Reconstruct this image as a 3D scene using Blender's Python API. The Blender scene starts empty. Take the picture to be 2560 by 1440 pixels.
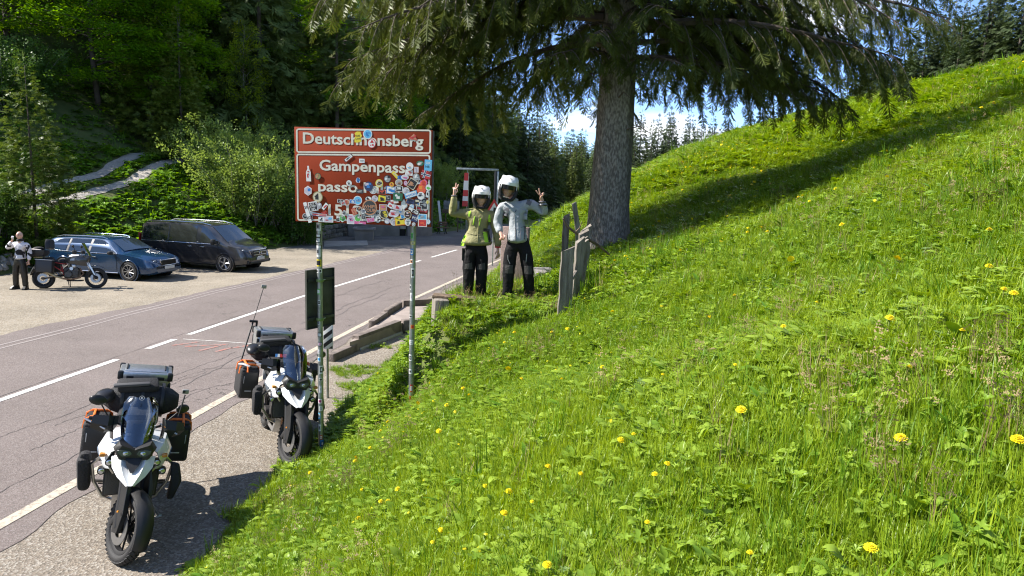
import bpy, bmesh, math, random
import numpy as np
from mathutils import Vector, Matrix, Euler

random.seed(7)
rng = np.random.default_rng(11)
PI = math.pi
S = bpy.context.scene
COL = S.collection

# ------------------------------------------------------------------ camera, world, sun, exposure
cam_d = bpy.data.cameras.new('camera')
cam = bpy.data.objects.new('camera', cam_d)
COL.objects.link(cam)
S.camera = cam
cam_d.sensor_width = 36.0
cam_d.lens = 24.0
cam_d.clip_start = 0.05
cam_d.clip_end = 9000
CAMZ = 3.75
_p, _r = math.radians(8.8), math.radians(2.0)
_fw = Vector((0, math.cos(_p), -math.sin(_p)))
_r0 = Vector((1, 0, 0))
_u0 = Vector((0, math.sin(_p), math.cos(_p)))
_R = _r0 * math.cos(_r) + _u0 * math.sin(_r)
_U = -_r0 * math.sin(_r) + _u0 * math.cos(_r)
cam.matrix_world = Matrix(((_R.x, _U.x, -_fw.x, 0), (_R.y, _U.y, -_fw.y, 0), (_R.z, _U.z, -_fw.z, CAMZ), (0, 0, 0, 1)))

SUN_EL = math.radians(44)
to_sun = Vector((-0.995, -0.05, 0)).normalized() * math.cos(SUN_EL) + Vector((0, 0, math.sin(SUN_EL)))
sun_d = bpy.data.lights.new('sun', 'SUN')
sun_d.energy = 4.5
sun_d.angle = math.radians(0.53)
sun_d.color = (1.0, 0.945, 0.87)
sun = bpy.data.objects.new('sun', sun_d)
COL.objects.link(sun)
sun.rotation_euler = to_sun.to_track_quat('Z', 'Y').to_euler()

S.view_settings.view_transform = 'Standard'
S.view_settings.look = 'None'
S.view_settings.exposure = 1.36
S.view_settings.gamma = 1.0
S.view_settings.use_curve_mapping = False
S.cycles.pixel_filter_type = 'BLACKMAN_HARRIS'
S.cycles.filter_width = 1.15
S.cycles.max_bounces = 6
S.cycles.diffuse_bounces = 3
S.cycles.glossy_bounces = 3
S.cycles.transmission_bounces = 4
S.cycles.transparent_max_bounces = 8
S.cycles.caustics_reflective = False
S.cycles.caustics_refractive = False

world = bpy.data.worlds.new('World')
S.world = world
world.use_nodes = True
nt = world.node_tree
nt.nodes.clear()
def N(tree, t, **kw):
    n = tree.nodes.new(t)
    for k, v in kw.items():
        setattr(n, k, v)
    return n
wo = N(nt, 'ShaderNodeOutputWorld')
bg = N(nt, 'ShaderNodeBackground')
bg.inputs['Strength'].default_value = 0.15
sky = N(nt, 'ShaderNodeTexSky', sky_type='NISHITA')
sky.sun_disc = False
sky.sun_elevation = SUN_EL
sky.sun_rotation = math.atan2(to_sun.x, to_sun.y)
sky.altitude = 3000
sky.air_density = 0.6
sky.dust_density = 0.0
sky.ozone_density = 2.6
tc = N(nt, 'ShaderNodeTexCoord')
sep = N(nt, 'ShaderNodeSeparateXYZ')
nt.links.new(tc.outputs['Generated'], sep.inputs[0])
# cumulus: noise over the direction projected on a cloud deck
mx = N(nt, 'ShaderNodeMath', operation='ADD'); mx.inputs[1].default_value = 0.22
nt.links.new(sep.outputs['Z'], mx.inputs[0])
mxa = N(nt, 'ShaderNodeMath', operation='MAXIMUM'); mxa.inputs[1].default_value = 0.05
nt.links.new(mx.outputs[0], mxa.inputs[0])
dx = N(nt, 'ShaderNodeMath', operation='DIVIDE'); dy = N(nt, 'ShaderNodeMath', operation='DIVIDE')
nt.links.new(sep.outputs['X'], dx.inputs[0]); nt.links.new(mxa.outputs[0], dx.inputs[1])
nt.links.new(sep.outputs['Y'], dy.inputs[0]); nt.links.new(mxa.outputs[0], dy.inputs[1])
cmb = N(nt, 'ShaderNodeCombineXYZ')
nt.links.new(dx.outputs[0], cmb.inputs[0]); nt.links.new(dy.outputs[0], cmb.inputs[1])
cn = N(nt, 'ShaderNodeTexNoise'); cn.inputs['Scale'].default_value = 0.95; cn.inputs['Detail'].default_value = 7; cn.inputs['Roughness'].default_value = 0.55
off = N(nt, 'ShaderNodeVectorMath', operation='ADD'); off.inputs[1].default_value = (11.5, 3.3, 0)
nt.links.new(cmb.outputs[0], off.inputs[0]); nt.links.new(off.outputs[0], cn.inputs['Vector'])
cr = N(nt, 'ShaderNodeValToRGB')
cr.color_ramp.elements[0].position = 0.53; cr.color_ramp.elements[0].color = (0, 0, 0, 1)
cr.color_ramp.elements[1].position = 0.63; cr.color_ramp.elements[1].color = (1, 1, 1, 1)
nt.links.new(cn.outputs['Fac'], cr.inputs[0])
cn2 = N(nt, 'ShaderNodeTexNoise'); cn2.inputs['Scale'].default_value = 4.0; cn2.inputs['Detail'].default_value = 5
nt.links.new(off.outputs[0], cn2.inputs['Vector'])
ccol = N(nt, 'ShaderNodeValToRGB')
ccol.color_ramp.elements[0].position = 0.35; ccol.color_ramp.elements[0].color = (2.9, 3.2, 3.7, 1)
ccol.color_ramp.elements[1].position = 0.62; ccol.color_ramp.elements[1].color = (4.4, 4.5, 4.6, 1)
nt.links.new(cn2.outputs['Fac'], ccol.inputs[0])
mixc = N(nt, 'ShaderNodeMix', data_type='RGBA')
nt.links.new(cr.outputs[0], mixc.inputs[0])
nt.links.new(sky.outputs[0], mixc.inputs[6]); nt.links.new(ccol.outputs[0], mixc.inputs[7])
nt.links.new(mixc.outputs[2], bg.inputs[0]); nt.links.new(bg.outputs[0], wo.inputs[0])

# ------------------------------------------------------------------ materials
MATS = {}
def mat(name, col, rough=0.7, metal=0.0, var=0.0, scale=8.0, bump=0.0, bscale=40.0, col2=None, spec=0.5, coat=0.0, detail=4.0, lo=0.35, hi=0.65, coords='Object'):
    """Principled material with procedural colour variation and fine relief."""
    if name in MATS:
        return MATS[name]
    m = bpy.data.materials.new(name)
    m.use_nodes = True
    t = m.node_tree
    b = t.nodes['Principled BSDF']
    b.inputs['Roughness'].default_value = rough
    b.inputs['Metallic'].default_value = metal
    b.inputs['Specular IOR Level'].default_value = spec
    b.inputs['Coat Weight'].default_value = coat
    b.inputs['Coat Roughness'].default_value = 0.06
    b.inputs['Base Color'].default_value = (*col, 1)
    co = N(t, 'ShaderNodeTexCoord')
    if var > 0 or col2:
        n = N(t, 'ShaderNodeTexNoise')
        n.inputs['Scale'].default_value = scale
        n.inputs['Detail'].default_value = detail
        t.links.new(co.outputs[coords], n.inputs['Vector'])
        r = N(t, 'ShaderNodeValToRGB')
        r.color_ramp.elements[0].position = lo
        r.color_ramp.elements[1].position = hi
        c2 = col2 if col2 else tuple(min(1, c * (1 + var)) for c in col)
        c1 = col if col2 else tuple(c * (1 - var) for c in col)
        r.color_ramp.elements[0].color = (*c1, 1)
        r.color_ramp.elements[1].color = (*c2, 1)
        t.links.new(n.outputs['Fac'], r.inputs[0])
        t.links.new(r.outputs[0], b.inputs['Base Color'])
    if bump > 0:
        n2 = N(t, 'ShaderNodeTexNoise')
        n2.inputs['Scale'].default_value = bscale
        n2.inputs['Detail'].default_value = 3
        t.links.new(co.outputs[coords], n2.inputs['Vector'])
        bp = N(t, 'ShaderNodeBump')
        bp.inputs['Strength'].default_value = bump
        bp.inputs['Distance'].default_value = 0.02
        t.links.new(n2.outputs['Fac'], bp.inputs['Height'])
        t.links.new(bp.outputs[0], b.inputs['Normal'])
    MATS[name] = m
    return m

def leafmat(name, a, b_, trans=0.35, rough=0.5, tip=None, patch=0.35, spec=0.25):
    """Thin foliage: colour varies per instance, per island and over the ground; part of the light passes through."""
    if name in MATS:
        return MATS[name]
    m = bpy.data.materials.new(name)
    m.use_nodes = True
    t = m.node_tree
    t.nodes.clear()
    out = N(t, 'ShaderNodeOutputMaterial')
    geo = N(t, 'ShaderNodeNewGeometry')
    oi = N(t, 'ShaderNodeObjectInfo')
    add = N(t, 'ShaderNodeMath', operation='ADD')
    t.links.new(oi.outputs['Random'], add.inputs[0]); t.links.new(geo.outputs['Random Per Island'], add.inputs[1])
    n = N(t, 'ShaderNodeTexNoise'); n.inputs['Scale'].default_value = patch; n.inputs['Detail'].default_value = 3
    t.links.new(geo.outputs['Position'], n.inputs['Vector'])
    add2 = N(t, 'ShaderNodeMath', operation='MULTIPLY_ADD')
    t.links.new(n.outputs['Fac'], add2.inputs[0]); add2.inputs[1].default_value = 2.2; add2.inputs[2].default_value = -0.6
    sm = N(t, 'ShaderNodeMath', operation='ADD')
    t.links.new(add.outputs[0], sm.inputs[0]); t.links.new(add2.outputs[0], sm.inputs[1])
    dv = N(t, 'ShaderNodeMath', operation='MULTIPLY'); dv.inputs[1].default_value = 0.36
    t.links.new(sm.outputs[0], dv.inputs[0])
    r = N(t, 'ShaderNodeValToRGB')
    r.color_ramp.elements[0].position = 0.15; r.color_ramp.elements[0].color = (*a, 1)
    r.color_ramp.elements[1].position = 0.85; r.color_ramp.elements[1].color = (*b_, 1)
    t.links.new(dv.outputs[0], r.inputs[0])
    d = N(t, 'ShaderNodeBsdfPrincipled')
    d.inputs['Roughness'].default_value = rough
    d.inputs['Specular IOR Level'].default_value = spec
    t.links.new(r.outputs[0], d.inputs['Base Color'])
    tr = N(t, 'ShaderNodeBsdfTranslucent')
    hs = N(t, 'ShaderNodeHueSaturation'); hs.inputs['Hue'].default_value = 0.485; hs.inputs['Saturation'].default_value = 1.1; hs.inputs['Value'].default_value = 1.5
    t.links.new(r.outputs[0], hs.inputs['Color']); t.links.new(hs.outputs[0], tr.inputs['Color'])
    mx_ = N(t, 'ShaderNodeMixShader'); mx_.inputs[0].default_value = trans
    t.links.new(d.outputs[0], mx_.inputs[1]); t.links.new(tr.outputs[0], mx_.inputs[2])
    t.links.new(mx_.outputs[0], out.inputs[0])
    MATS[name] = m
    return m

def glassmat(name, tint=(0.8, 0.85, 0.9), alpha=0.25, rough=0.03):
    if name in MATS:
        return MATS[name]
    m = bpy.data.materials.new(name)
    m.use_nodes = True
    t = m.node_tree
    t.nodes.clear()
    out = N(t, 'ShaderNodeOutputMaterial')
    tp = N(t, 'ShaderNodeBsdfTransparent'); tp.inputs[0].default_value = (*tint, 1)
    gl = N(t, 'ShaderNodeBsdfGlossy'); gl.inputs['Roughness'].default_value = rough
    gl.inputs[0].default_value = (0.9, 0.9, 0.9, 1)
    lw = N(t, 'ShaderNodeFresnel'); lw.inputs[0].default_value = 1.5
    ad = N(t, 'ShaderNodeMath', operation='ADD'); ad.inputs[1].default_value = alpha
    t.links.new(lw.outputs[0], ad.inputs[0])
    mx_ = N(t, 'ShaderNodeMixShader')
    t.links.new(ad.outputs[0], mx_.inputs[0]); t.links.new(tp.outputs[0], mx_.inputs[1]); t.links.new(gl.outputs[0], mx_.inputs[2])
    t.links.new(mx_.outputs[0], out.inputs[0])
    MATS[name] = m
    return m

# ------------------------------------------------------------------ mesh helpers
class MB:
    """Collects simple shapes; build() links them as ONE mesh object."""
    def __init__(self):
        self.v = []; self.f = []
    def add(self, vs, fs):
        o = len(self.v)
        self.v.extend([tuple(p) for p in vs])
        self.f.extend([tuple(i + o for i in f) for f in fs])
        return self
    def box(self, c, s, rot=None, taper=1.0):
        hx, hy, hz = s[0] / 2, s[1] / 2, s[2] / 2
        vs = []
        for z, k in ((-hz, 1.0), (hz, taper)):
            for x, y in ((-hx, -hy), (hx, -hy), (hx, hy), (-hx, hy)):
                vs.append(Vector((x * k, y * k, z)))
        if rot is not None:
            M = Euler(rot).to_matrix() if not isinstance(rot, Matrix) else rot
            vs = [M @ v for v in vs]
        vs = [v + Vector(c) for v in vs]
        return self.add(vs, [(3, 2, 1, 0), (4, 5, 6, 7), (0, 1, 5, 4), (1, 2, 6, 5), (2, 3, 7, 6), (3, 0, 4, 7)])
    def rbox(self, c, s, r=0.02, rot=None, seg=2, taper=(1, 1)):
        """Rounded box via a superellipsoid-like bevel."""
        bm = bmesh.new()
        bmesh.ops.create_cube(bm, size=1)
        for v in bm.verts:
            k = taper if v.co.z > 0 else (1, 1)
            v.co = Vector((v.co.x * s[0] * k[0], v.co.y * s[1] * k[1], v.co.z * s[2]))
        bmesh.ops.bevel(bm, geom=list(bm.edges), offset=min(r, min(s) * 0.48), segments=seg, affect='EDGES', profile=0.5)
        M = Matrix.Identity(3) if rot is None else (rot if isinstance(rot, Matrix) else Euler(rot).to_matrix())
        bm.verts.ensure_lookup_table()
        vs = [M @ v.co + Vector(c) for v in bm.verts]
        fs = [[v.index for v in f.verts] for f in bm.faces]
        bm.free()
        return self.add(vs, fs)
    def tube(self, pts, r, n=8, cap=True):
        pts = [Vector(p) for p in pts]
        rs = r if isinstance(r, (list, tuple)) else [r] * len(pts)
        vs = []; fs = []
        up = Vector((0, 0, 1))
        prev = None
        for i, p in enumerate(pts):
            d = (pts[min(i + 1, len(pts) - 1)] - pts[max(i - 1, 0)]).normalized()
            if prev is None:
                a = d.cross(up)
                if a.length < 1e-3:
                    a = d.cross(Vector((1, 0, 0)))
                a.normalize()
            else:
                a = prev - d * prev.dot(d)
                if a.length < 1e-5:
                    a = d.cross(up)
                a.normalize()
            prev = a
            b = d.cross(a)
            for k in range(n):
                q = 2 * PI * k / n
                vs.append(p + (a * math.cos(q) + b * math.sin(q)) * rs[i])
        for i in range(len(pts) - 1):
            for k in range(n):
                k2 = (k + 1) % n
                fs.append((i * n + k, i * n + k2, (i + 1) * n + k2, (i + 1) * n + k))
        if cap:
            fs.append(tuple(range(n - 1, -1, -1)))
            fs.append(tuple((len(pts) - 1) * n + k for k in range(n)))
        return self.add(vs, fs)
    def cyl(self, c, r, h, axis='Z', n=16, r2=None):
        d = {'X': Vector((1, 0, 0)), 'Y': Vector((0, 1, 0)), 'Z': Vector((0, 0, 1))}[axis] if isinstance(axis, str) else Vector(axis).normalized()
        return self.tube([Vector(c) - d * h / 2, Vector(c) + d * h / 2], [r, r if r2 is None else r2], n)
    def lathe(self, prof, c=(0, 0, 0), axis='Z', n=24, closed=False, scale=(1, 1, 1)):
        """prof: list of (radius, height along the axis)."""
        M = {'Z': Matrix.Identity(3), 'Y': Matrix.Rotation(-PI / 2, 3, 'X'), 'X': Matrix.Rotation(PI / 2, 3, 'Y')}[axis] if isinstance(axis, str) else axis
        vs = []; fs = []
        for (r, h) in prof:
            for k in range(n):
                q = 2 * PI * k / n
                p = M @ Vector((r * math.cos(q), r * math.sin(q), h))
                vs.append(Vector((p.x * scale[0], p.y * scale[1], p.z * scale[2])) + Vector(c))
        m = len(prof)
        for i in range(m if closed else m - 1):
            j = (i + 1) % m
            for k in range(n):
                k2 = (k + 1) % n
                fs.append((i * n + k, i * n + k2, j * n + k2, j * n + k))
        if not closed:
            if prof[0][0] > 1e-4: fs.append(tuple(range(n - 1, -1, -1)))
            if prof[-1][0] > 1e-4: fs.append(tuple((m - 1) * n + k for k in range(n)))
        return self.add(vs, fs)
    def torus(self, c, R, r, axis='Y', n=28, m=10, sq=(1, 1)):
        prof = [(R + r * sq[0] * math.cos(2 * PI * k / m), r * sq[1] * math.sin(2 * PI * k / m)) for k in range(m)]
        return self.lathe(prof, c, axis, n, closed=True)
    def ell(self, c, s, rot=None, n=14, m=9):
        vs = []; fs = []
        M = Matrix.Identity(3) if rot is None else (rot if isinstance(rot, Matrix) else Euler(rot).to_matrix())
        for i in range(1, m):
            th = PI * i / m
            for k in range(n):
                q = 2 * PI * k / n
                vs.append(M @ Vector((s[0] * math.sin(th) * math.cos(q), s[1] * math.sin(th) * math.sin(q), s[2] * math.cos(th))) + Vector(c))
        top = len(vs); vs.append(M @ Vector((0, 0, s[2])) + Vector(c))
        bot = len(vs); vs.append(M @ Vector((0, 0, -s[2])) + Vector(c))
        for i in range(m - 2):
            for k in range(n):
                k2 = (k + 1) % n
                fs.append((i * n + k, (i + 1) * n + k, (i + 1) * n + k2, i * n + k2))
        for k in range(n):
            k2 = (k + 1) % n
            fs.append((top, k, k2)); fs.append((bot, (m - 2) * n + k2, (m - 2) * n + k))
        return self.add(vs, fs)
    def loft(self, secs, closed=True, cap=True):
        """secs: list of equally long point loops."""
        n = len(secs[0]); vs = []; fs = []
        for s in secs: vs.extend(s)
        for i in range(len(secs) - 1):
            for k in range(n if closed else n - 1):
                k2 = (k + 1) % n
                fs.append((i * n + k, i * n + k2, (i + 1) * n + k2, (i + 1) * n + k))
        if cap and closed:
            fs.append(tuple(range(n - 1, -1, -1))); fs.append(tuple((len(secs) - 1) * n + k for k in range(n)))
        return self.add(vs, fs)
    def prism(self, poly, a, b, axis='Y'):
        """poly in the plane across the axis, extruded from a to b."""
        def P(u, w, t):
            return {'Y': (u, t, w), 'X': (t, u, w), 'Z': (u, w, t)}[axis]
        n = len(poly)
        vs = [P(u, w, a) for u, w in poly] + [P(u, w, b) for u, w in poly]
        fs = [tuple(range(n - 1, -1, -1)), tuple(range(n, 2 * n))] + [(k, (k + 1) % n, n + (k + 1) % n, n + k) for k in range(n)]
        return self.add(vs, fs)
    def xf(self, M):
        self.v = [tuple(M @ Vector(p)) for p in self.v]
        return self
    def build(self, name, m, parent=None, smooth=40, bevel=0.0, sub=0, mirror=None):
        me = bpy.data.meshes.new(name)
        me.from_pydata(self.v, [], self.f)
        bm = bmesh.new(); bm.from_mesh(me)
        bmesh.ops.recalc_face_normals(bm, faces=bm.faces)
        bm.to_mesh(me); bm.free()
        if isinstance(m, (list, tuple)):
            for q in m: me.materials.append(q)
        elif m is not None:
            me.materials.append(m)
        if smooth:
            me.shade_smooth()
            me.set_sharp_from_angle(angle=math.radians(smooth))
        o = bpy.data.objects.new(name, me)
        COL.objects.link(o)
        if parent is not None: o.parent = parent
        if bevel > 0:
            bv = o.modifiers.new('edge', 'BEVEL'); bv.width = bevel; bv.segments = 2; bv.limit_method = 'ANGLE'; bv.angle_limit = math.radians(35)
        if sub:
            sb = o.modifiers.new('smooth', 'SUBSURF'); sb.levels = sub; sb.render_levels = sub
        return o

def tag(o, label=None, cat=None, group=None, kind=None):
    if label: o['label'] = label
    if cat: o['category'] = cat
    if group: o['group'] = group
    if kind: o['kind'] = kind
    return o
def empty(name, loc=(0, 0, 0), rz=0.0, label=None, cat=None, group=None):
    o = bpy.data.objects.new(name, None)
    o.empty_display_size = 0.2
    o.location = loc; o.rotation_euler = (0, 0, rz)
    COL.objects.link(o)
    return tag(o, label, cat, group)
def copy_tree(o, parent=None):
    c = o.copy(); COL.objects.link(c)
    if parent is not None: c.parent = parent
    for ch in list(o.children): copy_tree(ch, c)
    return c
def np_mesh(name, V, F, m, parent=None, smooth=True, link=True):
    """Mesh object from numpy vertices and equally sized faces."""
    me = bpy.data.meshes.new(name)
    V = np.asarray(V, np.float32); F = np.asarray(F, np.int32)
    k = F.shape[1]
    me.vertices.add(len(V)); me.vertices.foreach_set('co', V.ravel())
    me.loops.add(F.size); me.loops.foreach_set('vertex_index', F.ravel())
    me.polygons.add(len(F)); me.polygons.foreach_set('loop_start', np.arange(0, F.size, k, dtype=np.int32))
    me.update(calc_edges=True)
    if m is not None: me.materials.append(m)
    if smooth: me.shade_smooth()
    if not link: return me
    o = bpy.data.objects.new(name, me); COL.objects.link(o)
    if parent is not None: o.parent = parent
    return o
def tile(V, F, Ms, T):
    """Copies of template (V,F) under the 3x3 matrices Ms and offsets T, as one vertex and face array."""
    V = np.asarray(V); F = np.asarray(F); Ms = np.asarray(Ms); T = np.asarray(T)
    W = np.einsum('nij,vj->nvi', Ms, V) + T[:, None, :]
    G = F[None] + (np.arange(len(T)) * len(V))[:, None, None]
    return W.reshape(-1, 3), G.reshape(-1, F.shape[1])

# lettering: built-in font turned into flat meshes while the scene is still empty
TXT = {}
def text_cache(items):
    for key, off_ in items:
        c = bpy.data.curves.new('lettering', 'FONT'); c.body = key; c.offset = off_; c.resolution_u = 3
        c.align_x = 'CENTER'; c.align_y = 'CENTER'
        o = bpy.data.objects.new('lettering', c); COL.objects.link(o)
        dg = bpy.context.evaluated_depsgraph_get(); dg.update()
        me = bpy.data.meshes.new_from_object(o.evaluated_get(dg))
        v = np.array([p.co[:] for p in me.vertices]); f = [tuple(p.vertices) for p in me.polygons]
        lo, hi = v.min(0), v.max(0)
        v = v - (lo + hi) / 2
        TXT[key] = (v[:, :2], f, (hi - lo)[0], (hi - lo)[1])
        bpy.data.objects.remove(o); bpy.data.meshes.remove(me); bpy.data.curves.remove(c)
text_cache([(k, .022) for k in ('Deutschnonsberg', 'Gampenpass', 'passo Palade', '1518 m')] + [(k, .012) for k in ('THE', 'L\u00c4ND', 'OK', 'NB', 'WHIPS', 'TOUR', '20', '02', 'FOJ', 'LOTT', 'JORA', 'VFL', 'wettaiu', 'P')])
def put_text(mb, key, M, w=None, h=None):
    """Adds a word to mb; M maps the flat (x right, y up) lettering; w or h is its size in metres."""
    v, f, W_, H_ = TXT[key]
    k = w / W_ if w else h / H_
    kk = h / H_ if (w and h) else k
    mb.add([M @ Vector((p[0] * k, p[1] * kk, 0)) for p in v], f)

# ------------------------------------------------------------------ terrain
_fy = np.array([-40, -10, 0, 5.9, 7.5, 8.9, 10.75, 12.4, 14.2, 20, 27.5, 40, 55, 70, 100, 150, 300])
_fx = np.array([-6, -3.6, -3.0, -2.87, -2.89, -2.77, -2.62, -2.5, -2.26, -1.75, -0.55, 2.6, 7.2, 13, 28, 60, 170.0])
def foot(y): return np.interp(y, _fy, _fx)
_cy = np.array([-40, -12, 0, 10.5, 15, 21, 31.5, 38, 46, 55, 65, 80, 100, 150])
_cx = np.array([-15, -10.9, -9.45, -8.15, -7.5, -6.5, -4.3, -2.85, -0.7, 2.3, 6.6, 15, 29, 72.0])
def road_c(y): return np.interp(y, _cy, _cx)

_ty = [-6, 2, 6.5, 8.2, 9.2, 10.2, 12.5, 15.5, 20, 40, 100]
_T = [  # (t, z) of the right bank at each station
    [(0, 0), (1.2, .8), (2.2, 1.55), (3.0, 2.15), (5, 3.1), (9, 4.9), (14, 7.0), (30, 12)],
    [(0, 0), (1.2, .85), (2.2, 1.65), (3.0, 2.22), (4.4, 2.88), (8, 4.4), (13, 6.4), (30, 12)],
    [(0, 0), (.8, .4), (1.6, .95), (2.4, 1.55), (3.2, 2.05), (5, 2.85), (9, 4.55), (14, 6.5), (30, 12)],
    [(0, 0), (.7, .28), (1.5, .78), (2.2, 1.45), (2.8, 1.85), (3.5, 2.1), (5, 2.8), (9, 4.5), (14, 6.5), (30, 12)],
    [(0, 0), (.7, .4), (1.3, 1.1), (1.72, 1.8), (1.9, 1.95), (3.4, 2.12), (4.2, 2.5), (6, 3.2), (9, 4.5), (14, 6.5), (30, 12)],
    [(0, 0), (.7, .5), (1.2, 1.3), (1.6, 1.9), (1.9, 2.0), (3.2, 2.08), (4.0, 2.45), (6, 3.15), (9, 4.45), (14, 6.5), (30, 12)],
    [(0, 0), (.8, .6), (1.3, 1.3), (1.7, 1.75), (2.2, 1.85), (3.0, 2.0), (4.2, 2.55), (6, 3.25), (9, 4.4), (14, 6.4), (30, 12)],
    [(0, 0), (.9, .7), (1.6, 1.4), (2.6, 2.05), (4.0, 2.65), (6, 3.45), (9, 4.5), (14, 6.4), (30, 12)],
    [(0, 0), (1, .9), (2, 1.85), (3.4, 3.0), (5, 3.85), (7, 4.7), (9, 5.4), (14, 7.05), (30, 11.5)],
    [(0, 0), (1, 1.0), (2, 2.0), (3.5, 3.4), (5, 4.5), (7, 5.75), (9, 6.5), (14, 8.1), (30, 12)],
    [(0, 0), (1, 1.0), (2, 2.0), (3.5, 3.4), (5, 4.5), (7, 5.75), (9, 6.5), (14, 8.1), (30, 12)],
]
def bank(x, y):
    x, y = np.broadcast_arrays(np.asarray(x, float), np.asarray(y, float))
    t = x - foot(y)
    prof = [np.interp(t, [a for a, _ in P], [b for _, b in P]) for P in _T]
    for i in range(len(prof)):
        a = np.maximum(t - 30, 0)
        prof[i] = prof[i] + 30 * (1 - np.exp(-a / 110)) * 0.28
    prof = np.array(prof)
    ty = np.array(_ty)
    k = np.clip(np.searchsorted(ty, y) - 1, 0, len(ty) - 2)
    w = np.clip((y - ty[k]) / (ty[k + 1] - ty[k]), 0, 1)
    w = w * w * (3 - 2 * w)
    z = np.take_along_axis(prof, k[None], 0)[0] * (1 - w) + np.take_along_axis(prof, k[None] + 1, 0)[0] * w
    # crest: the slope rolls over towards the far side
    amp = np.clip(t / 2, 0, 1)
    z = z + amp * (0.05 * np.sin(1.7 * x + 0.6 * y) * np.sin(1.3 * y - 0.5 * x) + 0.025 * np.sin(4.1 * x + 1.1) * np.sin(3.7 * y))
    z = z + np.clip((t - 8) / 20, 0, 1) * (0.25 * np.sin(0.31 * x + 1) * np.sin(0.23 * y + 2))
    return np.where(t > 0, z, 0.0)
# left: the back edge of the parking lot and the wooded hillside over it
_ly = np.array([-40, 0, 15, 22.9, 28, 31.5, 34, 37, 42, 44.5, 47, 48.5, 52, 60, 80, 150, 400])
_lx = np.array([-26, -20.5, -18.2, -17.6, -17.0, -14.6, -12.6, -11.6, -11.3, -10.8, -7.4, -6.0, -4.7, -2.2, 6, 48, 250.0])
def lotback(y): return np.interp(y, _ly, _lx)
def track_q(y): return np.interp(y, [14, 22, 26, 30.5, 34, 38, 42, 60], [2.0, 2.0, 2.5, 3.9, 5.1, 6.6, 7.5, 7.5])
def lhill(x, y):
    x, y = np.broadcast_arrays(np.asarray(x, float), np.asarray(y, float))
    q = (lotback(y) - x)
    # distance to the lot edge, approximately across it
    sl = np.interp(y, [15, 26, 29, 36, 42, 50, 70], [0.98, 0.9, 0.75, 0.75, 0.9, .85, .85])
    q = q * sl
    qt = track_q(y); zt = np.interp(y, [10, 22, 26, 30.5, 34, 38, 42, 60], [.9, 1.2, 1.65, 2.35, 3.3, 4.3, 4.75, 4.6])
    r = q - qt
    up = zt + np.interp(r, [-.9, 1.3, 2.3, 5.5, 23, 75, 300], [-.22, .30, 1.1, 3.4, 15, 43, 117])
    k = np.clip(q / np.maximum(qt - .9, .2), 0, 1)
    z = np.where(r > -.9, up, (zt - .22) * (k * .8 + .2 * np.sin(k * PI / 2)))
    z = z * np.interp(y, [10, 55, 80, 110, 300], [1.0, 1.0, .5, .12, .02])
    z = z + np.clip((q - .2) / 3, 0, 1) * (0.06 * np.sin(.9 * x + .4 * y) * np.sin(.7 * y - .3 * x))
    return np.where(q > 0, z, 0.0)
def hz(x, y):
    return bank(x, y) + lhill(x, y)
def H(x, y): return float(hz(np.array([x]), np.array([y]))[0])
# ------------------------------------------------------------------ ground, road, lot
def steps(spec):
    out = [spec[0][0]]
    for a, b, d in spec:
        n = max(1, int(round((b - a) / d)))
        out.extend(list(np.linspace(a, b, n + 1)[1:]))
    return np.array(out)
gx = steps([(-900, -300, 150), (-300, -120, 30), (-120, -40, 4), (-40, -22, 1.0), (-22, -9, .5), (-9, -3.2, .8), (-3.2, 6, .12), (6, 12, .3), (12, 24, .7), (24, 60, 2.5), (60, 300, 20), (300, 900, 150)])
gy = steps([(-60, -8, 6), (-8, 0, .8), (0, 14, .16), (14, 24, .4), (24, 50, .8), (50, 100, 2.5), (100, 300, 20), (300, 1500, 150)])
GX, GY = np.meshgrid(gx, gy)
GZ = hz(GX, GY)
V = np.stack([GX.ravel(), GY.ravel(), GZ.ravel()], 1)
nx, ny = len(gx), len(gy)
ii, jj = np.meshgrid(np.arange(nx - 1), np.arange(ny - 1))
b0 = (jj * nx + ii).ravel()
F = np.stack([b0, b0 + 1, b0 + 1 + nx, b0 + nx], 1)
m_soil = mat('meadow soil', (0.055, 0.085, 0.014), .95, var=0, col2=(0.10, 0.115, 0.03), scale=1.3, bump=.4, bscale=9, detail=8)
ground = np_mesh('ground', V, F, m_soil)
tag(ground, 'grassy bank and ground of the mountain pass', kind='structure')

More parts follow.
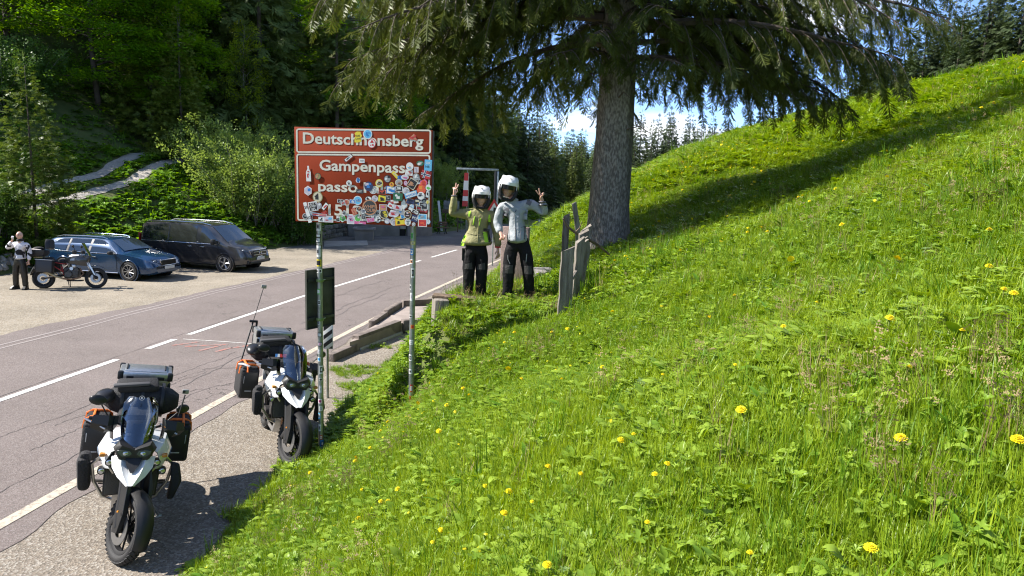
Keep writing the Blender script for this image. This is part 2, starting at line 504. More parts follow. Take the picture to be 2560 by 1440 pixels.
def stone_mat(name, base, chips, scale, rough=.9, bump=.5, stain=.25, cracks=0.0, fine=0.4):
    """Asphalt or gravel: a voronoi of chips of several colours, larger stains and, for asphalt, a net of fine cracks."""
    m = bpy.data.materials.new(name); m.use_nodes = True
    t = m.node_tree; b = t.nodes['Principled BSDF']
    b.inputs['Roughness'].default_value = rough
    b.inputs['Specular IOR Level'].default_value = .3
    co = N(t, 'ShaderNodeTexCoord')
    vo = N(t, 'ShaderNodeTexVoronoi'); vo.inputs['Scale'].default_value = scale
    t.links.new(co.outputs['Object'], vo.inputs['Vector'])
    bw = N(t, 'ShaderNodeSeparateColor'); t.links.new(vo.outputs['Color'], bw.inputs[0])
    r = N(t, 'ShaderNodeValToRGB'); r.color_ramp.interpolation = 'CONSTANT'
    n = len(chips)
    while len(r.color_ramp.elements) < n: r.color_ramp.elements.new(.5)
    for i, c in enumerate(chips):
        r.color_ramp.elements[i].position = i / n; r.color_ramp.elements[i].color = (*c, 1)
    t.links.new(bw.outputs[0], r.inputs[0])
    mixa = N(t, 'ShaderNodeMix', data_type='RGBA'); mixa.inputs[0].default_value = fine
    mixa.inputs[6].default_value = (*base, 1); t.links.new(r.outputs[0], mixa.inputs[7])
    no = N(t, 'ShaderNodeTexNoise'); no.inputs['Scale'].default_value = .55; no.inputs['Detail'].default_value = 9; no.inputs['Roughness'].default_value = .65
    t.links.new(co.outputs['Object'], no.inputs['Vector'])
    rr = N(t, 'ShaderNodeValToRGB'); rr.color_ramp.elements[0].position = .3; rr.color_ramp.elements[1].position = .7
    k = 1 - stain; rr.color_ramp.elements[0].color = (k, k, k * .98, 1); rr.color_ramp.elements[1].color = (1 + stain * .5, 1 + stain * .48, 1 + stain * .42, 1)
    t.links.new(no.outputs['Fac'], rr.inputs[0])
    mul = N(t, 'ShaderNodeMix', data_type='RGBA', blend_type='MULTIPLY'); mul.inputs[0].default_value = 1
    t.links.new(mixa.outputs[2], mul.inputs[6]); t.links.new(rr.outputs[0], mul.inputs[7])
    last = mul.outputs[2]
    if cracks:
        nd = N(t, 'ShaderNodeTexNoise'); nd.inputs['Scale'].default_value = 1.4; nd.inputs['Detail'].default_value = 5
        t.links.new(co.outputs['Object'], nd.inputs['Vector'])
        mv = N(t, 'ShaderNodeVectorMath', operation='MULTIPLY_ADD'); mv.inputs[1].default_value = (1.4, 1.4, 1.4)
        t.links.new(nd.outputs['Color'], mv.inputs[0]); t.links.new(co.outputs['Object'], mv.inputs[2])
        v2 = N(t, 'ShaderNodeTexVoronoi', feature='DISTANCE_TO_EDGE'); v2.inputs['Scale'].default_value = 1.1
        t.links.new(mv.outputs[0], v2.inputs['Vector'])
        cr_ = N(t, 'ShaderNodeValToRGB'); cr_.color_ramp.elements[0].position = .003; cr_.color_ramp.elements[1].position = .012
        cr_.color_ramp.elements[0].color = (1, 1, 1, 1); cr_.color_ramp.elements[1].color = (0, 0, 0, 1)
        t.links.new(v2.outputs['Distance'], cr_.inputs[0])
        n3 = N(t, 'ShaderNodeTexNoise'); n3.inputs['Scale'].default_value = .33; n3.inputs['Detail'].default_value = 2
        t.links.new(co.outputs['Object'], n3.inputs['Vector'])
        r3 = N(t, 'ShaderNodeValToRGB'); r3.color_ramp.elements[0].position = .53; r3.color_ramp.elements[1].position = .6
        t.links.new(n3.outputs['Fac'], r3.inputs[0])
        mm = N(t, 'ShaderNodeMath', operation='MULTIPLY'); t.links.new(cr_.outputs[0], mm.inputs[0]); t.links.new(r3.outputs[0], mm.inputs[1])
        m4 = N(t, 'ShaderNodeMath', operation='MULTIPLY'); m4.inputs[1].default_value = cracks; t.links.new(mm.outputs[0], m4.inputs[0])
        mc = N(t, 'ShaderNodeMix', data_type='RGBA'); t.links.new(m4.outputs[0], mc.inputs[0]); t.links.new(last, mc.inputs[6]); mc.inputs[7].default_value = (.035, .032, .03, 1)
        last = mc.outputs[2]
    t.links.new(last, b.inputs['Base Color'])
    bp = N(t, 'ShaderNodeBump'); bp.inputs['Strength'].default_value = bump; bp.inputs['Distance'].default_value = .012
    t.links.new(vo.outputs['Distance'], bp.inputs['Height']); t.links.new(bp.outputs[0], b.inputs['Normal'])
    MATS[name] = m
    return m
m_asph = stone_mat('aged pinkish asphalt', (0.164, 0.137, 0.129), [(0.149, 0.124, 0.119), (0.198, 0.169, 0.158), (0.109, 0.094, 0.090), (0.169, 0.139, 0.129), (0.228, 0.203, 0.194), (0.134, 0.109, 0.104)], 75, cracks=.85, fine=.7, stain=.16, bump=.35)
m_grav = stone_mat('shoulder gravel', (0.225, 0.192, 0.155), [(0.199, 0.166, 0.132), (0.278, 0.252, 0.219), (0.132, 0.112, 0.093), (0.225, 0.192, 0.153), (0.344, 0.325, 0.292), (0.172, 0.145, 0.120), (0.099, 0.086, 0.073)], 48, fine=.62, stain=.2, bump=.6)
m_lot = stone_mat('pale lot gravel', (0.248, 0.214, 0.166), [(0.228, 0.194, 0.149), (0.278, 0.248, 0.203), (0.169, 0.144, 0.109), (0.258, 0.223, 0.174), (0.307, 0.282, 0.243)], 26, fine=.55, stain=.28, bump=.7)
m_apron = stone_mat('worn grey apron', (0.170, 0.158, 0.148), [(0.158, 0.145, 0.139), (0.202, 0.189, 0.176), (0.120, 0.113, 0.107)], 40, fine=.6, stain=.4, bump=.4)

def ribbon(name, fa, fb, z, ys, m, nx_=2, jag=0.0):
    V = []; 
    for y in ys:
        a, b = float(fa(y)), float(fb(y))
        ja = jag * (math.sin(y * 3.1) + math.sin(y * 7.7 + 1) + math.sin(y * 1.3 + 2)) / 3
        for k in range(nx_):
            V.append((a + (b - a) * k / (nx_ - 1) + (ja if k == 0 else 0), y, z))
    n = len(ys); F = []
    for i in range(n - 1):
        for k in range(nx_ - 1):
            q = i * nx_ + k
            F.append((q, q + 1, q + 1 + nx_, q + nx_))
    return np_mesh(name, V, F, m, smooth=False)
ysr = np.concatenate([np.arange(-40, 60, .5), np.arange(60, 150, 2)])
lot = ribbon('parking_lot', lambda y: lotback(y) - .15, lambda y: road_c(y) - 2.6, .004, np.arange(-12, 35.1, .25), m_lot)
tag(lot, 'pale gravel parking lot beside the road', kind='structure')
apron = ribbon('apron', lambda y: lotback(y) - .15, lambda y: road_c(y) - 2.6, .0045, np.arange(35, 62, .5), m_apron)
tag(apron, 'worn grey asphalt apron in front of the ruined wall', kind='structure')
sh = ribbon('gravel_shoulder', lambda y: road_c(y) + 3.2, lambda y: foot(y) + .1, .004, ysr, m_grav)
tag(sh, 'gravel shoulder between road and bank', kind='structure')
road = ribbon('road', lambda y: road_c(y) - np.interp(y, [0, 14, 20, 26], [4.1, 3.9, 3.3, 3.15]), lambda y: road_c(y) + 3.72 + .05 * math.sin(y * 2.3) + .04 * math.sin(y * 5.1), .010, np.concatenate([np.arange(-40, 60, .2), np.arange(60, 150, 2)]), m_asph, nx_=3, jag=.10)
tag(road, 'two lane asphalt road over the pass', kind='structure')

def worn(name, col, under, amount):
    m = mat(name, col, .8)
    t = m.node_tree; b = t.nodes['Principled BSDF']
    co = N(t, 'ShaderNodeTexCoord')
    n = N(t, 'ShaderNodeTexNoise'); n.inputs['Scale'].default_value = 14; n.inputs['Detail'].default_value = 9; n.inputs['Roughness'].default_value = .75
    t.links.new(co.outputs['Object'], n.inputs['Vector'])
    r = N(t, 'ShaderNodeValToRGB'); r.color_ramp.elements[0].position = amount; r.color_ramp.elements[1].position = amount + .12
    r.color_ramp.elements[0].color = (*under, 1); r.color_ramp.elements[1].color = (*col, 1)
    t.links.new(n.outputs['Fac'], r.inputs[0]); t.links.new(r.outputs[0], b.inputs['Base Color'])
    return m
m_line = worn('white road paint', (.60, .59, .56), (.22, .19, .18), .36)
m_edge = worn('dirty cream road paint', (.45, .40, .31), (.22, .185, .16), .40)
m_faint = worn('worn grey seam', (.25, .22, .21), (.20, .17, .16), .38)
m_red = worn('red survey spray paint', (.34, .13, .10), (.20, .17, .16), .44)
m_tar = mat('tar crack', (.115, .10, .095), .8)
cl = ribbon('edge_line', lambda y: road_c(y) + 3.27, lambda y: road_c(y) + 3.42, .016, ysr, m_edge)
cl.parent = road; cl['kind'] = 'structure'
for a, b in ((-20, -2), (1, 13.1), (14.0, 14.9), (15.4, 21.3), (22.7, 31.5), (33, 37), (40, 44), (48, 53)):
    d = ribbon('centre_line', lambda y: road_c(y) - .07, lambda y: road_c(y) + .07, .016, np.linspace(a, b, 14), m_line); d.parent = road
for o_ in (-3.02, -2.78):
    d = ribbon('worn_seam', lambda y: road_c(y) + o_ + .03 * math.sin(y * 1.7), lambda y: road_c(y) + o_ + .07 + .03 * math.sin(y * 1.7 + .4), .014, np.arange(-10, 40, .4), m_faint); d.parent = road
# survey marks sprayed on the lane
def strip(pts, w, z, name, m, jit=0.0):
    vs = []; fs = []
    for i, p in enumerate(pts):
        a = Vector(pts[max(i - 1, 0)]); b = Vector(pts[min(i + 1, len(pts) - 1)])
        d = (b - a).normalized(); nrm = Vector((-d.y, d.x)) * (w * (1 + jit * random.uniform(-1, 1)) / 2)
        c = Vector(p)
        vs += [(c.x - nrm.x, c.y - nrm.y, z), (c.x + nrm.x, c.y + nrm.y, z)]
    for i in range(len(pts) - 1):
        fs.append((2 * i, 2 * i + 1, 2 * i + 3, 2 * i + 2))
    return np_mesh(name, vs, fs, m, smooth=False)
mk = strip([(-7.35, 14.95), (-6.4, 14.85), (-5.55, 14.72)], .03, .016, 'survey_line', m_line); mk.parent = road
for x0, y0, x1, y1 in ((-7.3, 14.35, -6.9, 14.75), (-7.0, 14.3, -6.2, 14.62), (-6.55, 14.0, -6.3, 14.5), (-6.2, 13.95, -6.0, 14.35), (-6.0, 14.3, -5.7, 14.6)):
    d = strip([(x0, y0), (x1, y1)], .10, .0155, 'survey_mark', m_red, .3); d.parent = road
def wiggle(y0, y1, f, amp, n=60):
    ph = random.uniform(0, 6)
    return [(float(f(y)) + amp * (math.sin(y * 2.1 + ph) + .6 * math.sin(y * 5.3 + ph * 2) + .5 * random.uniform(-1, 1)), y) for y in np.linspace(y0, y1, n)]
for y0, y1, o_, w in ((2, 15.5, -.17, .016), (15.5, 24, -.15, .012), (4, 11.5, 2.75, .014), (11.5, 22, 2.2, .020), (17, 24, 1.9, .022), (13, 30, 3.5, .022), (20, 25, .9, .016), (9, 14, 1.3, .012), (9.5, 13, 1.7, .01), (8.6, 12.5, 2.1, .012)):
    d = strip(wiggle(y0, y1, lambda y: road_c(y) + o_ + (.12 * (y - y0) if o_ in (1.3, 1.7) else 0), .02 if o_ < 0 else .05), w, .0148, 'crack', m_tar, .5); d.parent = road
for (a, b) in (((-4.0, 20.5), (-2.4, 23.4)), ((-5.6, 21.5), (-3.4, 22.4)), ((-6.0, 10.8), (-4.6, 12.2)), ((-5.9, 12.6), (-4.6, 13.2))):
    pts = [(a[0] + (b[0] - a[0]) * k / 20 + random.uniform(-.05, .05), a[1] + (b[1] - a[1]) * k / 20 + random.uniform(-.06, .06)) for k in range(21)]
    d = strip(pts, .014, .0151, 'crack', m_tar, .5); d.parent = road
# forest track climbing over the left bank: two gravel wheel ruts and a grass strip
def draped(name, pts, w, m, lift=.03, n=60, jit=.06):
    P = np.array(pts, float); tt = np.linspace(0, len(P) - 1, n)
    X = np.interp(tt, np.arange(len(P)), P[:, 0]); Y = np.interp(tt, np.arange(len(P)), P[:, 1])
    vs = []; k_ = 5
    for i in range(n):
        a, b = max(i - 1, 0), min(i + 1, n - 1)
        d = Vector((X[b] - X[a], Y[b] - Y[a])).normalized(); nr = (-d.y, d.x)
        ww = w * (1 + random.uniform(-jit, jit) * 3)
        for k in range(k_):
            o_ = (k / (k_ - 1) - .5) * ww
            x, y = X[i] + nr[0] * o_, Y[i] + nr[1] * o_
            vs.append((x, y, H(x, y) + lift))
    fs = [(i * k_ + k, i * k_ + k + 1, (i + 1) * k_ + k + 1, (i + 1) * k_ + k) for i in range(n - 1) for k in range(k_ - 1)]
    return np_mesh(name, vs, fs, m)
def qpt(q, y): 
    sl = float(np.interp(y, [15, 26, 29, 36, 42, 50, 70], [0.98, 0.9, 0.75, 0.75, 0.9, .85, .85]))
    return (float(lotback(y)) - q / sl, y)
m_track = stone_mat('track gravel', (.40, .37, .33), [(.36, .33, .29), (.46, .43, .39), (.28, .26, .23)], 22, fine=.6, stain=.35, bump=.6)
track = draped('track', [qpt(float(track_q(y)) - .42, y) for y in (14, 20, 25, 28, 30.5, 32, 34, 36, 38, 40, 42, 46, 60)], .66, m_track)
rut = draped('wheel_rut', [qpt(float(track_q(y)) + .80, y) for y in (14, 20, 25, 28, 30.5, 32, 34, 36, 38, 40, 42, 46, 60)], .62, m_track)
rut.parent = track
tag(track, 'gravel forest track climbing the left bank', kind='structure')

# ------------------------------------------------------------------ scatter
def scatter(name, temps, P, rz, scl, idx, tilt=.12, label=None, sz=None):
    """One stuff object: geometry nodes put the small templates on numpy points."""
    P = np.asarray(P, np.float32); n = len(P)
    me = bpy.data.meshes.new(name); me.vertices.add(n); me.vertices.foreach_set('co', P.ravel())
    rot = np.stack([rng.normal(0, tilt, n), rng.normal(0, tilt, n), rz], 1).astype(np.float32)
    a = me.attributes.new('rot', 'FLOAT_VECTOR', 'POINT'); a.data.foreach_set('vector', rot.ravel())
    s3 = np.stack([scl, scl, scl if sz is None else sz], 1).astype(np.float32)
    a = me.attributes.new('scl', 'FLOAT_VECTOR', 'POINT'); a.data.foreach_set('vector', s3.ravel())
    a = me.attributes.new('idx', 'INT', 'POINT'); a.data.foreach_set('value', np.asarray(idx, np.int32))
    o = bpy.data.objects.new(name, me); COL.objects.link(o)
    c = bpy.data.collections.new(name + '_templates')
    for i, t in enumerate(temps):
        to = bpy.data.objects.new('%s_%02d' % (name, i), t); c.objects.link(to)
    g = bpy.data.node_groups.new(name, 'GeometryNodeTree')
    g.interface.new_socket('Geometry', in_out='INPUT', socket_type='NodeSocketGeometry')
    g.interface.new_socket('Geometry', in_out='OUTPUT', socket_type='NodeSocketGeometry')
    gi = g.nodes.new('NodeGroupInput'); go = g.nodes.new('NodeGroupOutput')
    ci = g.nodes.new('GeometryNodeCollectionInfo'); ci.inputs['Collection'].default_value = c
    ci.inputs['Separate Children'].default_value = True; ci.inputs['Reset Children'].default_value = True
    ip = g.nodes.new('GeometryNodeInstanceOnPoints'); ip.inputs['Pick Instance'].default_value = True
    def attr(nm, ty):
        q = g.nodes.new('GeometryNodeInputNamedAttribute'); q.data_type = ty; q.inputs['Name'].default_value = nm
        return q.outputs['Attribute']
    er = g.nodes.new('FunctionNodeEulerToRotation')
    L = g.links.new
    L(gi.outputs[0], ip.inputs['Points']); L(ci.outputs[0], ip.inputs['Instance'])
    L(attr('idx', 'INT'), ip.inputs['Instance Index'])
    L(attr('rot', 'FLOAT_VECTOR'), er.inputs[0]); L(er.outputs[0], ip.inputs['Rotation'])
    L(attr('scl', 'FLOAT_VECTOR'), ip.inputs['Scale'])
    L(ip.outputs[0], go.inputs[0])
    md = o.modifiers.new('scatter', 'NODES'); md.node_group = g
    tag(o, label, kind='stuff')
    return o

def blade(vs, fs, x, y, h, w, az, lean, curl=.5):
    ca, sa = math.cos(az), math.sin(az)
    o = len(vs); px, pz = 0.0, 0.0; ang = lean * .3
    segs = 3
    pts = [(0, 0)]
    for k in range(segs):
        ang2 = lean * (.3 + .7 * (k + 1) / segs * (1 + curl))
        px += h / segs * math.sin(ang2); pz += h / segs * math.cos(ang2); pts.append((px, pz))
    for k, (d, z) in enumerate(pts):
        ww = w * (1 - (k / segs) ** 1.6) / 2
        bx, by = x + ca * d, y + sa * d
        if k < segs:
            vs.append((bx - sa * ww, by + ca * ww, z)); vs.append((bx + sa * ww, by - ca * ww, z))
        else:
            vs.append((bx, by, z))
    fs += [(o, o + 1, o + 3, o + 2), (o + 2, o + 3, o + 5, o + 4), (o + 4, o + 5, o + 6)]
def mesh_of(name, vs, fs, m):
    me = bpy.data.meshes.new(name); me.from_pydata(vs, [], fs); me.materials.append(m); me.shade_smooth(); return me
def tuft(n, r, h, w, m, spread=.5, hj=.4):
    vs, fs = [], []
    for _ in range(n):
        a = random.uniform(0, 2 * PI); d = r * math.sqrt(random.random())
        blade(vs, fs, d * math.cos(a), d * math.sin(a), h * random.uniform(1 - hj, 1 + hj), w * random.uniform(.7, 1.3), random.uniform(0, 2 * PI), random.uniform(.05, spread) , random.uniform(.1, .9))
    return mesh_of('grass_tuft', vs, fs, m)
def leaf_poly(vs, fs, base, az, el, L, W, m_pts, droop=.25):
    """A broad leaf folded along its midrib."""
    ca, sa = math.cos(az), math.sin(az); o = len(vs); n = len(m_pts)
    for i, (u, hw) in enumerate(m_pts):
        e = el - droop * u
        d = L * u
        z = base[2] + d * math.sin(e); r = d * math.cos(e)
        cx, cy = base[0] + ca * r, base[1] + sa * r
        vs.append((cx - sa * W * hw, cy + ca * W * hw, z + W * hw * .35)); vs.append((cx, cy, z)); vs.append((cx + sa * W * hw, cy - ca * W * hw, z + W * hw * .35))
    for i in range(n - 1):
        q = o + 3 * i
        fs += [(q, q + 1, q + 4, q + 3), (q + 1, q + 2, q + 5, q + 4)]
OVAL = [(0, .05), (.25, .42), (.55, .5), (.8, .33), (1, .02)]
LANCE = [(0, .08), (.2, .3), (.5, .5), (.8, .32), (1, .02)]
def rosette(n, L, W, m, shape=OVAL, el=(.2, 1.0), stalk=.05, r=.05):
    vs, fs = [], []
    for _ in range(n):
        az = random.uniform(0, 2 * PI); s = random.uniform(.65, 1.2)
        d = r * random.random()
        leaf_poly(vs, fs, (d * math.cos(az), d * math.sin(az), stalk * random.uniform(.4, 1.3)), az, random.uniform(*el), L * s, W * s, shape, random.uniform(.2, .9))
    return mesh_of('leaf_rosette', vs, fs, m)
def palmate(n, R, m, lobes=7, stalk=.09, r=.08):
    vs, fs = [], []
    for _ in range(n):
        az = random.uniform(0, 2 * PI); s = random.uniform(.6, 1.2); d = r * math.sqrt(random.random())
        cx, cy, cz = d * math.cos(az), d * math.sin(az), stalk * random.uniform(.5, 1.3)
        tx, ty = random.uniform(-.35, .35), random.uniform(-.35, .35)
        o = len(vs); vs.append((cx, cy, cz - .012))
        k = lobes * 4
        for i in range(k):
            q = 2 * PI * i / k * .93 + az
            rr = R * s * (1.0 if i % 4 == 2 else (.82 if i % 2 else .45))
            dx_, dy_ = rr * math.cos(q), rr * math.sin(q)
            vs.append((cx + dx_, cy + dy_, cz + tx * dx_ + ty * dy_ + .1 * rr * math.sin(i)))
        for i in range(k - 1): fs.append((o, o + 1 + i, o + 2 + i))
    return mesh_of('palmate_leaf', vs, fs, m)
g_a = leafmat('meadow grass', (.105, .205, .008), (.290, .385, .024), .33, .42, spec=.4)
g_b = leafmat('dark grass', (.065, .160, .012), (.145, .265, .018), .30, .42)
g_l = leafmat('meadow leaf', (.110, .215, .018), (.260, .365, .040), .30, .45, spec=.3)
g_d = leafmat('dry stalks', (.17, .125, .06), (.30, .235, .12), .2, .7)
g_s = leafmat('silver leaf', (.085, .150, .040), (.16, .235, .075), .2, .5)
T_grass = [tuft(40, .055, .068, .0042, g_a, 1.2), tuft(30, .06, .088, .0044, g_a, 1.0), tuft(44, .06, .052, .0048, g_a, 1.4),
           tuft(18, .05, .12, .006, g_b, 1.0), rosette(10, .038, .022, g_l, OVAL, (.1, 1.0), .035, .07), rosette(7, .058, .030, g_l, OVAL, (.2, 1.0), .03, .05)]
T_weed = [palmate(5, .042, g_l, 7, .09, .09), palmate(3, .048, g_s, 6, .085, .08), rosette(7, .21, .045, g_b, LANCE, (.8, 1.35), .0, .03),
          rosette(12, .065, .036, g_l, OVAL, (.1, .9), .06, .09), tuft(14, .06, .20, .005, g_d, .8), palmate(6, .045, g_l, 5, .13, .11),
          tuft(24, .07, .22, .009, g_b, .55)]
def polar(n, d0, d1, a0, a1, power=1.0):
    u = rng.random(n)
    d = d0 * (d1 / d0) ** u if power == 0 else np.sqrt(d0 ** 2 + u * (d1 ** 2 - d0 ** 2))
    a = np.radians(rng.uniform(a0, a1, n))
    return d * np.sin(a), d * np.cos(a)
SLABS = []   # (x0,x1,y0,y1) kept free of grass
def meadow(n, d0, d1, a0, a1, power=1.0, thin=True, t0=.02):
    x, y = polar(n, d0, d1, a0, a1, power)
    t = x - foot(y)
    rag = .10 * np.sin(5.1 * y) + .07 * np.sin(13 * y + 1) + .05 * np.sin(31 * y)
    k = (t > t0 + rag) & ~((x < -.9) & (x > -1.45) & (y > 9.05) & (y < 9.35))
    e = ((x + 1.02) / .18) ** 2 + ((y - 8.75) / .42) ** 2
    k &= ~((e < 1) & (rng.random(n) < .93))
    for (xa, xb, ya, yb) in SLABS: k &= ~((x > xa) & (x < xb) & (y > ya) & (y < yb))
    x, y = x[k], y[k]
    return np.stack([x, y, hz(x, y) - .008], 1)
def do(name, temps, Ps, weights, s0, s1, zs, label):
    P = np.concatenate(Ps); n = len(P)
    s = np.concatenate([np.full(len(p), a) for p, a in zip(Ps, s0)]) * rng.uniform(.7, 1.3, n)
    z = np.concatenate([np.full(len(p), a) for p, a in zip(Ps, zs)]) * rng.uniform(.65, 1.35, n)
    # taller and shorter patches
    f = .9 + .28 * np.sin(P[:, 0] * 2.3 + 1) * np.sin(P[:, 1] * 1.9) + .2 * np.sin(P[:, 0] * .9 + P[:, 1] * .7)
    return scatter(name, temps, P, rng.uniform(0, 2 * PI, n), s, rng.choice(len(temps), n, p=np.array(weights) / sum(weights)), .14, label, z * f)
SLABS += [(.2, 1.0, 11.65, 12.5), (-1.3, -.80, 9.2, 9.8)]
do('grass', T_grass, [meadow(14500, .7, 3.2, -75, 85), meadow(50000, 3.2, 8, -42, 76), meadow(54000, 8, 18, -22, 64), meadow(50000, 18, 80, 0, 58, 0)],
   [5, 4.5, 5, 1.6, 2.2, 1.2], [1.0, 1.35, 2.0, 4.2], None, [1.0, 1.05, 1.3, 1.7], 'bright green meadow grass covering the bank')
do('meadow_weeds', T_weed, [meadow(450, .9, 3.2, -55, 80), meadow(2400, 3.2, 8, -38, 76), meadow(3500, 8, 18, -20, 64), meadow(4500, 18, 60, 0, 58, 0)],
   [3, .8, 1.1, 2.4, 1.6, 3, 1.0], [.62, .8, 1.2, 2.2], None, [.68, .85, 1.15, 1.6], 'broad leaved meadow weeds between the grass')
vs, fs = [], []
for _ in range(9):
    a = random.uniform(0, 6.28); d = .06 * random.random(); h = random.uniform(.16, .30)
    blade(vs, fs, d * math.cos(a), d * math.sin(a), h, .0028, a, random.uniform(.05, .35), .3)
    bx, by = d * math.cos(a) + h * .15 * math.cos(a), d * math.sin(a) + h * .15 * math.sin(a)
    for k in range(7):
        o = len(vs); q = random.uniform(0, 6.28); rr_ = random.uniform(.004, .022); zz = h * random.uniform(.86, 1.02)
        vs += [(bx + rr_ * math.cos(q), by + rr_ * math.sin(q), zz), (bx + rr_ * math.cos(q) + .007, by + rr_ * math.sin(q), zz + .004), (bx + rr_ * math.cos(q), by + rr_ * math.sin(q) + .007, zz + .007)]; fs.append((o, o + 1, o + 2))
T_dry = [mesh_of('seed_head', vs, fs, g_d), tuft(16, .10, .05, .005, g_d, 1.5)]
def clumps(P, f=1.0):
    k = (np.sin(P[:, 0] * 1.7 + 2 * np.sin(P[:, 1] * .8)) * np.sin(P[:, 1] * 1.5 + P[:, 0] * .6) + rng.normal(0, .3, len(P))) > .45
    return P[k]
do('dry_stalks', T_dry, [clumps(meadow(700, .9, 4, -45, 70)), clumps(meadow(2600, 4, 11, -30, 46)), clumps(meadow(2200, 11, 25, -15, 46))], [3, 2], [1, 1.1, 1.4], None, [.75, .9, 1.1], 'dry brown seed heads and dead stalks among the meadow grass')
# dense weeds on the steep bank under the terrace and round the fence
def patch(n, x0, x1, y0, y1):
    x = rng.uniform(x0, x1, n); y = rng.uniform(y0, y1, n); k = (x - foot(y)) > .05
    for (xa, xb, ya, yb) in SLABS: k &= ~((x > xa) & (x < xb) & (y > ya) & (y < yb))
    return np.stack([x[k], y[k], hz(x[k], y[k]) - .01], 1)
do('bank_weeds', T_weed, [patch(700, -2.6, -.9, 8.4, 11.5), patch(500, .5, 2.6, 8.0, 13.5), patch(150, -.9, .6, 9.0, 10.5)], [3, .6, .6, 5, .3, 4, .8], [1.25, 1.2, .7], None, [1.2, 1.1, .55], 'leafy weeds on the steep bank below the terrace')
def blob(n, cx, cy, rx, ry):
    a = rng.uniform(0, 2 * PI, n); r = np.sqrt(rng.random(n)) * (1 + .25 * np.sin(3 * a))
    x, y = cx + rx * r * np.cos(a), cy + ry * r * np.sin(a)
    return np.stack([x, y, hz(x, y)], 1)
do('shoulder_grass', T_grass, [blob(150, -3.05, 12.9, .42, .42), blob(90, -2.75, 11.9, .35, .25), blob(60, -3.2, 17.6, .12, .9), blob(30, -3.45, 15.5, .12, .4), blob(40, -2.95, 14.9, .5, .2)], [3, 3, 3, 1, 1.5, 1], [1.0, 1.0, 1.1, 1, 1], None, [.9, .8, .8, .7, .8], 'ragged grass growing on the gravel shoulder by the kerb')
# ground cover of the left bank
c_a = leafmat('bank leaf', (.075, .185, .014), (.185, .33, .034), .38, .42, patch=.5)
c_b = leafmat('bank bramble', (.030, .085, .012), (.07, .14, .02), .25, .5, patch=.5)
T_cov = [rosette(10, .22, .15, c_a, OVAL, (0, .9), .16, .16), rosette(12, .15, .11, c_a, OVAL, (0, .9), .12, .2), palmate(7, .12, c_a, 5, .2, .22), tuft(22, .14, .34, .016, c_a, .7), rosette(12, .14, .09, c_b, OVAL, (-.1, .9), .14, .2)]
def lbank(n, q0, q1, y0, y1, gaps=True):
    y = rng.uniform(y0, y1, n); q = rng.uniform(q0, q1, n)
    sl = np.interp(y, [15, 26, 29, 36, 42, 50, 70], [0.98, 0.9, 0.75, 0.75, 0.9, .85, .85])
    x = lotback(y) - q / sl
    k = np.ones(n, bool)
    r = q - track_q(y)
    if gaps: k &= ~(((r > -.85) & (r < .0)) | ((r > .40) & (r < 1.2)))
    bare = (np.sin(x * 1.1 + 1) * np.sin(y * .9 + x * .3)) > .55
    k &= ~(bare & (rng.random(n) < .75) & (q < 5))
    x, y = x[k], y[k]
    return np.stack([x, y, hz(x, y) - .02], 1)
do('bank_cover', T_cov, [lbank(7600, .1, 8, 24, 50), lbank(1000, .3, 4, 14, 24), lbank(2800, 6, 14, 18, 52), lbank(1500, 0, 7, 50, 75), lbank(60, 5, 6, 20, 46)], [4, 4, 2, 2, 1.2], [1.0, .8, .9, 1.4, .6], None, [1.0, .8, .9, 1.3, .5], 'leafy ground cover on the bank behind the parked cars')
m_scree = mat('scree stone', (.30, .28, .25), .9, var=.3, scale=3, bump=.5, bscale=12)
mb = MB(); mb.ell((0, 0, 0), (.16, .12, .09), n=6, m=4)
for v_ in range(len(mb.v)): mb.v[v_] = tuple(c * random.uniform(.75, 1.2) for c in mb.v[v_])
sc_me = bpy.data.meshes.new('scree_stone'); sc_me.from_pydata(mb.v, [], mb.f); sc_me.materials.append(m_scree)
P = lbank(900, .1, 3.6, 17, 26, False)
scatter('scree', [sc_me], P, rng.uniform(0, 6, len(P)), rng.uniform(.4, 1.5, len(P)), np.zeros(len(P)), .4, 'pale loose stones on the bank behind the bare headed man')
# ------------------------------------------------------------------ trees
def frames(D, roll=None, upv=(0, 0, 1)):
    D = np.asarray(D, float); D = D / np.linalg.norm(D, axis=1, keepdims=True)
    up = np.tile(np.array(upv, float), (len(D), 1))
    up[np.abs(D[:, 2]) > .97] = (1, 0, 0)
    s = np.cross(up, D); s /= np.linalg.norm(s, axis=1, keepdims=True)
    n = np.cross(D, s)
    if roll is not None:
        c, sn = np.cos(roll)[:, None], np.sin(roll)[:, None]
        s, n = s * c + n * sn, n * c - s * sn
    return np.stack([D, s, n], 2)
def needle_spray(pairs, w, cross=True, taper=.55, fan=.85, seed=0, droop=.12):
    """Unit conifer spray along +X: jagged narrow strips for the shoots."""
    r = random.Random(seed); vs = []; fs = []
    def shoot(p, a, L, ww, dz):
        d = np.array([math.cos(a), math.sin(a), dz]); d /= np.linalg.norm(d)
        for k in range(2 if cross else 1):
            q = np.array([-math.sin(a), math.cos(a), 0]) if k == 0 else np.array([0, 0, 1.0])
            o = len(vs)
            p0, p1 = np.array(p), np.array(p) + d * L
            m_ = p0 + d * L * .55
            vs.extend([p0 - q * ww * .35, m_ - q * ww, p1, m_ + q * ww * .9]); fs.append((o, o + 1, o + 2, o + 3))
    shoot((0, 0, 0), 0, 1.0, w, -droop)
    for i in range(pairs):
        u = .12 + .74 * (i + r.uniform(-.2, .2)) / pairs
        for s in (-1, 1):
            shoot((u, 0, -droop * u), s * fan * r.uniform(.75, 1.2), taper * (1.05 - u) * r.uniform(.75, 1.2), w * .9, r.uniform(-.35, .1))
    return np.array(vs), np.array(fs)
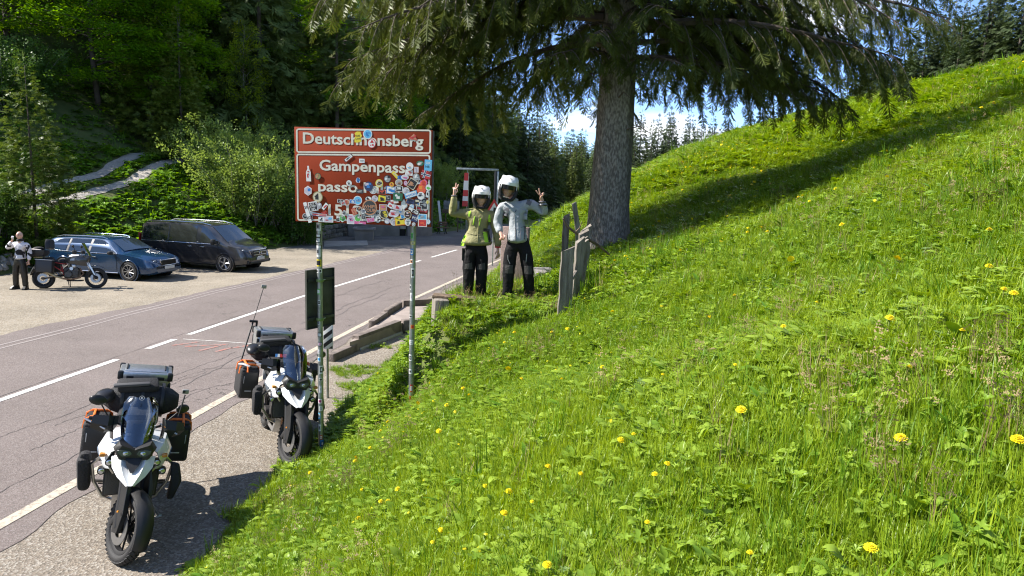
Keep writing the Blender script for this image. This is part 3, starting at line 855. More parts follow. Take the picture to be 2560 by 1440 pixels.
def leaf_spray(n, w, L, seed=0, flat=.12, width=.45):
    """Unit broadleaf spray along +X: n pointed leaves (bent quads) on both sides."""
    r = random.Random(seed); vs = []; fs = []
    for i in range(n):
        u = (i + .5) / n; s = 1 if i % 2 else -1
        p = np.array([u * .9 + r.uniform(-.05, .05), s * width * (.2 + .8 * math.sin(PI * min(u * 1.1, 1))) * r.random(), r.gauss(0, flat)])
        a = s * r.uniform(.2, 1.3); tz = r.uniform(-.5, .3)
        d = np.array([math.cos(a), math.sin(a), tz]); d /= np.linalg.norm(d)
        q = np.cross(d, [0, 0, 1]); q /= np.linalg.norm(q)
        q = q * math.cos(.5 * r.uniform(-1, 1)) + np.array([0, 0, 1]) * r.uniform(-.5, .5)
        l = L * r.uniform(.7, 1.25); ww = w * r.uniform(.8, 1.2)
        o = len(vs)
        vs.extend([p, p + d * l * .5 - q * ww, p + d * l, p + d * l * .5 + q * ww]); fs.append((o, o + 1, o + 2, o + 3))
    return np.array(vs), np.array(fs)
def tubes_np(paths, n=6):
    mb = MB()
    for pts, rs in paths: mb.tube(pts, rs, n, cap=False)
    return mb

m_bark = mat('spruce bark', (.115, .098, .082), .95, col2=(.27, .245, .21), scale=24, bump=1.0, bscale=20, detail=9, lo=.42, hi=.62)
for n_ in [n for n in m_bark.node_tree.nodes if n.type == 'TEX_NOISE']:   # plates longer than wide
    mp = N(m_bark.node_tree, 'ShaderNodeMapping'); mp.inputs['Scale'].default_value = (1.4, 1.4, .55)
    src = n_.inputs['Vector'].links[0].from_socket
    m_bark.node_tree.links.new(src, mp.inputs[0]); m_bark.node_tree.links.new(mp.outputs[0], n_.inputs['Vector'])
m_twig = mat('dead twig', (.085, .065, .05), .9, var=.3, scale=5)
m_need = leafmat('spruce needles', (.018, .042, .007), (.130, .155, .030), .30, .45, patch=.8, spec=.3)

# --- the big spruce by the fence
def big_spruce():
    bx, by = 1.78, 13.05
    root = empty('spruce_tree', (bx, by, H(bx, by) - .1), 0, 'huge old spruce with a bare grey trunk standing on the bank by the wooden fence', 'tree')
    # trunk: ridged, flared at the root
    secs = []; n = 40
    Ht = 20.0
    for z in list(np.linspace(0, 1.2, 9)) + list(np.linspace(1.5, 9, 20)) + list(np.linspace(10, Ht, 8)):
        r = .36 * (1 - z / (Ht * 1.02)) ** .8 + .015 + .15 * math.exp(-z / .3)
        lp = []
        for k in range(n):
            q = 2 * PI * k / n
            rr = r * (1 + .035 * math.sin(5 * q + z * .3) + .03 * math.sin(9 * q + 1.3 * z) + .02 * math.sin(17 * q - 2.1 * z) + .10 * math.exp(-z / .35) * math.sin(4 * q + .6))
            lp.append((rr * math.cos(q) + .03 * math.sin(z * .5), rr * math.sin(q), z))
        secs.append(lp)
    MB().loft(secs).build('trunk', m_bark, root, smooth=60)
    r = random.Random(5)
    D, T, SC, RO = [], [], [], []
    limbs = []
    def add_spray(p, d, s):
        D.append(d); T.append(p); SC.append(s); RO.append(r.uniform(-.7, .7))
    def limb(z0, az, L, rise, drop, dens):
        pts = []; n_ = 12
        ca, sa = math.cos(az), math.sin(az)
        for i in range(n_ + 1):
            u = i / n_
            rr = .28 + L * u * (1 - .05 * u)
            z = z0 + rise * u * L * .5 - drop * u * u + .10 * drop * max(0, u - .75) * 4
            wv = .10 * math.sin(3.1 * u + az * 5) * L * .15
            pts.append(Vector((ca * rr - sa * wv, sa * rr + ca * wv, z)))
        limbs.append((pts, [max(.008, .018 * L * (1 - .9 * i / n_)) for i in range(n_ + 1)]))
        step = .15 / dens
        s = .16 * L
        side = 1
        while s < L:
            u = s / L; f = u * n_; i = min(int(f), n_ - 1)
            p = pts[i].lerp(pts[i + 1], f - i)
            d = (pts[i + 1] - pts[i]).normalized()
            l2 = (.35 + .95 * math.sin(PI * min(1, u * .62 + .25))) * r.uniform(.55, 1.15) * min(1, L / 4) * (1.15 - .45 * u)
            lat = Vector((-d.y, d.x, 0)).normalized() * side
            d2 = (d * r.uniform(.35, .8) + lat * 1.0 + Vector((0, 0, r.uniform(-.45, -.05)))).normalized()
            q = []; m_ = 4
            for k in range(m_ + 1):
                w = k / m_
                q.append(p + d2 * l2 * w + Vector((0, 0, -.42 * l2 * w * w)))
            limbs.append((q, [.010 * (1 - .8 * k / m_) + .002 for k in range(m_ + 1)]))
            k2 = max(2, int(l2 / .088 * dens))
            for k in range(k2):
                w = (k + .6) / k2; ff = w * m_; j = min(int(ff), m_ - 1)
                pp = q[j].lerp(q[j + 1], ff - j)
                dd = (q[j + 1] - q[j]).normalized()
                for s_ in (1, -1):
                    lt = Vector((-dd.y, dd.x, 0)) * s_
                    hang = r.uniform(-1.4, -.25)
                    dv = (dd * r.uniform(.2, .8) + lt * r.uniform(.1, .7) + Vector((0, 0, hang)))
                    add_spray(pp, dv, r.uniform(.13, .28) / dens ** .5)
            add_spray(q[-1], q[-1] - q[-2] + Vector((0, 0, -.05)), r.uniform(.3, .45) / dens ** .5)
            s += step * r.uniform(.7, 1.3); side = -side
        add_spray(pts[-1], pts[-1] - pts[-2], .45 / dens ** .5)
    # visible lower storeys
    specs = []
    z = 3.1
    while z < 8.2:
        k = 3 if z < 4.2 else 5
        a0 = r.uniform(0, 6)
        for j in range(k):
            az = a0 + 2 * PI * j / k + r.uniform(-.35, .35)
            L = np.interp(z, [3, 4.2, 6, 8.2], [2.3, 4.6, 5.6, 5.2]) * r.uniform(.75, 1.05)
            L *= .50 + .50 * abs(math.cos(az)); toward = -math.sin(az)
            if z > 5.6 and math.cos(az) > .35 and r.random() < .8: continue
            if toward > .55: L *= .42     # the camera side is thin: the trunk shows
            specs.append((z + r.uniform(-.2, .2), az, L, r.uniform(.0, .35), L * r.uniform(.22, .42), 1.0))
        z += .60
    # long boughs reaching left and right
    for z0, az, L, rise, dr in ((4.3, 3.05, 5.3, .25, 2.1), (5.0, 2.8, 5.3, .2, 2.2), (5.4, 3.35, 5.2, .3, 2.2), (4.7, 3.5, 4.6, .2, 1.7), (6.0, 3.0, 5.6, .2, 2.0), (3.9, 2.6, 4.3, .1, 1.5),
                             (4.4, .05, 5.2, .3, 1.7), (4.9, -.25, 5.4, .3, 1.7), (4.2, .45, 4.6, .1, 1.2), (5.8, .02, 5.8, .2, 1.6), (3.6, -.1, 3.7, .15, .9), (4.1, -.4, 4.6, .25, 1.4)):
        specs.append((z0, az, L, rise, dr, 1.1))
    for z0, az, L in ((3.9, -1.9, 1.5), (4.3, -1.35, 1.7), (4.7, -1.7, 1.6), (3.5, -1.1, 1.6), (3.6, -2.3, 1.7), (5.2, -1.5, 1.9), (4.6, -2.2, 1.9), (4.9, -.95, 2.0)):
        specs.append((z0, az, L, .35, .35 * L, 1.3))
    for _ in range(12):
        z0 = r.uniform(4.6, 7.6); specs.append((z0, r.uniform(2.6, 3.75), r.uniform(3.8, 5.5) * (1 if z0 > 5.2 else .85), r.uniform(.1, .35), r.uniform(1.7, 2.7), .95))
    for _ in range(5):
        z0 = r.uniform(4.2, 6.0); specs.append((z0, r.uniform(-.35, .45), r.uniform(3.8, 5.8), r.uniform(.1, .3), r.uniform(1.2, 2.3), .95))
    for _ in range(5):
        z0 = r.uniform(4.0, 5.2); specs.append((z0, r.uniform(.9, 2.3), r.uniform(2.5, 4), r.uniform(.1, .3), r.uniform(1.0, 1.8), .9))
    for sp in specs: limb(*sp)
    print('sprays', len(T))
    # upper crown
    z = 8.5
    while z < Ht - .8:
        k = 5; a0 = r.uniform(0, 6)
        for j in range(k):
            az_ = a0 + 2 * PI * j / k + r.uniform(-.3, .3); limb(z + r.uniform(-.3, .3), az_, (.58 + .42 * abs(math.cos(az_))) * 3.9 * (1 - (z - 8.2) / (Ht - 7.6)) ** .85 * r.uniform(.8, 1.1) + .3, r.uniform(0, .3), r.uniform(.6, 1.3) * (1 - z / 26), .45)
        z += .75
    tubes_np(limbs, 5).build('bough', m_twig, root, smooth=60)
    tv = [needle_spray(6, .034, True, .6, .8, s) for s in range(3)]
    Ms = frames(D, np.array(RO)) * np.array(SC)[:, None, None]
    T = np.array([tuple(t) for t in T]); idx = np.arange(len(T)) % 3
    VV, FF, o = [], [], 0
    for k in range(3):
        v, f = tile(tv[k][0], tv[k][1], Ms[idx == k], T[idx == k]); VV.append(v); FF.append(f + o); o += len(v)
    np_mesh('crown', np.concatenate(VV), np.concatenate(FF), m_need, root, smooth=False)
    # dead snags on the trunk
    for _ in range(14):
        a = r.uniform(3.0, 6.4); z = r.uniform(2.2, 5); L = r.uniform(.2, .9)
        MB().tube([(.27 * math.cos(a), .27 * math.sin(a), z), ((.3 + L * .6) * math.cos(a), (.3 + L * .6) * math.sin(a), z + .05), ((.3 + L) * math.cos(a + .1), (.3 + L) * math.sin(a + .1), z - .15 * L)], [.016, .010, .004], 5).build('snag', m_twig, root)
    return root
big_spruce()

# --- background tree kinds: one of each with trunk and crown, then copies that share the meshes
def conifer_mesh(h, R, seed, nfr, m, droop=.5, base=.06, bare=.0, spr=None, up=0.0, frond=1.0):
    r = random.Random(seed); nr = np.random.default_rng(seed)
    D, T, SC = [], [], []
    for i in range(nfr):
        u = 1 - math.sqrt(r.random()) if True else 0
        u = base + (1 - base) * u
        if r.random() < bare * (1 - u) ** 2: continue
        z = u * h
        whorl = round(z / (.045 * h)) * .045 * h
        z = whorl + r.gauss(0, .012 * h)
        rad = R * (1 - u) ** .82 * (1 + .18 * math.sin(7 * u * 6.28 + seed)) + .04 * R
        az = r.uniform(0, 2 * PI)
        lobe = 1 + .22 * math.sin(3 * az + seed + z) + .15 * math.sin(5 * az - z * 1.7)
        f = r.uniform(.25, 1.0) ** .6
        rr = rad * f * lobe
        T.append((rr * math.cos(az), rr * math.sin(az), z - droop * rr * .45 * (1 - u * .6) + up * rr))
        D.append((math.cos(az + r.gauss(0, .5)), math.sin(az + r.gauss(0, .5)), -droop * r.uniform(.2, 1.2) + up + r.gauss(0, .15)))
        SC.append(frond * (.5 + .5 * (1 - u)) * r.uniform(.6, 1.2) * R * .40)
    T.append((0, 0, h * .97)); D.append((0.02, 0, 1)); SC.append(.06 * h)
    tv = spr or needle_spray(6, .055, False, .62, .8, seed)
    Ms = frames(D, nr.normal(0, .6, len(D))) * np.array(SC)[:, None, None]
    v, f = tile(tv[0], tv[1], Ms, np.array(T))
    return np_mesh('crown', v, f, m, smooth=False, link=False)
def trunk_mesh(h, r0, m, n=8, bend=.0, seed=0):
    rr = random.Random(seed)
    pts = [(bend * math.sin(z * .35 + seed) * z / h, bend * math.cos(z * .3 + seed) * z / h, z) for z in np.linspace(-.6, h, 9)]
    mb = MB(); mb.tube(pts, [r0 * (1 - .93 * i / 8) for i in range(9)], n)
    me = bpy.data.meshes.new('trunk'); me.from_pydata(mb.v, [], mb.f); me.materials.append(m); me.shade_smooth()
    return me
m_bark2 = mat('forest bark', (.075, .06, .05), .95, var=.35, scale=4, bump=.6, bscale=14)
m_birch = mat('pale bark', (.30, .28, .25), .9, col2=(.10, .09, .08), scale=3, bump=.3, bscale=10)
n_dark = leafmat('forest needles', (.036, .070, .018), (.118, .162, .042), .28, .5, patch=.25)
n_olive = leafmat('olive needles', (.052, .085, .016), (.155, .19, .044), .28, .5, patch=.25)
n_young = leafmat('young needles', (.040, .085, .014), (.185, .235, .040), .25, .45, patch=.9)
n_far = leafmat('far needles', (.020, .040, .016), (.060, .084, .026), .18, .6, patch=.12)
l_beech = leafmat('beech leaves', (.075, .190, .007), (.170, .330, .014), .45, .4, patch=.6)
l_lime = leafmat('lime leaves', (.13, .23, .015), (.26, .34, .025), .4, .45, patch=.6)
l_bush = leafmat('willow leaves', (.12, .20, .035), (.26, .345, .085), .40, .45, patch=.8)
l_hazel = leafmat('hazel leaves', (.045, .105, .018), (.095, .175, .030), .32, .45, patch=.8)

CT = {}
def kind(name, trunk, crown):
    CT[name] = (trunk, crown)
kind('spruce_a', trunk_mesh(19, .24, m_bark2), conifer_mesh(19, 3.3, 1, 1700, n_dark, .62, .07))
kind('spruce_b', trunk_mesh(22, .27, m_bark2), conifer_mesh(22, 3.4, 2, 1700, n_olive, .6, .10, .3))
kind('spruce_c', trunk_mesh(16, .2, m_bark2), conifer_mesh(16, 2.9, 3, 1500, n_dark, .7, .04))
kind('spruce_d', trunk_mesh(20, .25, m_bark2), conifer_mesh(20, 2.6, 4, 1300, n_dark, .5, .28, .5))
kind('young_spruce', trunk_mesh(6, .07, m_bark2), conifer_mesh(6.3, 1.35, 5, 3400, n_young, .25, .02, 0, None, .12, .62))
kind('far_spruce_a', trunk_mesh(14, .18, m_bark2), conifer_mesh(14, 2.5, 6, 3000, n_far, .55, .02, 0, None, 0, .78))
kind('far_spruce_b', trunk_mesh(12, .16, m_bark2), conifer_mesh(12, 2.3, 7, 2800, n_far, .5, .02, 0, None, 0, .78))
def broadleaf_mesh(h, R, seed, nl, m, layers=True, base=.25, size=.8, lw=.075, ll=.16, n=14, top=1.0, flat=.12):
    r = random.Random(seed); nr = np.random.default_rng(seed)
    D, T, SC, paths = [], [], [], []
    nlimb = nl
    for i in range(nlimb):
        u = base + (1 - base) * (i + r.random()) / nlimb
        az = r.uniform(0, 2 * PI); L = R * (math.sin(PI * min(1, .12 + .86 * (u - base) / (1 - base))) ** .55) * r.uniform(.6, 1.1) * (top if u > .7 else 1)
        z0 = u * h * .92; el = r.uniform(.0, .35) if layers else r.uniform(.3, 1.0)
        pts = []
        for k in range(6):
            w = k / 5
            pts.append(Vector((L * w * math.cos(az) * math.cos(el * .6), L * w * math.sin(az) * math.cos(el * .6), z0 + L * w * math.sin(el) - (.18 * L * w * w if layers else 0))))
        paths.append((pts, [.035 * (1 - .85 * k / 5) * (R / 3) for k in range(6)]))
        for k in range(int(10 + 6 * L)):
            w = r.uniform(.2, 1.05) ** .7; ff = min(w, .999) * 5; j = int(ff)
            p = pts[j].lerp(pts[j + 1], ff - j)
            side = r.choice((-1, 1)); out = r.uniform(0, .30 * L) * (1.1 - .5 * w)
            p = p + Vector((-math.sin(az) * side * out, math.cos(az) * side * out, r.gauss(0, .05 if layers else .22) * L * .5 - .1 * out))
            a2 = az + side * r.uniform(.2, 1.1)
            T.append(tuple(p)); D.append((math.cos(a2), math.sin(a2), r.uniform(-.35, .2) if layers else r.uniform(-.4, .9)))
            SC.append(size * r.uniform(.6, 1.2))
    tv = leaf_spray(n, lw, ll, seed, flat)
    Ms = frames(D, nr.normal(0, .25 if layers else .8, len(D))) * np.array(SC)[:, None, None]
    v, f = tile(tv[0], tv[1], Ms, np.array(T))
    return np_mesh('crown', v, f, m, smooth=False, link=False), paths
def broad_trunk(h, r0, paths, m, seed=0):
    mb = MB(); rr = random.Random(seed)
    mb.tube([(.15 * math.sin(z * .5 + seed), .12 * math.cos(z * .4 + seed), z) for z in np.linspace(-.5, h * .95, 8)], [r0 * (1 - .9 * i / 7) for i in range(8)], 8)
    for pts, rs in paths: mb.tube(pts, rs, 4, cap=False)
    me = bpy.data.meshes.new('trunk'); me.from_pydata(mb.v, [], mb.f); me.materials.append(m); me.shade_smooth()
    return me
def bl(name, h, R, seed, nl, m, bark, r0, **k):
    c, p = broadleaf_mesh(h, R, seed, nl, m, **k); kind(name, broad_trunk(h, r0, p, bark, seed), c)
bl('beech_a', 15, 5.2, 21, 60, l_beech, m_bark2, .18, base=.12, size=.95, lw=.07, ll=.15, n=16)
bl('beech_b', 12, 3.6, 22, 46, l_beech, m_bark2, .13, base=.10, size=.85, lw=.075, ll=.16, n=16)
bl('birch', 11, 2.0, 23, 40, l_lime, m_birch, .09, layers=False, base=.22, size=.5, lw=.10, ll=.22, n=10, flat=.3)
bl('lime_tree', 6, 2.2, 24, 34, l_lime, m_bark2, .10, layers=False, base=.1, size=.8, lw=.10, ll=.22, n=14, flat=.3)
def bush_mesh(h, R, seed, ns, m, size=.42):
    r = random.Random(seed); nr = np.random.default_rng(seed)
    D, T, SC, paths = [], [], [], []
    for i in range(ns):
        az = r.uniform(0, 2 * PI); lean = r.uniform(.1, 1.0); L = h * r.uniform(.55, 1.05) / max(.55, math.cos(lean * .8)) * .9
        b = Vector((r.uniform(-.35, .35) * R, r.uniform(-.35, .35) * R, -.1))
        pts = []
        for k in range(7):
            w = k / 6; a = lean * (.45 + .55 * w)
            q = b if k == 0 else pts[-1] + Vector((math.cos(az) * math.sin(a), math.sin(az) * math.sin(a), math.cos(a))) * L / 6
            pts.append(q + Vector((r.gauss(0, .03), r.gauss(0, .03), 0)) * (k > 0))
        paths.append((pts, [.022 * (1 - .85 * k / 6) for k in range(7)]))
        for k in range(40):
            w = r.uniform(.10, 1.0) ** .8; ff = min(w, .999) * 6; j = int(ff)
            p = pts[j].lerp(pts[j + 1], ff - j) + Vector((r.gauss(0, .30), r.gauss(0, .30), r.gauss(0, .22)))
            T.append(tuple(p)); D.append((r.gauss(0, .7) + .5 * math.cos(az), r.gauss(0, .8) + .5 * math.sin(az), r.uniform(-.3, 1.0))); SC.append(size * r.uniform(.6, 1.3))
    tv = leaf_spray(12, .10, .21, seed, .25, .34)
    Ms = frames(D, nr.uniform(-1.5, 1.5, len(D))) * np.array(SC)[:, None, None]
    v, f = tile(tv[0], tv[1], Ms, np.array(T))
    mb = MB()
    for pts, rs in paths: mb.tube(pts, rs, 4, cap=False)
    me = bpy.data.meshes.new('stem'); me.from_pydata(mb.v, [], mb.f); me.materials.append(m_birch); me.shade_smooth()
    return me, np_mesh('foliage', v, f, m, smooth=False, link=False)
CT['willow_bush'] = bush_mesh(4.6, 2.6, 31, 70, l_bush)
CT['hazel_bush'] = bush_mesh(2.6, 1.6, 32, 40, l_hazel, .36)

def plant(k, x, y, s, name, label, cat, group=None, rz=None, sz=None, sink=.15):
    tr, crn = CT[k]
    o = empty(name, (x, y, H(x, y) - sink), random.uniform(0, 6.28) if rz is None else rz, label, cat, group)
    o.scale = (s, s, s * (sz or 1))
    for nm, me in ((tr.name.split('.')[0], tr), (crn.name.split('.')[0], crn)):
        c = bpy.data.objects.new(nm, me); COL.objects.link(c); c.parent = o
    return o

# young spruce and bushes on the left bank
plant('young_spruce', -17.95, 25.6, 1.15, 'young_spruce', 'young spruce with yellow green tips behind the bare headed man', 'tree', sz=1.0)
plant('hazel_bush', -18.9, 24.6, .85, 'hazel_bush', 'pale leaved bush at the foot of the young spruce', 'bush')
plant('willow_bush', -13.9, 36.6, 1.0, 'willow_bush', 'tall pale green bush with upright stems right of the forest track', 'bush')
plant('willow_bush', -16.0, 38.6, .9, 'willow_bush', 'light leaved bush at the top of the bank beside the track end', 'bush', rz=2.0)
plant('hazel_bush', -11.9, 37.3, 1.25, 'hazel_bush', 'bare stemmed bush above the van and left of the brown sign', 'bush', rz=1)
# forest on the left hillside
FG = 'spruces of the left hillside forest'
rf = random.Random(77)
spots = []
def try_spot(x, y, dmin):
    for (a, b) in spots:
        if (a - x) ** 2 + (b - y) ** 2 < dmin * dmin: return False
    spots.append((x, y)); return True
cnt = 0
_sh = Vector((to_sun.x, to_sun.y)).normalized()
def shades_lot(x, y):
    """Trees beyond the left edge that would put the parking lot and the bank behind it in the shade."""
    if x / y < -.80: return True
    for px_, py_ in ((-15, 26), (-12.5, 27), (-16, 29), (-11, 30), (-13.5, 32), (-12, 22), (-9.5, 24), (-14, 18), (-18, 31), (-15, 34)):
        d = (px_ - x) / -_sh.x
        if 0 < d < 26 + .5 * H(x, y) and abs(y - _sh.y * d - py_) < 2.2: return True
    return False
LIT = [qpt(q_, y_) for q_, y_ in ((15.3, 40.5), (11.6, 41), (10, 42.5), (10.5, 44.5), (8.2, 42.5), (7, 52), (5.5, 56), (7, 40.5), (9.6, 42), (6, 34), (6, 30))] + [(-14, 36.6), (-16, 38.6), (-8, 44), (-6.5, 45.5)]
_sh = Vector((to_sun.x, to_sun.y)).normalized()
def in_light(x, y):
    for i_, (a, b) in enumerate(LIT):
        mx_d = 12 if i_ < 4 else (30 if i_ in (5, 6) else 18)
        v = Vector((x - a, y - b)); d = v.dot(_sh)
        if -1.5 < d < mx_d and abs(v.x * _sh.y - v.y * _sh.x) < 1.9: return True
    return False
for _ in range(2600):
    y = rf.uniform(20, 78); q = rf.uniform(10.6, 42)
    if y > 46: q = rf.uniform(5, 36)
    x, y = qpt(q, y)
    if x / y < -1.0 or x / y > .04 or in_light(x, y) or shades_lot(x, y): continue
    if not try_spot(x, y, 2.9): continue
    k = rf.choices(('spruce_a', 'spruce_b', 'spruce_c', 'spruce_d'), (4, 3, 3, 3))[0]
    nm = {'spruce_a': 'dark green', 'spruce_b': 'olive green', 'spruce_c': 'dense dark', 'spruce_d': 'bare stemmed'}[k]
    plant(k, x, y, rf.uniform(.7, 1.1), 'spruce_tree', nm + ' spruce in the shady forest of the left hillside', 'tree', nm + ' ' + FG)
    cnt += 1
# front row with character
for (k, q, y, s, nm, lb, ct) in (
    ('beech_a', 15.3, 40.5, 1.05, 'beech_tree', 'beech with bright layered leaves at the top left over the young spruce', 'tree'),
    ('beech_a', 11.6, 41.0, 1.0, 'beech_tree', 'fresh green beech overhanging the lower part of the forest track', 'tree'),
    ('beech_b', 10.0, 42.5, 1.2, 'beech_tree', 'slim beech with layered fresh green leaves above the track end', 'tree'),
    ('beech_a', 10.5, 44.5, 1.0, 'beech_tree', 'fresh green beech behind the willow bush and left of the birch', 'tree'),
    ('birch', 8.2, 42.5, 1.25, 'birch_tree', 'thin birch with a yellow green crown and pale stem', 'tree'),
    ('birch', 7.2, 45.5, .85, 'birch_tree', 'smaller pale birch standing right of the yellow green birch', 'tree'),
    ('beech_a', 7.0, 52, 1.05, 'beech_tree', 'bright green beech between the brown sign and the big spruce boughs', 'tree'),
    ('beech_b', 5.5, 56, 1.1, 'beech_tree', 'fresh green beech just behind the top of the brown sign', 'tree'),
    ('young_spruce', 7.0, 40.5, 1.35, 'young_spruce', 'slender young spruce behind the tall willow bush', 'tree'),
    ('young_spruce', 9.6, 42.0, 1.5, 'young_spruce', 'taller young spruce left of the birch at the forest edge', 'tree'),
    ('hazel_bush', 10.9, 31.5, .8, 'hazel_bush', 'small pale bush in the dark forest above the track', 'bush'),
    ('hazel_bush', 11.3, 34.2, .7, 'hazel_bush', 'low bush beside the upper end of the track', 'bush'),
    ('hazel_bush', 4.6, 46, 1.1, 'hazel_bush', 'green bush on the bank directly behind the brown sign', 'bush'),
    ('willow_bush', 3.2, 58, .8, 'willow_bush', 'pale bush at the roadside beyond the bench', 'bush'),
):
    x, y = qpt(q, y)
    plant(k, x, y, s, nm, lb, ct)
for i_, (q_, y_, s_) in enumerate(((9.5, 32.5, 1.3), (12.5, 33.5, 1.5), (10.5, 35.5, 1.3), (14.5, 36.0, 1.5), (12.0, 37.8, 1.2), (16.0, 38.5, 1.6), (13.5, 31.5, 1.4), (16.5, 34.0, 1.7))):
    x_, y_ = qpt(q_, y_)
    plant('hazel_bush' if i_ % 3 else 'young_spruce', x_, y_, s_ * (.8 if i_ % 3 == 0 else 1), 'undergrowth_bush' if i_ % 3 else 'young_spruce', 'leafy bush in the undergrowth over the forest track' if i_ % 3 else 'young spruce in the undergrowth over the forest track', 'bush' if i_ % 3 else 'tree', 'undergrowth bushes over the track' if i_ % 3 else 'young spruces over the track')
# roadside forest beyond the bench, up to where the road bends away
for _ in range(520):
    y = rf.uniform(62, 165); dq = rf.uniform(2.5, 30)
    x = float(lotback(y)) - dq
    if x / y < -.3 or x / y > .13: continue
    if not try_spot(x, y, 2.5): continue
    k = rf.choice(('spruce_a', 'spruce_b', 'spruce_c', 'far_spruce_a'))
    tall = 3.75 + y * float(np.interp(x / y, [-.3, -.12, -.04, .02, .06, .13], [.25, .20, .15, .12, .085, .065])) - H(x, y)
    plant(k, x, y, tall / {'spruce_a': 19, 'spruce_b': 22, 'spruce_c': 16, 'far_spruce_a': 14}[k] * rf.uniform(.7, 1.05), 'spruce_tree', 'spruce in the roadside forest beyond the bench', 'tree', 'spruces of the roadside forest')
# forest edge on the right beyond the meadow crest
for _ in range(620):
    a = rf.uniform(.36, .84); d = rf.uniform(0, 16)
    y = np.interp(a, [.34, .46, .55, .66, .78, .92], [118, 98, 84, 74, 66, 60]) + d; x = a * y
    if not try_spot(x, y, 2.5): continue
    s = np.interp(a, [.34, .46, .55, .66, .78, .92], [.85, .95, .98, 1.2, 1.5, 1.6]) * rf.uniform(.75, 1.15)
    k = rf.choice(('far_spruce_a', 'far_spruce_b'))
    plant(k, x, y, s, 'spruce_tree', 'dark spruce in the forest beyond the crest of the meadow', 'tree', 'spruces beyond the meadow crest')
plant('lime_tree', .563 * 80, 80, .85, 'lime_tree', 'small bright lime green tree at the forest edge over the meadow', 'tree')
plant('lime_tree', .665 * 69, 69, .75, 'lime_tree', 'pale green bushy tree at the right hand forest edge over the meadow', 'tree', rz=2)
# farther forest seen under the boughs, right of the trunk
for _ in range(75):
    a = rf.uniform(.09, .36); y = rf.uniform(150, 215); x = a * y
    if not try_spot(x, y, 4.2): continue
    s = np.interp(a, [.09, .16, .2, .26, .36], [1.1, 1.25, 1.35, 1.5, 1.7]) * rf.uniform(.75, 1.2)
    plant(rf.choice(('far_spruce_a', 'far_spruce_b')), x, y, s, 'spruce_tree', 'distant spruce seen under the boughs right of the big trunk', 'tree', 'distant spruces right of the trunk')
# ridge on the horizon, the blue haze of distance mixed into its colour
m_ridge = mat('far ridge with painted haze', (.045, .075, .10), 1.0, col2=(.06, .095, .125), scale=.006)
rx = np.linspace(420, 2600, 80); V_, F_ = [], []
for i, x in enumerate(rx):
    hh = min(1, (x - 420) / 260) * (150 + 45 * math.sin(x * .004 + 1) + 16 * math.sin(x * .013) + 5 * math.sin(x * .05))
    for k, (yy, zz) in enumerate(((1900, -40), (2400, hh * .55), (2900, hh), (3600, -40))): V_.append((x * (yy / 2900) , yy, zz))
for i in range(len(rx) - 1):
    for k in range(3): q = i * 4 + k; F_.append((q, q + 4, q + 5, q + 1))
rg = np_mesh('hills', V_, F_, m_ridge); tag(rg, 'forested ridge on the horizon with blue distance haze in its colour', kind='structure')
# ------------------------------------------------------------------ the pass sign
steel = mat('galvanised steel', (.30, .33, .32), .42, .75, var=.25, scale=9, bump=.15, bscale=60)
steel_d = mat('dark sign back', (.055, .06, .05), .6, .3, var=.3, scale=5)
brown = mat('brown sign face', (.235, .032, .009), .62, var=.06, scale=3, spec=.15)
m_dkedge = mat('black sign edge', (.015, .015, .016), .5)
cream = mat('cream reflective film', (.66, .63, .53), .5, var=.05, scale=8)
PAL = {'w': (.72, .72, .70), 'k': (.012, .012, .014), 'y': (.72, .58, .03), 'b': (.03, .19, .52), 'n': (.02, .035, .11), 'r': (.52, .03, .03), 'g': (.02, .13, .06), 'o': (.75, .26, .03),
       'p': (.62, .12, .30), 'c': (.12, .45, .72), 's': (.34, .35, .36), 'e': (.62, .56, .40), 'l': (.10, .45, .08), 'm': (.28, .24, .10), 't': (.50, .24, .13), 'd': (.035, .04, .04), 'a': (.72, .10, .04), 'i': (.55, .50, .58)}
PM = {k: mat('sticker print ' + k, v, .45, var=.05, scale=20) for k, v in PAL.items()}
sg = empty('pass_sign', (-2.44, 8.5, 0), math.atan2(-.2, 1.7), 'big brown pass name sign covered in stickers on two steel posts', 'road sign')
SX0, SW, SZ1, SH = -.27, 1.72, 4.325, 1.145
def SP(X, Y, d=.0):
    """Point of the sign face; X, Y run over its printed layout."""
    k = (X - 97) / 1748
    yt, yb = 95 + 30 * k, 1305 + 70 * k
    return Vector((SX0 + k * SW, -.052 - d, SZ1 - (Y - yt) / (yb - yt) * SH))
MB().rbox((SX0 + SW / 2, -.030, SZ1 - SH / 2), (SW, .042, SH), .006).build('panel', brown, sg)
MB().box((SX0 + SW + .006, -.024, SZ1 - SH / 2), (.010, .05, SH - .01)).build('edge_profile', m_dkedge, sg)
for zz in (SZ1 - .28, SZ1 - SH + .2):
    MB().box((SX0 + SW / 2, .004, zz), (SW * .94, .022, .04)).build('rail', steel, sg)
def ring_strip(x0, y0, x1, y1, r, w, d):
    """Rounded rectangle line on the sign."""
    outer, inner = [], []
    for cx, cy, a0 in ((x1 - r, y1 - r, 0), (x0 + r, y1 - r, 90), (x0 + r, y0 + r, 180), (x1 - r, y0 + r, 270)):
        for k in range(7):
            a = math.radians(a0 + 15 * k)
            outer.append((cx + r * math.cos(a), cy + r * math.sin(a)))
            inner.append((cx + (r - w) * math.cos(a), cy + (r - w) * math.sin(a)))
    n = len(outer)
    vs = [SP(x, y, d) for x, y in outer] + [SP(x, y, d) for x, y in inner]
    return vs, [(k, (k + 1) % n, n + (k + 1) % n, n + k) for k in range(n)]
for bx_ in ((122, 116, 1828, 424), (122, 434, 1822, 1298)):
    v, f = ring_strip(*bx_, 34, 20, .0007)
    MB().add(v, f).build('border_line', cream, sg, smooth=0)
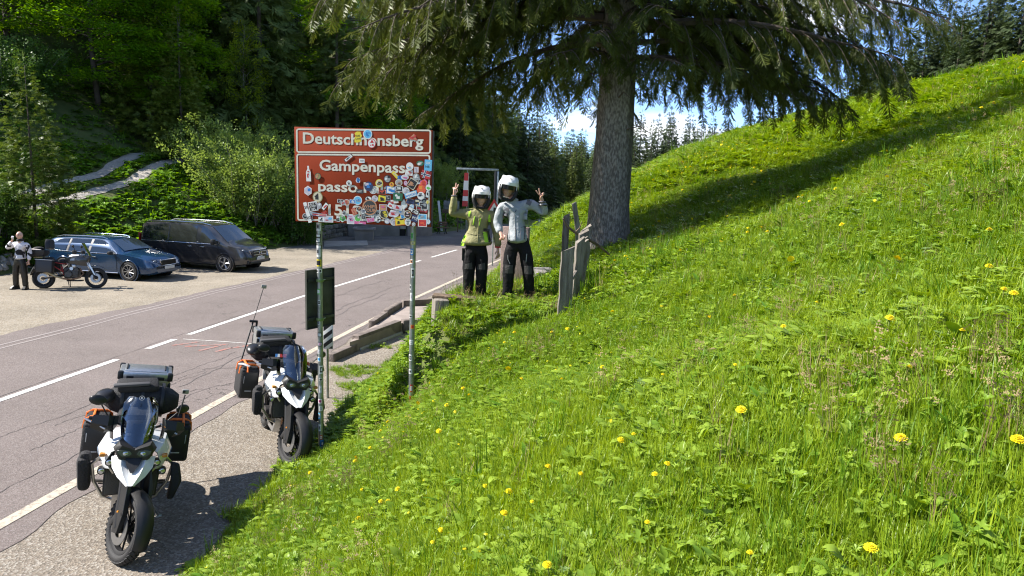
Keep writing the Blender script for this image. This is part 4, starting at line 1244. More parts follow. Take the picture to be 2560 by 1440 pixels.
Rx = Matrix.Rotation(PI / 2, 4, 'X')
def word(key, X, Y, w, h, name='lettering'):
    mb = MB(); c = SP(X, Y, .0009)
    put_text(mb, key, Matrix.Translation(c) @ Rx, w * SW / 1748, h * SH / 1240)
    mb.build(name, cream, sg, smooth=0)
word('Deutschnonsberg', 972, 273, 1525, 190)
word('Gampenpass', 965, 612, 1090, 185)
word('passo Palade', 985, 885, 1170, 180)
word('1518 m', 860, 1165, 660, 150)
PX = SW / 1748
def outline(shape, w, h):
    if shape == 'c': return [(w / 2 * math.cos(2 * PI * k / 20), h / 2 * math.sin(2 * PI * k / 20)) for k in range(20)]
    if shape == 'h': return [(w / 2 * math.cos(PI / 6 + PI / 3 * k), h / 2 * math.sin(PI / 6 + PI / 3 * k)) for k in range(6)]
    if shape == 't': return [(-w / 2, -h / 2), (w / 2, -h / 2), (.05 * w, h / 2)]
    if shape == 'b': return [(-w / 2, -h / 2), (w / 2, -h / 2), (w / 2, .1 * h), (w * .18, .3 * h), (w * .18, h / 2), (-w * .18, h / 2), (-w * .18, .3 * h), (-w / 2, .1 * h)]
    if shape == 's': return [(w / 2 * (1 + .18 * math.sin(3 * q + w)) * math.cos(q), h / 2 * (1 + .18 * math.cos(4 * q + h)) * math.sin(q)) for q in [2 * PI * k / 16 for k in range(16)]]
    if shape == 'y': return [(-.5 * w, -.42 * h), (-.2 * w, -.5 * h), (.35 * w, -.42 * h), (.3 * w, -.1 * h), (.5 * w, .05 * h), (.36 * w, .45 * h), (-.05 * w, .5 * h), (-.35 * w, .36 * h), (-.28 * w, .1 * h), (-.46 * w, -.1 * h)]
    return [(-w / 2, -h / 2), (w / 2, -h / 2), (w / 2, h / 2), (-w / 2, h / 2)]
rs = random.Random(42)
NST = [0]
def sticker(X, Y, w, h, ang, shape, cols, words=None, blank=False, label=None):
    i = NST[0] % 14; NST[0] += 1
    d0 = .0016 + i * .0007
    c = SP(X, Y, d0); ca, sa = math.cos(math.radians(ang)), math.sin(math.radians(ang))
    vs, fs, mi = [], [], []
    def poly(pts, dx_, dy_, layer, m):
        o = len(vs)
        for x, y in pts:
            x += dx_; y += dy_
            vs.append((c.x + (x * ca - y * sa) * PX, c.y - layer * .0002, c.z + (x * sa + y * ca) * PX))
        fs.append(tuple(range(o, o + len(pts)))); mi.append(m)
    mats = []
    def mi_of(ch):
        if PM[ch] not in mats: mats.append(PM[ch])
        return mats.index(PM[ch])
    poly(outline(shape, w, h), 0, 0, 0, mi_of(cols[0]))
    if len(cols) > 1: poly(outline(shape, w * .84, h * .84 if shape != 'b' else h * .6), 0, 0 if shape != 'b' else -.12 * h, 1, mi_of(cols[1]))
    inner = cols[2:] or cols[:1]
    if not blank and not words:
        for k in range(rs.randint(2, 4)):
            sh = rs.choice('csrrs'); ww, hh = w * rs.uniform(.12, .42), h * rs.uniform(.10, .34)
            poly(outline(sh, ww, hh), rs.uniform(-.22, .22) * w, rs.uniform(-.24, .26) * h, 2 + k, mi_of(rs.choice(inner)))
        for k in range(rs.randint(1, 3)):
            poly(outline('r', w * rs.uniform(.2, .6), h * .06), rs.uniform(-.08, .08) * w, rs.uniform(-.3, .3) * h, 7 + k, mi_of(rs.choice(inner)))
    mb = MB(); mb.add(vs, fs)
    nbase = len(fs); 
    if words:
        for key, dx_, dy_, hh, ch in words:
            o = len(mb.f)
            M = Matrix.Translation((c.x + (dx_ * ca - dy_ * sa) * PX, c.y - .0007, c.z + (dx_ * sa + dy_ * ca) * PX)) @ Rx @ Matrix.Rotation(math.radians(ang), 4, 'Z')
            put_text(mb, key, M, None, hh * PX)
            mi += [mi_of(ch)] * (len(mb.f) - o)
    o = mb.build('sticker', mats, sg, smooth=0)
    o.data.polygons.foreach_set('material_index', mi)
    if label: o['label'] = label
ST = [
 (915, 218, 105, 135, 8, 'y', 'y', [('THE', -2, 14, 22, 'k'), ('L\u00c4ND', 2, -18, 24, 'k')], False, 'yellow land shaped sticker'),
 (1037, 180, 115, 120, 0, 'c', 'wcb', None, False, 'round white sticker with a blue tree'), (1087, 297, 108, 116, 0, 'c', 'rwr', None, False, 'red ringed round sticker'),
 (1607, 205, 120, 78, -8, 't', 'rtr', None), (795, 487, 125, 38, 38, 'r', 'kwk', None), (965, 520, 70, 50, 0, 'r', 'wws', None),
 (278, 688, 62, 190, 2, 'b', 'wwr', None, False, 'white bottle shaped sticker'), (401, 722, 82, 84, 0, 'c', 'kmt', None), (271, 908, 108, 124, 0, 'h', 'wiwb', None, False, 'white hexagonal sticker'),
 (396, 988, 132, 140, 0, 'c', 'mek', None, False, 'olive and dark round sticker'), (1570, 587, 92, 96, 0, 'c', 'wwcto', None), (1699, 547, 92, 66, 0, 'c', 'ggw', None, False, 'green oval sticker'),
 (1799, 570, 92, 132, -3, 'r', 'cc', [('OK', 0, 26, 30, 'w'), ('NB', -8, -18, 28, 'k')], False, 'blue letter square sticker'), (1654, 630, 62, 76, 0, 'r', 'tis', None), (1772, 693, 122, 96, -14, 'r', 'rr', None, True),
 (1560, 668, 95, 66, -6, 'r', 'wwr', None), (1650, 722, 86, 88, 0, 'c', 'ssw', None), (1388, 697, 96, 42, -45, 'r', 'yye', None), (1445, 735, 54, 52, 10, 'r', 'bbn', None), (1510, 727, 94, 64, 0, 'c', 'wip', None),
 (1290, 750, 92, 92, 0, 'c', 'kskw', None), (918, 768, 54, 66, 0, 's', 'wbn', None), (802, 808, 72, 72, 0, 'c', 'wwsk', None), (1052, 847, 112, 116, 0, 'c', 'nnib', None, False, 'dark blue round sticker'),
 (1187, 807, 96, 100, 0, 'c', 'yeok', None), (1346, 823, 58, 58, 0, 'c', 'yok', None), (1435, 797, 92, 84, 0, 'c', 'estk', None), (1522, 803, 48, 62, 0, 'c', 'pip', None), (1600, 812, 110, 120, -30, 'r', 'ekyt', None), (1690, 770, 70, 78, 10, 't', 'wsk', None),
 (1745, 805, 88, 96, 0, 's', 'par', None), (1716, 880, 110, 118, 0, 's', 'aao', None, False, 'bright orange red sticker'), (1805, 860, 70, 80, 0, 'c', 'wwl', None), (938, 913, 88, 50, 0, 'r', 'dds', None), (1110, 905, 90, 76, 10, 'c', 'wsw', None),
 (1225, 922, 88, 52, -4, 'r', 'aka', None), (1333, 893, 112, 92, -4, 'r', 'bwb', None), (1440, 877, 92, 66, 0, 'r', 'wkw', None), (1528, 905, 82, 82, 0, 'c', 'wis', None), (1590, 950, 160, 66, 18, 'r', 'cw', [('wettaiu', 0, 0, 34, 'b')]),
 (1424, 982, 120, 92, -2, 'r', 'ggw', None, False, 'dark green square sticker'), (1715, 965, 92, 96, 0, 'c', 'wwnk', None), (1795, 945, 46, 92, -8, 'r', 'kwk', None), (1222, 1005, 110, 92, -5, 'r', 'kyk', None, False, 'black and yellow square sticker'), (1130, 1005, 80, 76, 0, 'c', 'wis', None),
 (1050, 1010, 92, 66, 0, 'c', 'kwk', None), (912, 1030, 112, 112, 0, 'c', 'wcsb', None), (845, 1045, 74, 48, -5, 'r', 'wbw', None), (690, 1042, 78, 46, -6, 'r', 'wks', None), (770, 1058, 82, 82, 0, 'c', 'itr', None), (725, 1070, 60, 44, 10, 'r', 'wsr', None),
 (1067, 1120, 190, 194, 0, 'c', 'td', [('WHIPS', 0, 10, 40, 't'), ('TOUR', 0, -36, 40, 't')], False, 'large dark round sticker with copper lettering'),
 (335, 1110, 120, 118, 12, 'r', 'wk', [('LOTT', 0, 34, 30, 'w'), ('JORA', 0, 0, 30, 'w'), ('VFL', 0, -34, 30, 'w')]), (262, 1190, 46, 260, 16, 'r', 'w', [('20', 0, 66, 34, 'k'), ('02', 0, -66, 34, 'k')], False, 'narrow white number strip sticker'), (416, 1100, 62, 78, 0, 'c', 'isw', None),
 (490, 1110, 108, 48, 52, 'r', 'kwr', None), (485, 1180, 110, 52, -6, 't', 'ara', None), (370, 1212, 210, 40, -8, 'r', 'bwr', None), (225, 1240, 66, 72, 0, 'c', 'wks', None), (300, 1265, 54, 64, 8, 'r', 'wkr', None), (440, 1282, 78, 60, 0, 'r', 'wwk', None), (530, 1275, 130, 82, 0, 'r', 'wicr', None),
 (460, 1225, 110, 34, -3, 'r', 'itp', None), (742, 1195, 54, 66, 0, 'c', 'wsk', None), (865, 1175, 58, 84, 24, 'r', 'rtr', None, False, 'dark red tilted square sticker'), (932, 1140, 70, 62, 0, 'c', 'wkt', None), (985, 1172, 66, 64, 0, 's', 'wsn', None), (1238, 1120, 100, 76, 0, 'r', 'itp', None),
 (1330, 1095, 76, 66, -30, 'r', 'nwr', None), (1420, 1120, 120, 60, -8, 'r', 'wir', None), (1498, 1085, 84, 120, 0, 's', 'sw', None, True), (1580, 1045, 110, 80, -18, 'r', 'tnk', None), (1667, 1057, 96, 102, 0, 'c', 'nkbe', None, False, 'round navy badge sticker'), (1750, 1030, 84, 70, 0, 's', 'wks', None),
 (1745, 1095, 110, 92, 0, 'r', 'wks', None), (1800, 1045, 56, 56, 0, 'c', 'mey', None), (1340, 1050, 96, 62, 14, 's', 'krw', None), (1300, 1000, 60, 66, 0, 'r', 'sks', None), (1250, 1205, 114, 116, 0, 'c', 'ekym', None, False, 'round black sticker with a cream rim'), (1370, 1200, 122, 92, 0, 's', 'wir', None),
 (1455, 1175, 120, 62, -14, 'r', 'isb', None), (1550, 1212, 96, 104, 0, 'c', 'ekti', None), (1622, 1155, 150, 40, -26, 'r', 'kwk', None), (1650, 1185, 110, 30, -26, 'r', 'wkw', None), (1750, 1160, 110, 46, -4, 'r', 'krw', None), (1168, 1275, 92, 96, 0, 'c', 'kwk', None), (1165, 1200, 72, 72, 10, 'r', 'wsk', None),
 (1290, 1297, 82, 84, 0, 'c', 'kiw', None), (1373, 1305, 88, 98, 0, 'c', 'wsi', None), (1452, 1290, 132, 116, 8, 'r', 'oyek', None, False, 'orange square sticker on the lower edge'), (1552, 1310, 78, 92, 0, 'c', 'wwsn', None), (1640, 1262, 82, 84, -14, 'r', 'n', [('FOJ', 0, 0, 42, 'w')]), (1735, 1240, 120, 70, 0, 'r', 'wcs', None),
 (1738, 1322, 112, 92, 0, 'r', 'wra', None), (1812, 1305, 52, 66, 0, 'c', 'cws', None), (1628, 1340, 46, 48, 0, 'c', 'wsw', None), (1080, 1285, 104, 52, 10, 'r', 'ipi', None), (945, 1322, 150, 32, 0, 'r', 'ppw', None, False, 'pink strip sticker on the lower edge'), (820, 1275, 96, 122, 0, 'r', 'winp', None), (912, 1265, 86, 92, 0, 'c', 'wlsw', None),
 (712, 1262, 92, 88, 0, 's', 'wlsg', None), (655, 1268, 62, 72, -10, 't', 'wkw', None), (985, 1235, 54, 80, 0, 'r', 'wks', None), (1030, 1215, 80, 50, -10, 'r', 'wsk', None), (1100, 1225, 60, 60, 0, 'c', 'sws', None), (1490, 1235, 60, 50, 12, 'r', 'wcb', None), (1400, 1040, 70, 50, 10, 'r', 'tws', None), (1600, 1110, 60, 60, 0, 'c', 'wcw', None), (1690, 1125, 66, 50, 0, 'r', 'wkr', None),
]
for s_ in ST: sticker(*s_)
# norwegian style cross on the flag sticker
mbx = MB(); c_ = SP(1772, 693, .0190)
for (a, b, w_, h_, m_) in ((-16, 0, 26, 96, 'w'), (0, 0, 122, 24, 'w')): pass
def bars(cx, cy, ang, items, d, cols_name):
    for (a, b, w_, h_, ch, l_) in items:
        mb = MB(); ca, sa = math.cos(math.radians(ang)), math.sin(math.radians(ang)); c = SP(cx, cy, d + l_ * .0004)
        pts = [(a - w_ / 2, b - h_ / 2), (a + w_ / 2, b - h_ / 2), (a + w_ / 2, b + h_ / 2), (a - w_ / 2, b + h_ / 2)]
        mb.add([(c.x + (x * ca - y * sa) * PX, c.y, c.z + (x * sa + y * ca) * PX) for x, y in pts], [(0, 1, 2, 3)]).build('flag_bar', PM[ch], sg, smooth=0)
bars(1772, 693, -14, ((-16, 0, 26, 92, 'w', 0), (0, 0, 120, 26, 'w', 1), (-16, 0, 12, 92, 'n', 2), (0, 0, 120, 12, 'n', 3)), .0135, '')
# posts
def pole(x, r, z0, z1, name='post'):
    return MB().tube([(x, .036 + r * .2, z0), (x, .036 + r * .2, z1)], r, 16).build(name, steel, sg)
XL, XR = 0.0, 1.205
pole(XL, .034, -.3, 4.2); pole(XR, .034, .2, 4.2)
for x in (XL, XR):
    MB().cyl((x, .043, 4.205), .036, .015).build('post_cap', m_dkedge, sg)
    for zz in (SZ1 - .28, SZ1 - SH + .2):
        MB().torus((x, .043, zz), .038, .008, 'Z', 16, 6, (1, 2.2)).build('clamp', steel, sg)
def pole_sticker(x, z, h, a0, a1, cols):
    r0 = .0352; n = 8; mats = [PM[ch] for ch in cols]
    vs, fs, mi = [], [], []
    for l, (k0, k1, z0, z1) in enumerate(((0, 1, -.5, .5), (.15, .85, -.32, .32), (.35, .65, -.15, .18))[:len(cols)]):
        o = len(vs)
        for i in range(n + 1):
            q = math.radians(a0 + (a1 - a0) * (k0 + (k1 - k0) * i / n)); r = r0 + l * .0006
            for zz in (z0, z1): vs.append((x + r * math.sin(q), .043 - r * math.cos(q), z + zz * h))
        for i in range(n):
            q = o + 2 * i; fs.append((q, q + 2, q + 3, q + 1)); mi.append(l)
    o = MB().add(vs, fs).build('sticker', mats, sg, smooth=0); o.data.polygons.foreach_set('material_index', mi)
rz_ = random.Random(9)
zc = 3.12
for cols, h in (('wsk', .10), ('kw', .045), ('dws', .07), ('kw', .05), ('wsk', .13), ('yk', .09), ('wkw', .05)):
    pole_sticker(XL, zc, h, -75, rz_.uniform(40, 75), cols); zc -= h + .012
for z_, h, cols in ((2.30, .07, 'lw'), (2.16, .06, 'wks'), (1.74, .06, 'kw'), (1.62, .06, 'kip'), (1.52, .05, 'wsi'), (1.42, .06, 'wcb'), (1.28, .11, 'wkw'), (1.15, .04, 'wk'), (1.02, .10, 'iws'), (.86, .06, 'wpk'), (.76, .06, 'wsi'), (.66, .08, 'cwk'), (.50, .09, 'wsk'), (.37, .06, 'rwr'), (.28, .10, 'bnw'), (1.9, .05, 'wks')):
    a = rz_.uniform(-60, 0); pole_sticker(XL, z_, h, a, a + rz_.uniform(50, 110), cols)
for z_, h, cols in ((3.06, .07, 'lgl'), (2.97, .035, 'yek'), (2.86, .08, 'bwb'), (2.74, .06, 'wtk'), (2.6, .12, 'wks'), (2.42, .06, 'wk'), (2.30, .10, 'wis'), (2.05, .04, 'wk'), (1.92, .05, 'or'), (1.72, .06, 'wsw'), (1.52, .08, 'wks'), (1.34, .06, 'wsk'), (1.12, .10, 'rw'), (.97, .10, 'ar')):
    a = rz_.uniform(-70, -10); pole_sticker(XR, z_, h, a, a + rz_.uniform(50, 110), cols)
# the sign seen from behind on the left post
tm = Matrix.Rotation(math.radians(64), 4, 'Z')
def on_plate(mb): return mb.xf(Matrix.Translation((-.035, .15, 2.19)) @ tm)
on_plate(MB().rbox((0, .02, 0), (.46, .012, .76), .004)).build('warning_plate', steel_d, sg)
on_plate(MB().box((-.227, .008, 0), (.008, .03, .76)).box((.227, .008, 0), (.008, .03, .76)).box((0, .008, .377), (.46, .03, .008)).box((0, .008, -.377), (.46, .03, .008))).build('plate_rim', steel_d, sg)
for zz in (.25, -.25):
    on_plate(MB().box((0, -.004, zz), (.42, .028, .035))).build('plate_rail', steel_d, sg)
    MB().torus((XL, .043, 2.19 + zz), .040, .009, 'Z', 16, 6, (1, 2.4)).build('plate_clamp', mat('greenish clamp', (.18, .26, .10), .5, .4), sg)
    MB().cyl((XL + .03, .09, 2.19 + zz), .008, .09, 'Y', 8).build('clamp_bolt', steel, sg)

# ------------------------------------------------------------------ hazard marker, kerb, terrace
hm = empty('hazard_marker', (-3.08, 11.2, 0), 0, 'small black and white striped marker plate on a thin post at the kerb', 'road sign')
MB().tube([(0, .02, -.1), (0, .02, 1.28)], .021, 10).build('post', steel, hm)
MB().rbox((.02, -.008, 1.08), (.165, .012, .42), .003).build('plate', mat('white sheeting', (.70, .70, .68), .5), hm)
mk_k = mat('black sheeting', (.015, .015, .016), .5)
def clip_poly(poly, x0, x1, z0, z1):
    for ax, lim, sg_ in ((0, x0, 1), (0, x1, -1), (1, z0, 1), (1, z1, -1)):
        out = []
        for i in range(len(poly)):
            a, b = poly[i], poly[(i + 1) % len(poly)]
            ia, ib = (a[ax] - lim) * sg_ >= 0, (b[ax] - lim) * sg_ >= 0
            if ia: out.append(a)
            if ia != ib:
                t = (lim - a[ax]) / (b[ax] - a[ax]); out.append((a[0] + t * (b[0] - a[0]), a[1] + t * (b[1] - a[1])))
        poly = out
        if not poly: return []
    return poly
for k in range(-1, 4):
    z0 = .86 + k * .145
    p_ = clip_poly([(-.08, z0), (.12, z0 + .16), (.12, z0 + .235), (-.08, z0 + .075)], -.056, .096, .877, 1.283)
    if len(p_) > 2: MB().prism(p_, -.0155, -.0145).build('stripe', mk_k, hm, smooth=0)

m_kerb = mat('kerb stone', (.20, .165, .145), .9, col2=(.115, .095, .085), scale=5, bump=.6, bscale=45, detail=8)
m_slab = mat('pinkish concrete', (.27, .225, .20), .9, var=.14, scale=3, bump=.4, bscale=50)
m_mort = mat('pale mortar', (.42, .40, .37), .95, var=.15, scale=9, bump=.5, bscale=40)
kb = empty('kerb_platform', (-2.7, 16.2, 0), 0, 'low broken stone platform with kerb stones between the road and the bank', 'kerb')
def kstone(a, b, w, z0, z1, name='kerb_stone', m=m_kerb, off=(0, 0)):
    a, b = Vector((a[0] + 2.7, a[1] - 16.2)), Vector((b[0] + 2.7, b[1] - 16.2))
    d = b - a; L = d.length; ang = math.atan2(d.y, d.x)
    mb = MB().rbox((L / 2, w / 2, (z0 + z1) / 2), (L - .012, w, z1 - z0), .018, seg=2)
    r2 = random.Random(int(L * 1000))
    mb.v = [(x + r2.uniform(-.006, .006), y + r2.uniform(-.008, .008), z + r2.uniform(-.006, .006)) for x, y, z in mb.v]
    mb.xf(Matrix.Translation((a.x, a.y, 0)) @ Matrix.Rotation(ang, 4, 'Z'))
    return mb.build(name, m, kb)
kstone((-3.58, 13.5), (-3.30, 14.45), .16, -.02, .17); kstone((-3.29, 14.5), (-2.66, 16.3), .18, .05, .33); kstone((-2.63, 16.32), (-1.75, 16.75), .2, .05, .33)
kstone((-3.25, 14.5), (-2.62, 16.28), .22, -.05, .06, 'footing_stone', m_mort); kstone((-2.6, 16.36), (-1.8, 16.8), .3, -.05, .06, 'footing_stone', m_kerb)
kstone((-3.27, 16.0), (-3.16, 17.2), .14, .10, .36); kstone((-3.15, 17.25), (-3.0, 18.5), .14, .12, .40); kstone((-2.98, 18.52), (-1.9, 19.2), .16, .15, .42)
pf = [(-3.42, 14.2), (-3.26, 14.55), (-2.62, 16.42), (-1.6, 16.9), (-1.5, 19.0), (-2.95, 18.5), (-3.22, 16.1), (-3.4, 15.0)]
MB().prism([(x + 2.7, y - 16.2) for x, y in pf], -.02, .262, 'Z').build('platform_slab', m_slab, kb, smooth=0)

wood_g = mat('weathered grey wood', (.26, .235, .20), .9, col2=(.13, .11, .09), scale=7, bump=.7, bscale=30, detail=9)
wt = wood_g.node_tree
for n_ in list(wt.nodes):   # grain runs along the plank
    if n_.type == 'TEX_NOISE':
        mp = N(wt, 'ShaderNodeMapping'); mp.inputs['Scale'].default_value = (3.2, 3.2, .35)
        src = [l for l in wt.links if l.to_node == n_ and l.to_socket.name == 'Vector'][0].from_socket
        wt.links.new(src, mp.inputs[0]); wt.links.new(mp.outputs[0], n_.inputs['Vector'])
wood_b = mat('brown dead wood', (.12, .085, .055), .9, var=.4, scale=12, bump=.6, bscale=40)
def plank(mb, w, t, h, seed, curve=0.0, slant=.06):
    """Upright weathered plank with an uneven top and wavering edges."""
    r = random.Random(seed); secs = []
    for k in range(8):
        u = k / 7; z = u * h; ww = w * (1 + r.uniform(-.06, .06) - .10 * u * (r.random() < .5)); c = curve * u * u + r.uniform(-.004, .004)
        lp = [(-ww / 2 + c, -t / 2), (ww / 2 + c, -t / 2), (ww / 2 + c, t / 2), (-ww / 2 + c, t / 2)]
        secs.append([(x, y, z + (slant * (x - c) / w * 1.2 if k == 7 else 0) + (r.uniform(-.02, .02) if k == 7 else 0)) for x, y in lp])
    return mb.loft(secs)
tb = empty('timber_edging', (-1.04, 9.42, 1.52), math.radians(12), 'weathered timber block holding the edge of the grassy terrace', 'retaining timber')
MB().rbox((.05, .16, .22), (.20, .44, .70), .02, (0, .04, 0)).build('block', wood_g, tb)
MB().rbox((.26, .16, .575), (.62, .20, .05), .012, (.03, .05, -.2)).build('cap_board', wood_b, tb)
fe = empty('wooden_fence', (.66, 8.3, H(.66, 8.3)), 0, 'old broken fence of grey weathered upright planks beside the big spruce', 'fence')
fx, fy, fz = fe.location
for i, (x, y, zt, w, t, rz, tl, cv) in enumerate((
    (.66, 8.30, 2.97, .165, .06, .15, (-.01, .05), 0), (.735, 8.62, 2.90, .06, .16, .1, (-.08, .10), 0), (.86, 9.1, 3.03, .13, .05, .5, (.0, .05), 0), (.93, 9.35, 2.98, .12, .07, .3, (.0, .08), 0),
    (.99, 9.75, 3.0, .10, .05, .6, (0, .03), 0), (1.02, 10.05, 3.06, .14, .06, .2, (0, .02), 0), (1.10, 10.6, 3.10, .16, .06, .3, (0, .0), .02), (1.12, 11.5, 3.46, .085, .03, .3, (-.02, .04), -.14), (1.06, 14.0, 3.12, .13, .10, 0, (0, 0), 0))):
    zb = H(x, y) - .12
    mb = plank(MB(), w, t, zt - zb, 100 + i, cv, (.25 if i == 0 else .5) * w)
    mb.xf(Matrix.Translation((x - fx, y - fy, zb - fz)) @ Euler((tl[1], tl[0], rz)).to_matrix().to_4x4())
    mb.build('plank', wood_g, fe, smooth=30)
MB().tube([(.72 - fx, 8.45 - fy, 2.55 - fz), (.9 - fx, 9.3 - fy, 2.62 - fz), (1.05 - fx, 10.3 - fy, 2.85 - fz)], [.03, .028, .02], 7).build('rail', wood_g, fe)
st = MB().tube([(.73, 10.3, 3.24), (.80, 10.33, 3.12), (.93, 10.38, 3.03), (1.12, 10.45, 2.94), (1.30, 10.52, 2.84), (1.5, 10.6, 2.69)], [.012, .018, .021, .024, .022, .016], 7).tube([(.93, 10.38, 3.03), (.99, 10.36, 3.10), (1.02, 10.35, 3.2)], [.012, .009, .004], 5)
so = st.build('dead_branch', wood_b); tag(so, 'dead brown branch leaning over the broken fence planks by the trunk', 'branch')
# stone monument on the terrace
m_porph = mat('pink porphyry', (.27, .195, .175), .85, var=.16, scale=6, bump=.4, bscale=60, detail=8)
m_greyst = mat('grey stone slab', (.21, .195, .185), .9, var=.2, scale=5, bump=.5, bscale=40)
mo = empty('stone_monument', (.03, 11.35, 1.86), math.radians(-12), 'pink stone slab monument on a low base behind the two riders', 'monument')
MB().rbox((0, 0, .60), (.46, .13, 1.12), .012).build('upright_slab', m_porph, mo)
MB().rbox((.08, -.12, .0), (.86, .62, .16), .02).build('base_slab', m_porph, mo)
sb = empty('stone_bench', (.62, 12.05, 1.98), math.radians(14), 'flat grey stone slab bench in the shade beside the monument', 'bench')
MB().rbox((0, 0, .20), (.62, .75, .11), .02).build('seat_slab', m_greyst, sb)
for x in (-.2, .2): MB().rbox((x, 0, .03), (.14, .6, .24), .02).build('support', m_greyst, sb)

# ------------------------------------------------------------------ things along the road beyond
red_s = mat('red sheeting', (.50, .03, .03), .5); white_s = mat('white film', (.70, .70, .68), .5)
tr_ = empty('warning_sign', (-.92, 30.5, 0), math.radians(4), 'red rimmed triangular warning sign on a thin post seen between the two riders', 'road sign')
MB().tube([(0, .03, -.1), (0, .03, 2.9)], .03, 10).build('post', steel, tr_)
MB().prism([(-.46, 2.2), (.46, 2.2), (0, 3.0)], -.01, .01).build('red_triangle', red_s, tr_, smooth=0)
MB().prism([(-.30, 2.29), (.30, 2.29), (0, 2.82)], -.016, -.0105).build('white_centre', white_s, tr_, smooth=0)
MB().prism([(-.05, 2.36), (.05, 2.36), (.09, 2.6), (-.02, 2.62)], -.022, -.0165).build('symbol', m_dkedge, tr_, smooth=0)
m_dark = mat('dark painted steel', (.03, .03, .032), .5, .3)
gt = empty('gantry_frame', (-2.5, 45, 0), 0, 'tall grey and black metal frame standing by the road behind the riders', 'frame')
MB().rbox((0, 0, 4.5), (2.75, .16, .14), .02).build('top_beam', steel, gt)
MB().rbox((1.18, 0, 2.1), (.16, .16, 4.66), .02).build('post', m_dark, gt)
MB().rbox((1.34, 0, 2.1), (.12, .12, 4.66), .02).build('post', steel, gt)
MB().tube([(-.66, 0, -.1), (-.66, 0, 4.45)], .035, 10).build('post', steel, gt)
fl = empty('banner_flag', (-3.3, 44.6, 0), 0, 'tall narrow red and white banner flag beside the metal frame', 'flag')
MB().tube([(.26, 0, 0), (.26, 0, 4.3)], .018, 8).build('flag_pole', steel, fl)
for k, (z0, z1, m_) in enumerate(((3.75, 4.25, red_s), (3.15, 3.75, white_s), (2.75, 3.15, red_s), (2.45, 2.75, white_s), (2.1, 2.45, red_s))):
    lo_, hi_ = -.02 - .10 * (4.25 - z0) / 2, -.02 - .10 * (4.25 - z1) / 2
    MB().prism([(lo_, z0), (.24, z0), (.24, z1), (hi_, z1)], -.006, .006).build('flag_panel', m_, fl, smooth=0)
ib = empty('info_board', (-4.62, 50, H(-4.62, 50)), 0, 'brown framed notice board with a white post on the far green bank', 'notice board')
gz = 1.38 - H(-4.62, 50)
MB().rbox((0, 0, gz + .12), (1.3, .3, .28), .03).build('box', wood_b, ib)
MB().rbox((0, .06, gz + .58), (1.15, .06, .62), .01).build('panel', mat('notice panel', (.16, .17, .16), .6, var=.5, scale=3), ib)
MB().rbox((-.78, 0, .9), (.16, .16, 2.7), .02, (0, -.12, 0)).build('post', white_s, ib)
MB().rbox((.5, 0, gz / 2), (.09, .09, gz + .3), .01).build('leg', wood_b, ib); MB().rbox((-.4, 0, gz / 2), (.09, .09, gz + .3), .01).build('leg', wood_b, ib)
bn = empty('park_bench', (-5.05, 47.9, 0), math.radians(-18), 'brown wooden bench at the foot of the far green bank', 'bench')
bw = mat('bench wood', (.20, .10, .055), .8, var=.2, scale=6)
for y in (-.16, .0, .16): MB().rbox((0, y, .44), (.85, .12, .04), .01).build('seat_slat', bw, bn)
for z in (.62, .78): MB().rbox((-.08, .28, z), (.75, .035, .12), .01, (-.2, 0, 0)).build('back_slat', bw, bn)
for x in (-.28, .28):
    MB().tube([(x, -.22, 0), (x, .16, .43)], .03, 6).tube([(x, .24, 0), (x, -.14, .43)], .03, 6).tube([(x, .18, .40), (x, .30, .85)], .022, 6).build('leg', m_dark, bn)
ss = empty('street_sign', (-3.9, 50.2, H(-3.9, 50.2) - .1), 0, 'small grey sign on a thin post at the edge of the far bank', 'road sign')
MB().tube([(0, .02, 0), (0, .02, 1.55)], .025, 8).build('post', steel, ss); MB().rbox((0, 0, .85), (.38, .02, .2), .005).build('plate', steel_d, ss)
dp = empty('delineator_post', (1.95, 53.5, 0), 0, 'small white roadside marker post where the road bends away', 'marker post')
MB().rbox((0, 0, .45), (.12, .10, .95), .02).build('post', white_s, dp); MB().box((0, 0, .72), (.124, .104, .14)).build('band', m_dkedge, dp)
# ruined wall, trough and rubble wall behind the sign
m_ren = mat('old grey render', (.30, .275, .25), .95, col2=(.19, .17, .155), scale=1.2, bump=.5, bscale=12, detail=9)
m_redp = mat('flaking red paint', (.22, .035, .03), .9, col2=(.29, .26, .23), scale=1.6, detail=9, lo=.52, hi=.6)
rw = empty('ruined_wall', (-10.6, 43.3, 0), math.atan2(2.75, 4.95), 'low ruined wall with flaking red paint and a doorway gap behind the brown sign', 'wall')
MB().rbox((1.75, 0, 1.1), (3.4, .35, 2.25), .02).build('wall', m_ren, rw)
MB().rbox((1.75, -.185, 1.45), (2.95, .02, .7), .004).build('red_band', m_redp, rw)
MB().rbox((3.72, .05, 1.35), (.42, .25, 1.8), .02).build('panel', mat('cream panel', (.42, .40, .33), .8, var=.1, scale=3), rw)
MB().rbox((3.72, .1, .22), (.42, .1, .45), .01).build('doorway', mat('painted niche shade', (.02, .018, .016), .9), rw)  # solid dark block in the recess; the niche's shade is put into its colour
MB().rbox((4.18, -.02, 1.0), (.36, .4, 2.0), .02).build('pier', m_ren, rw)
MB().rbox((5.05, .0, .95), (1.35, .5, 1.95), .03).build('wall_end', m_slab, rw)
MB().rbox((4.2, -.226, 1.4), (.3, .012, .5), .004).build('red_band', m_redp, rw)
tg = empty('stone_trough', (-9.05, 41.3, 0), math.radians(8), 'square concrete trough in front of the ruined wall', 'trough')
MB().prism([(-.52, 0), (.52, 0), (.56, .62), (-.56, .62)], -.5, .5).build('basin', m_ren, tg, smooth=0)
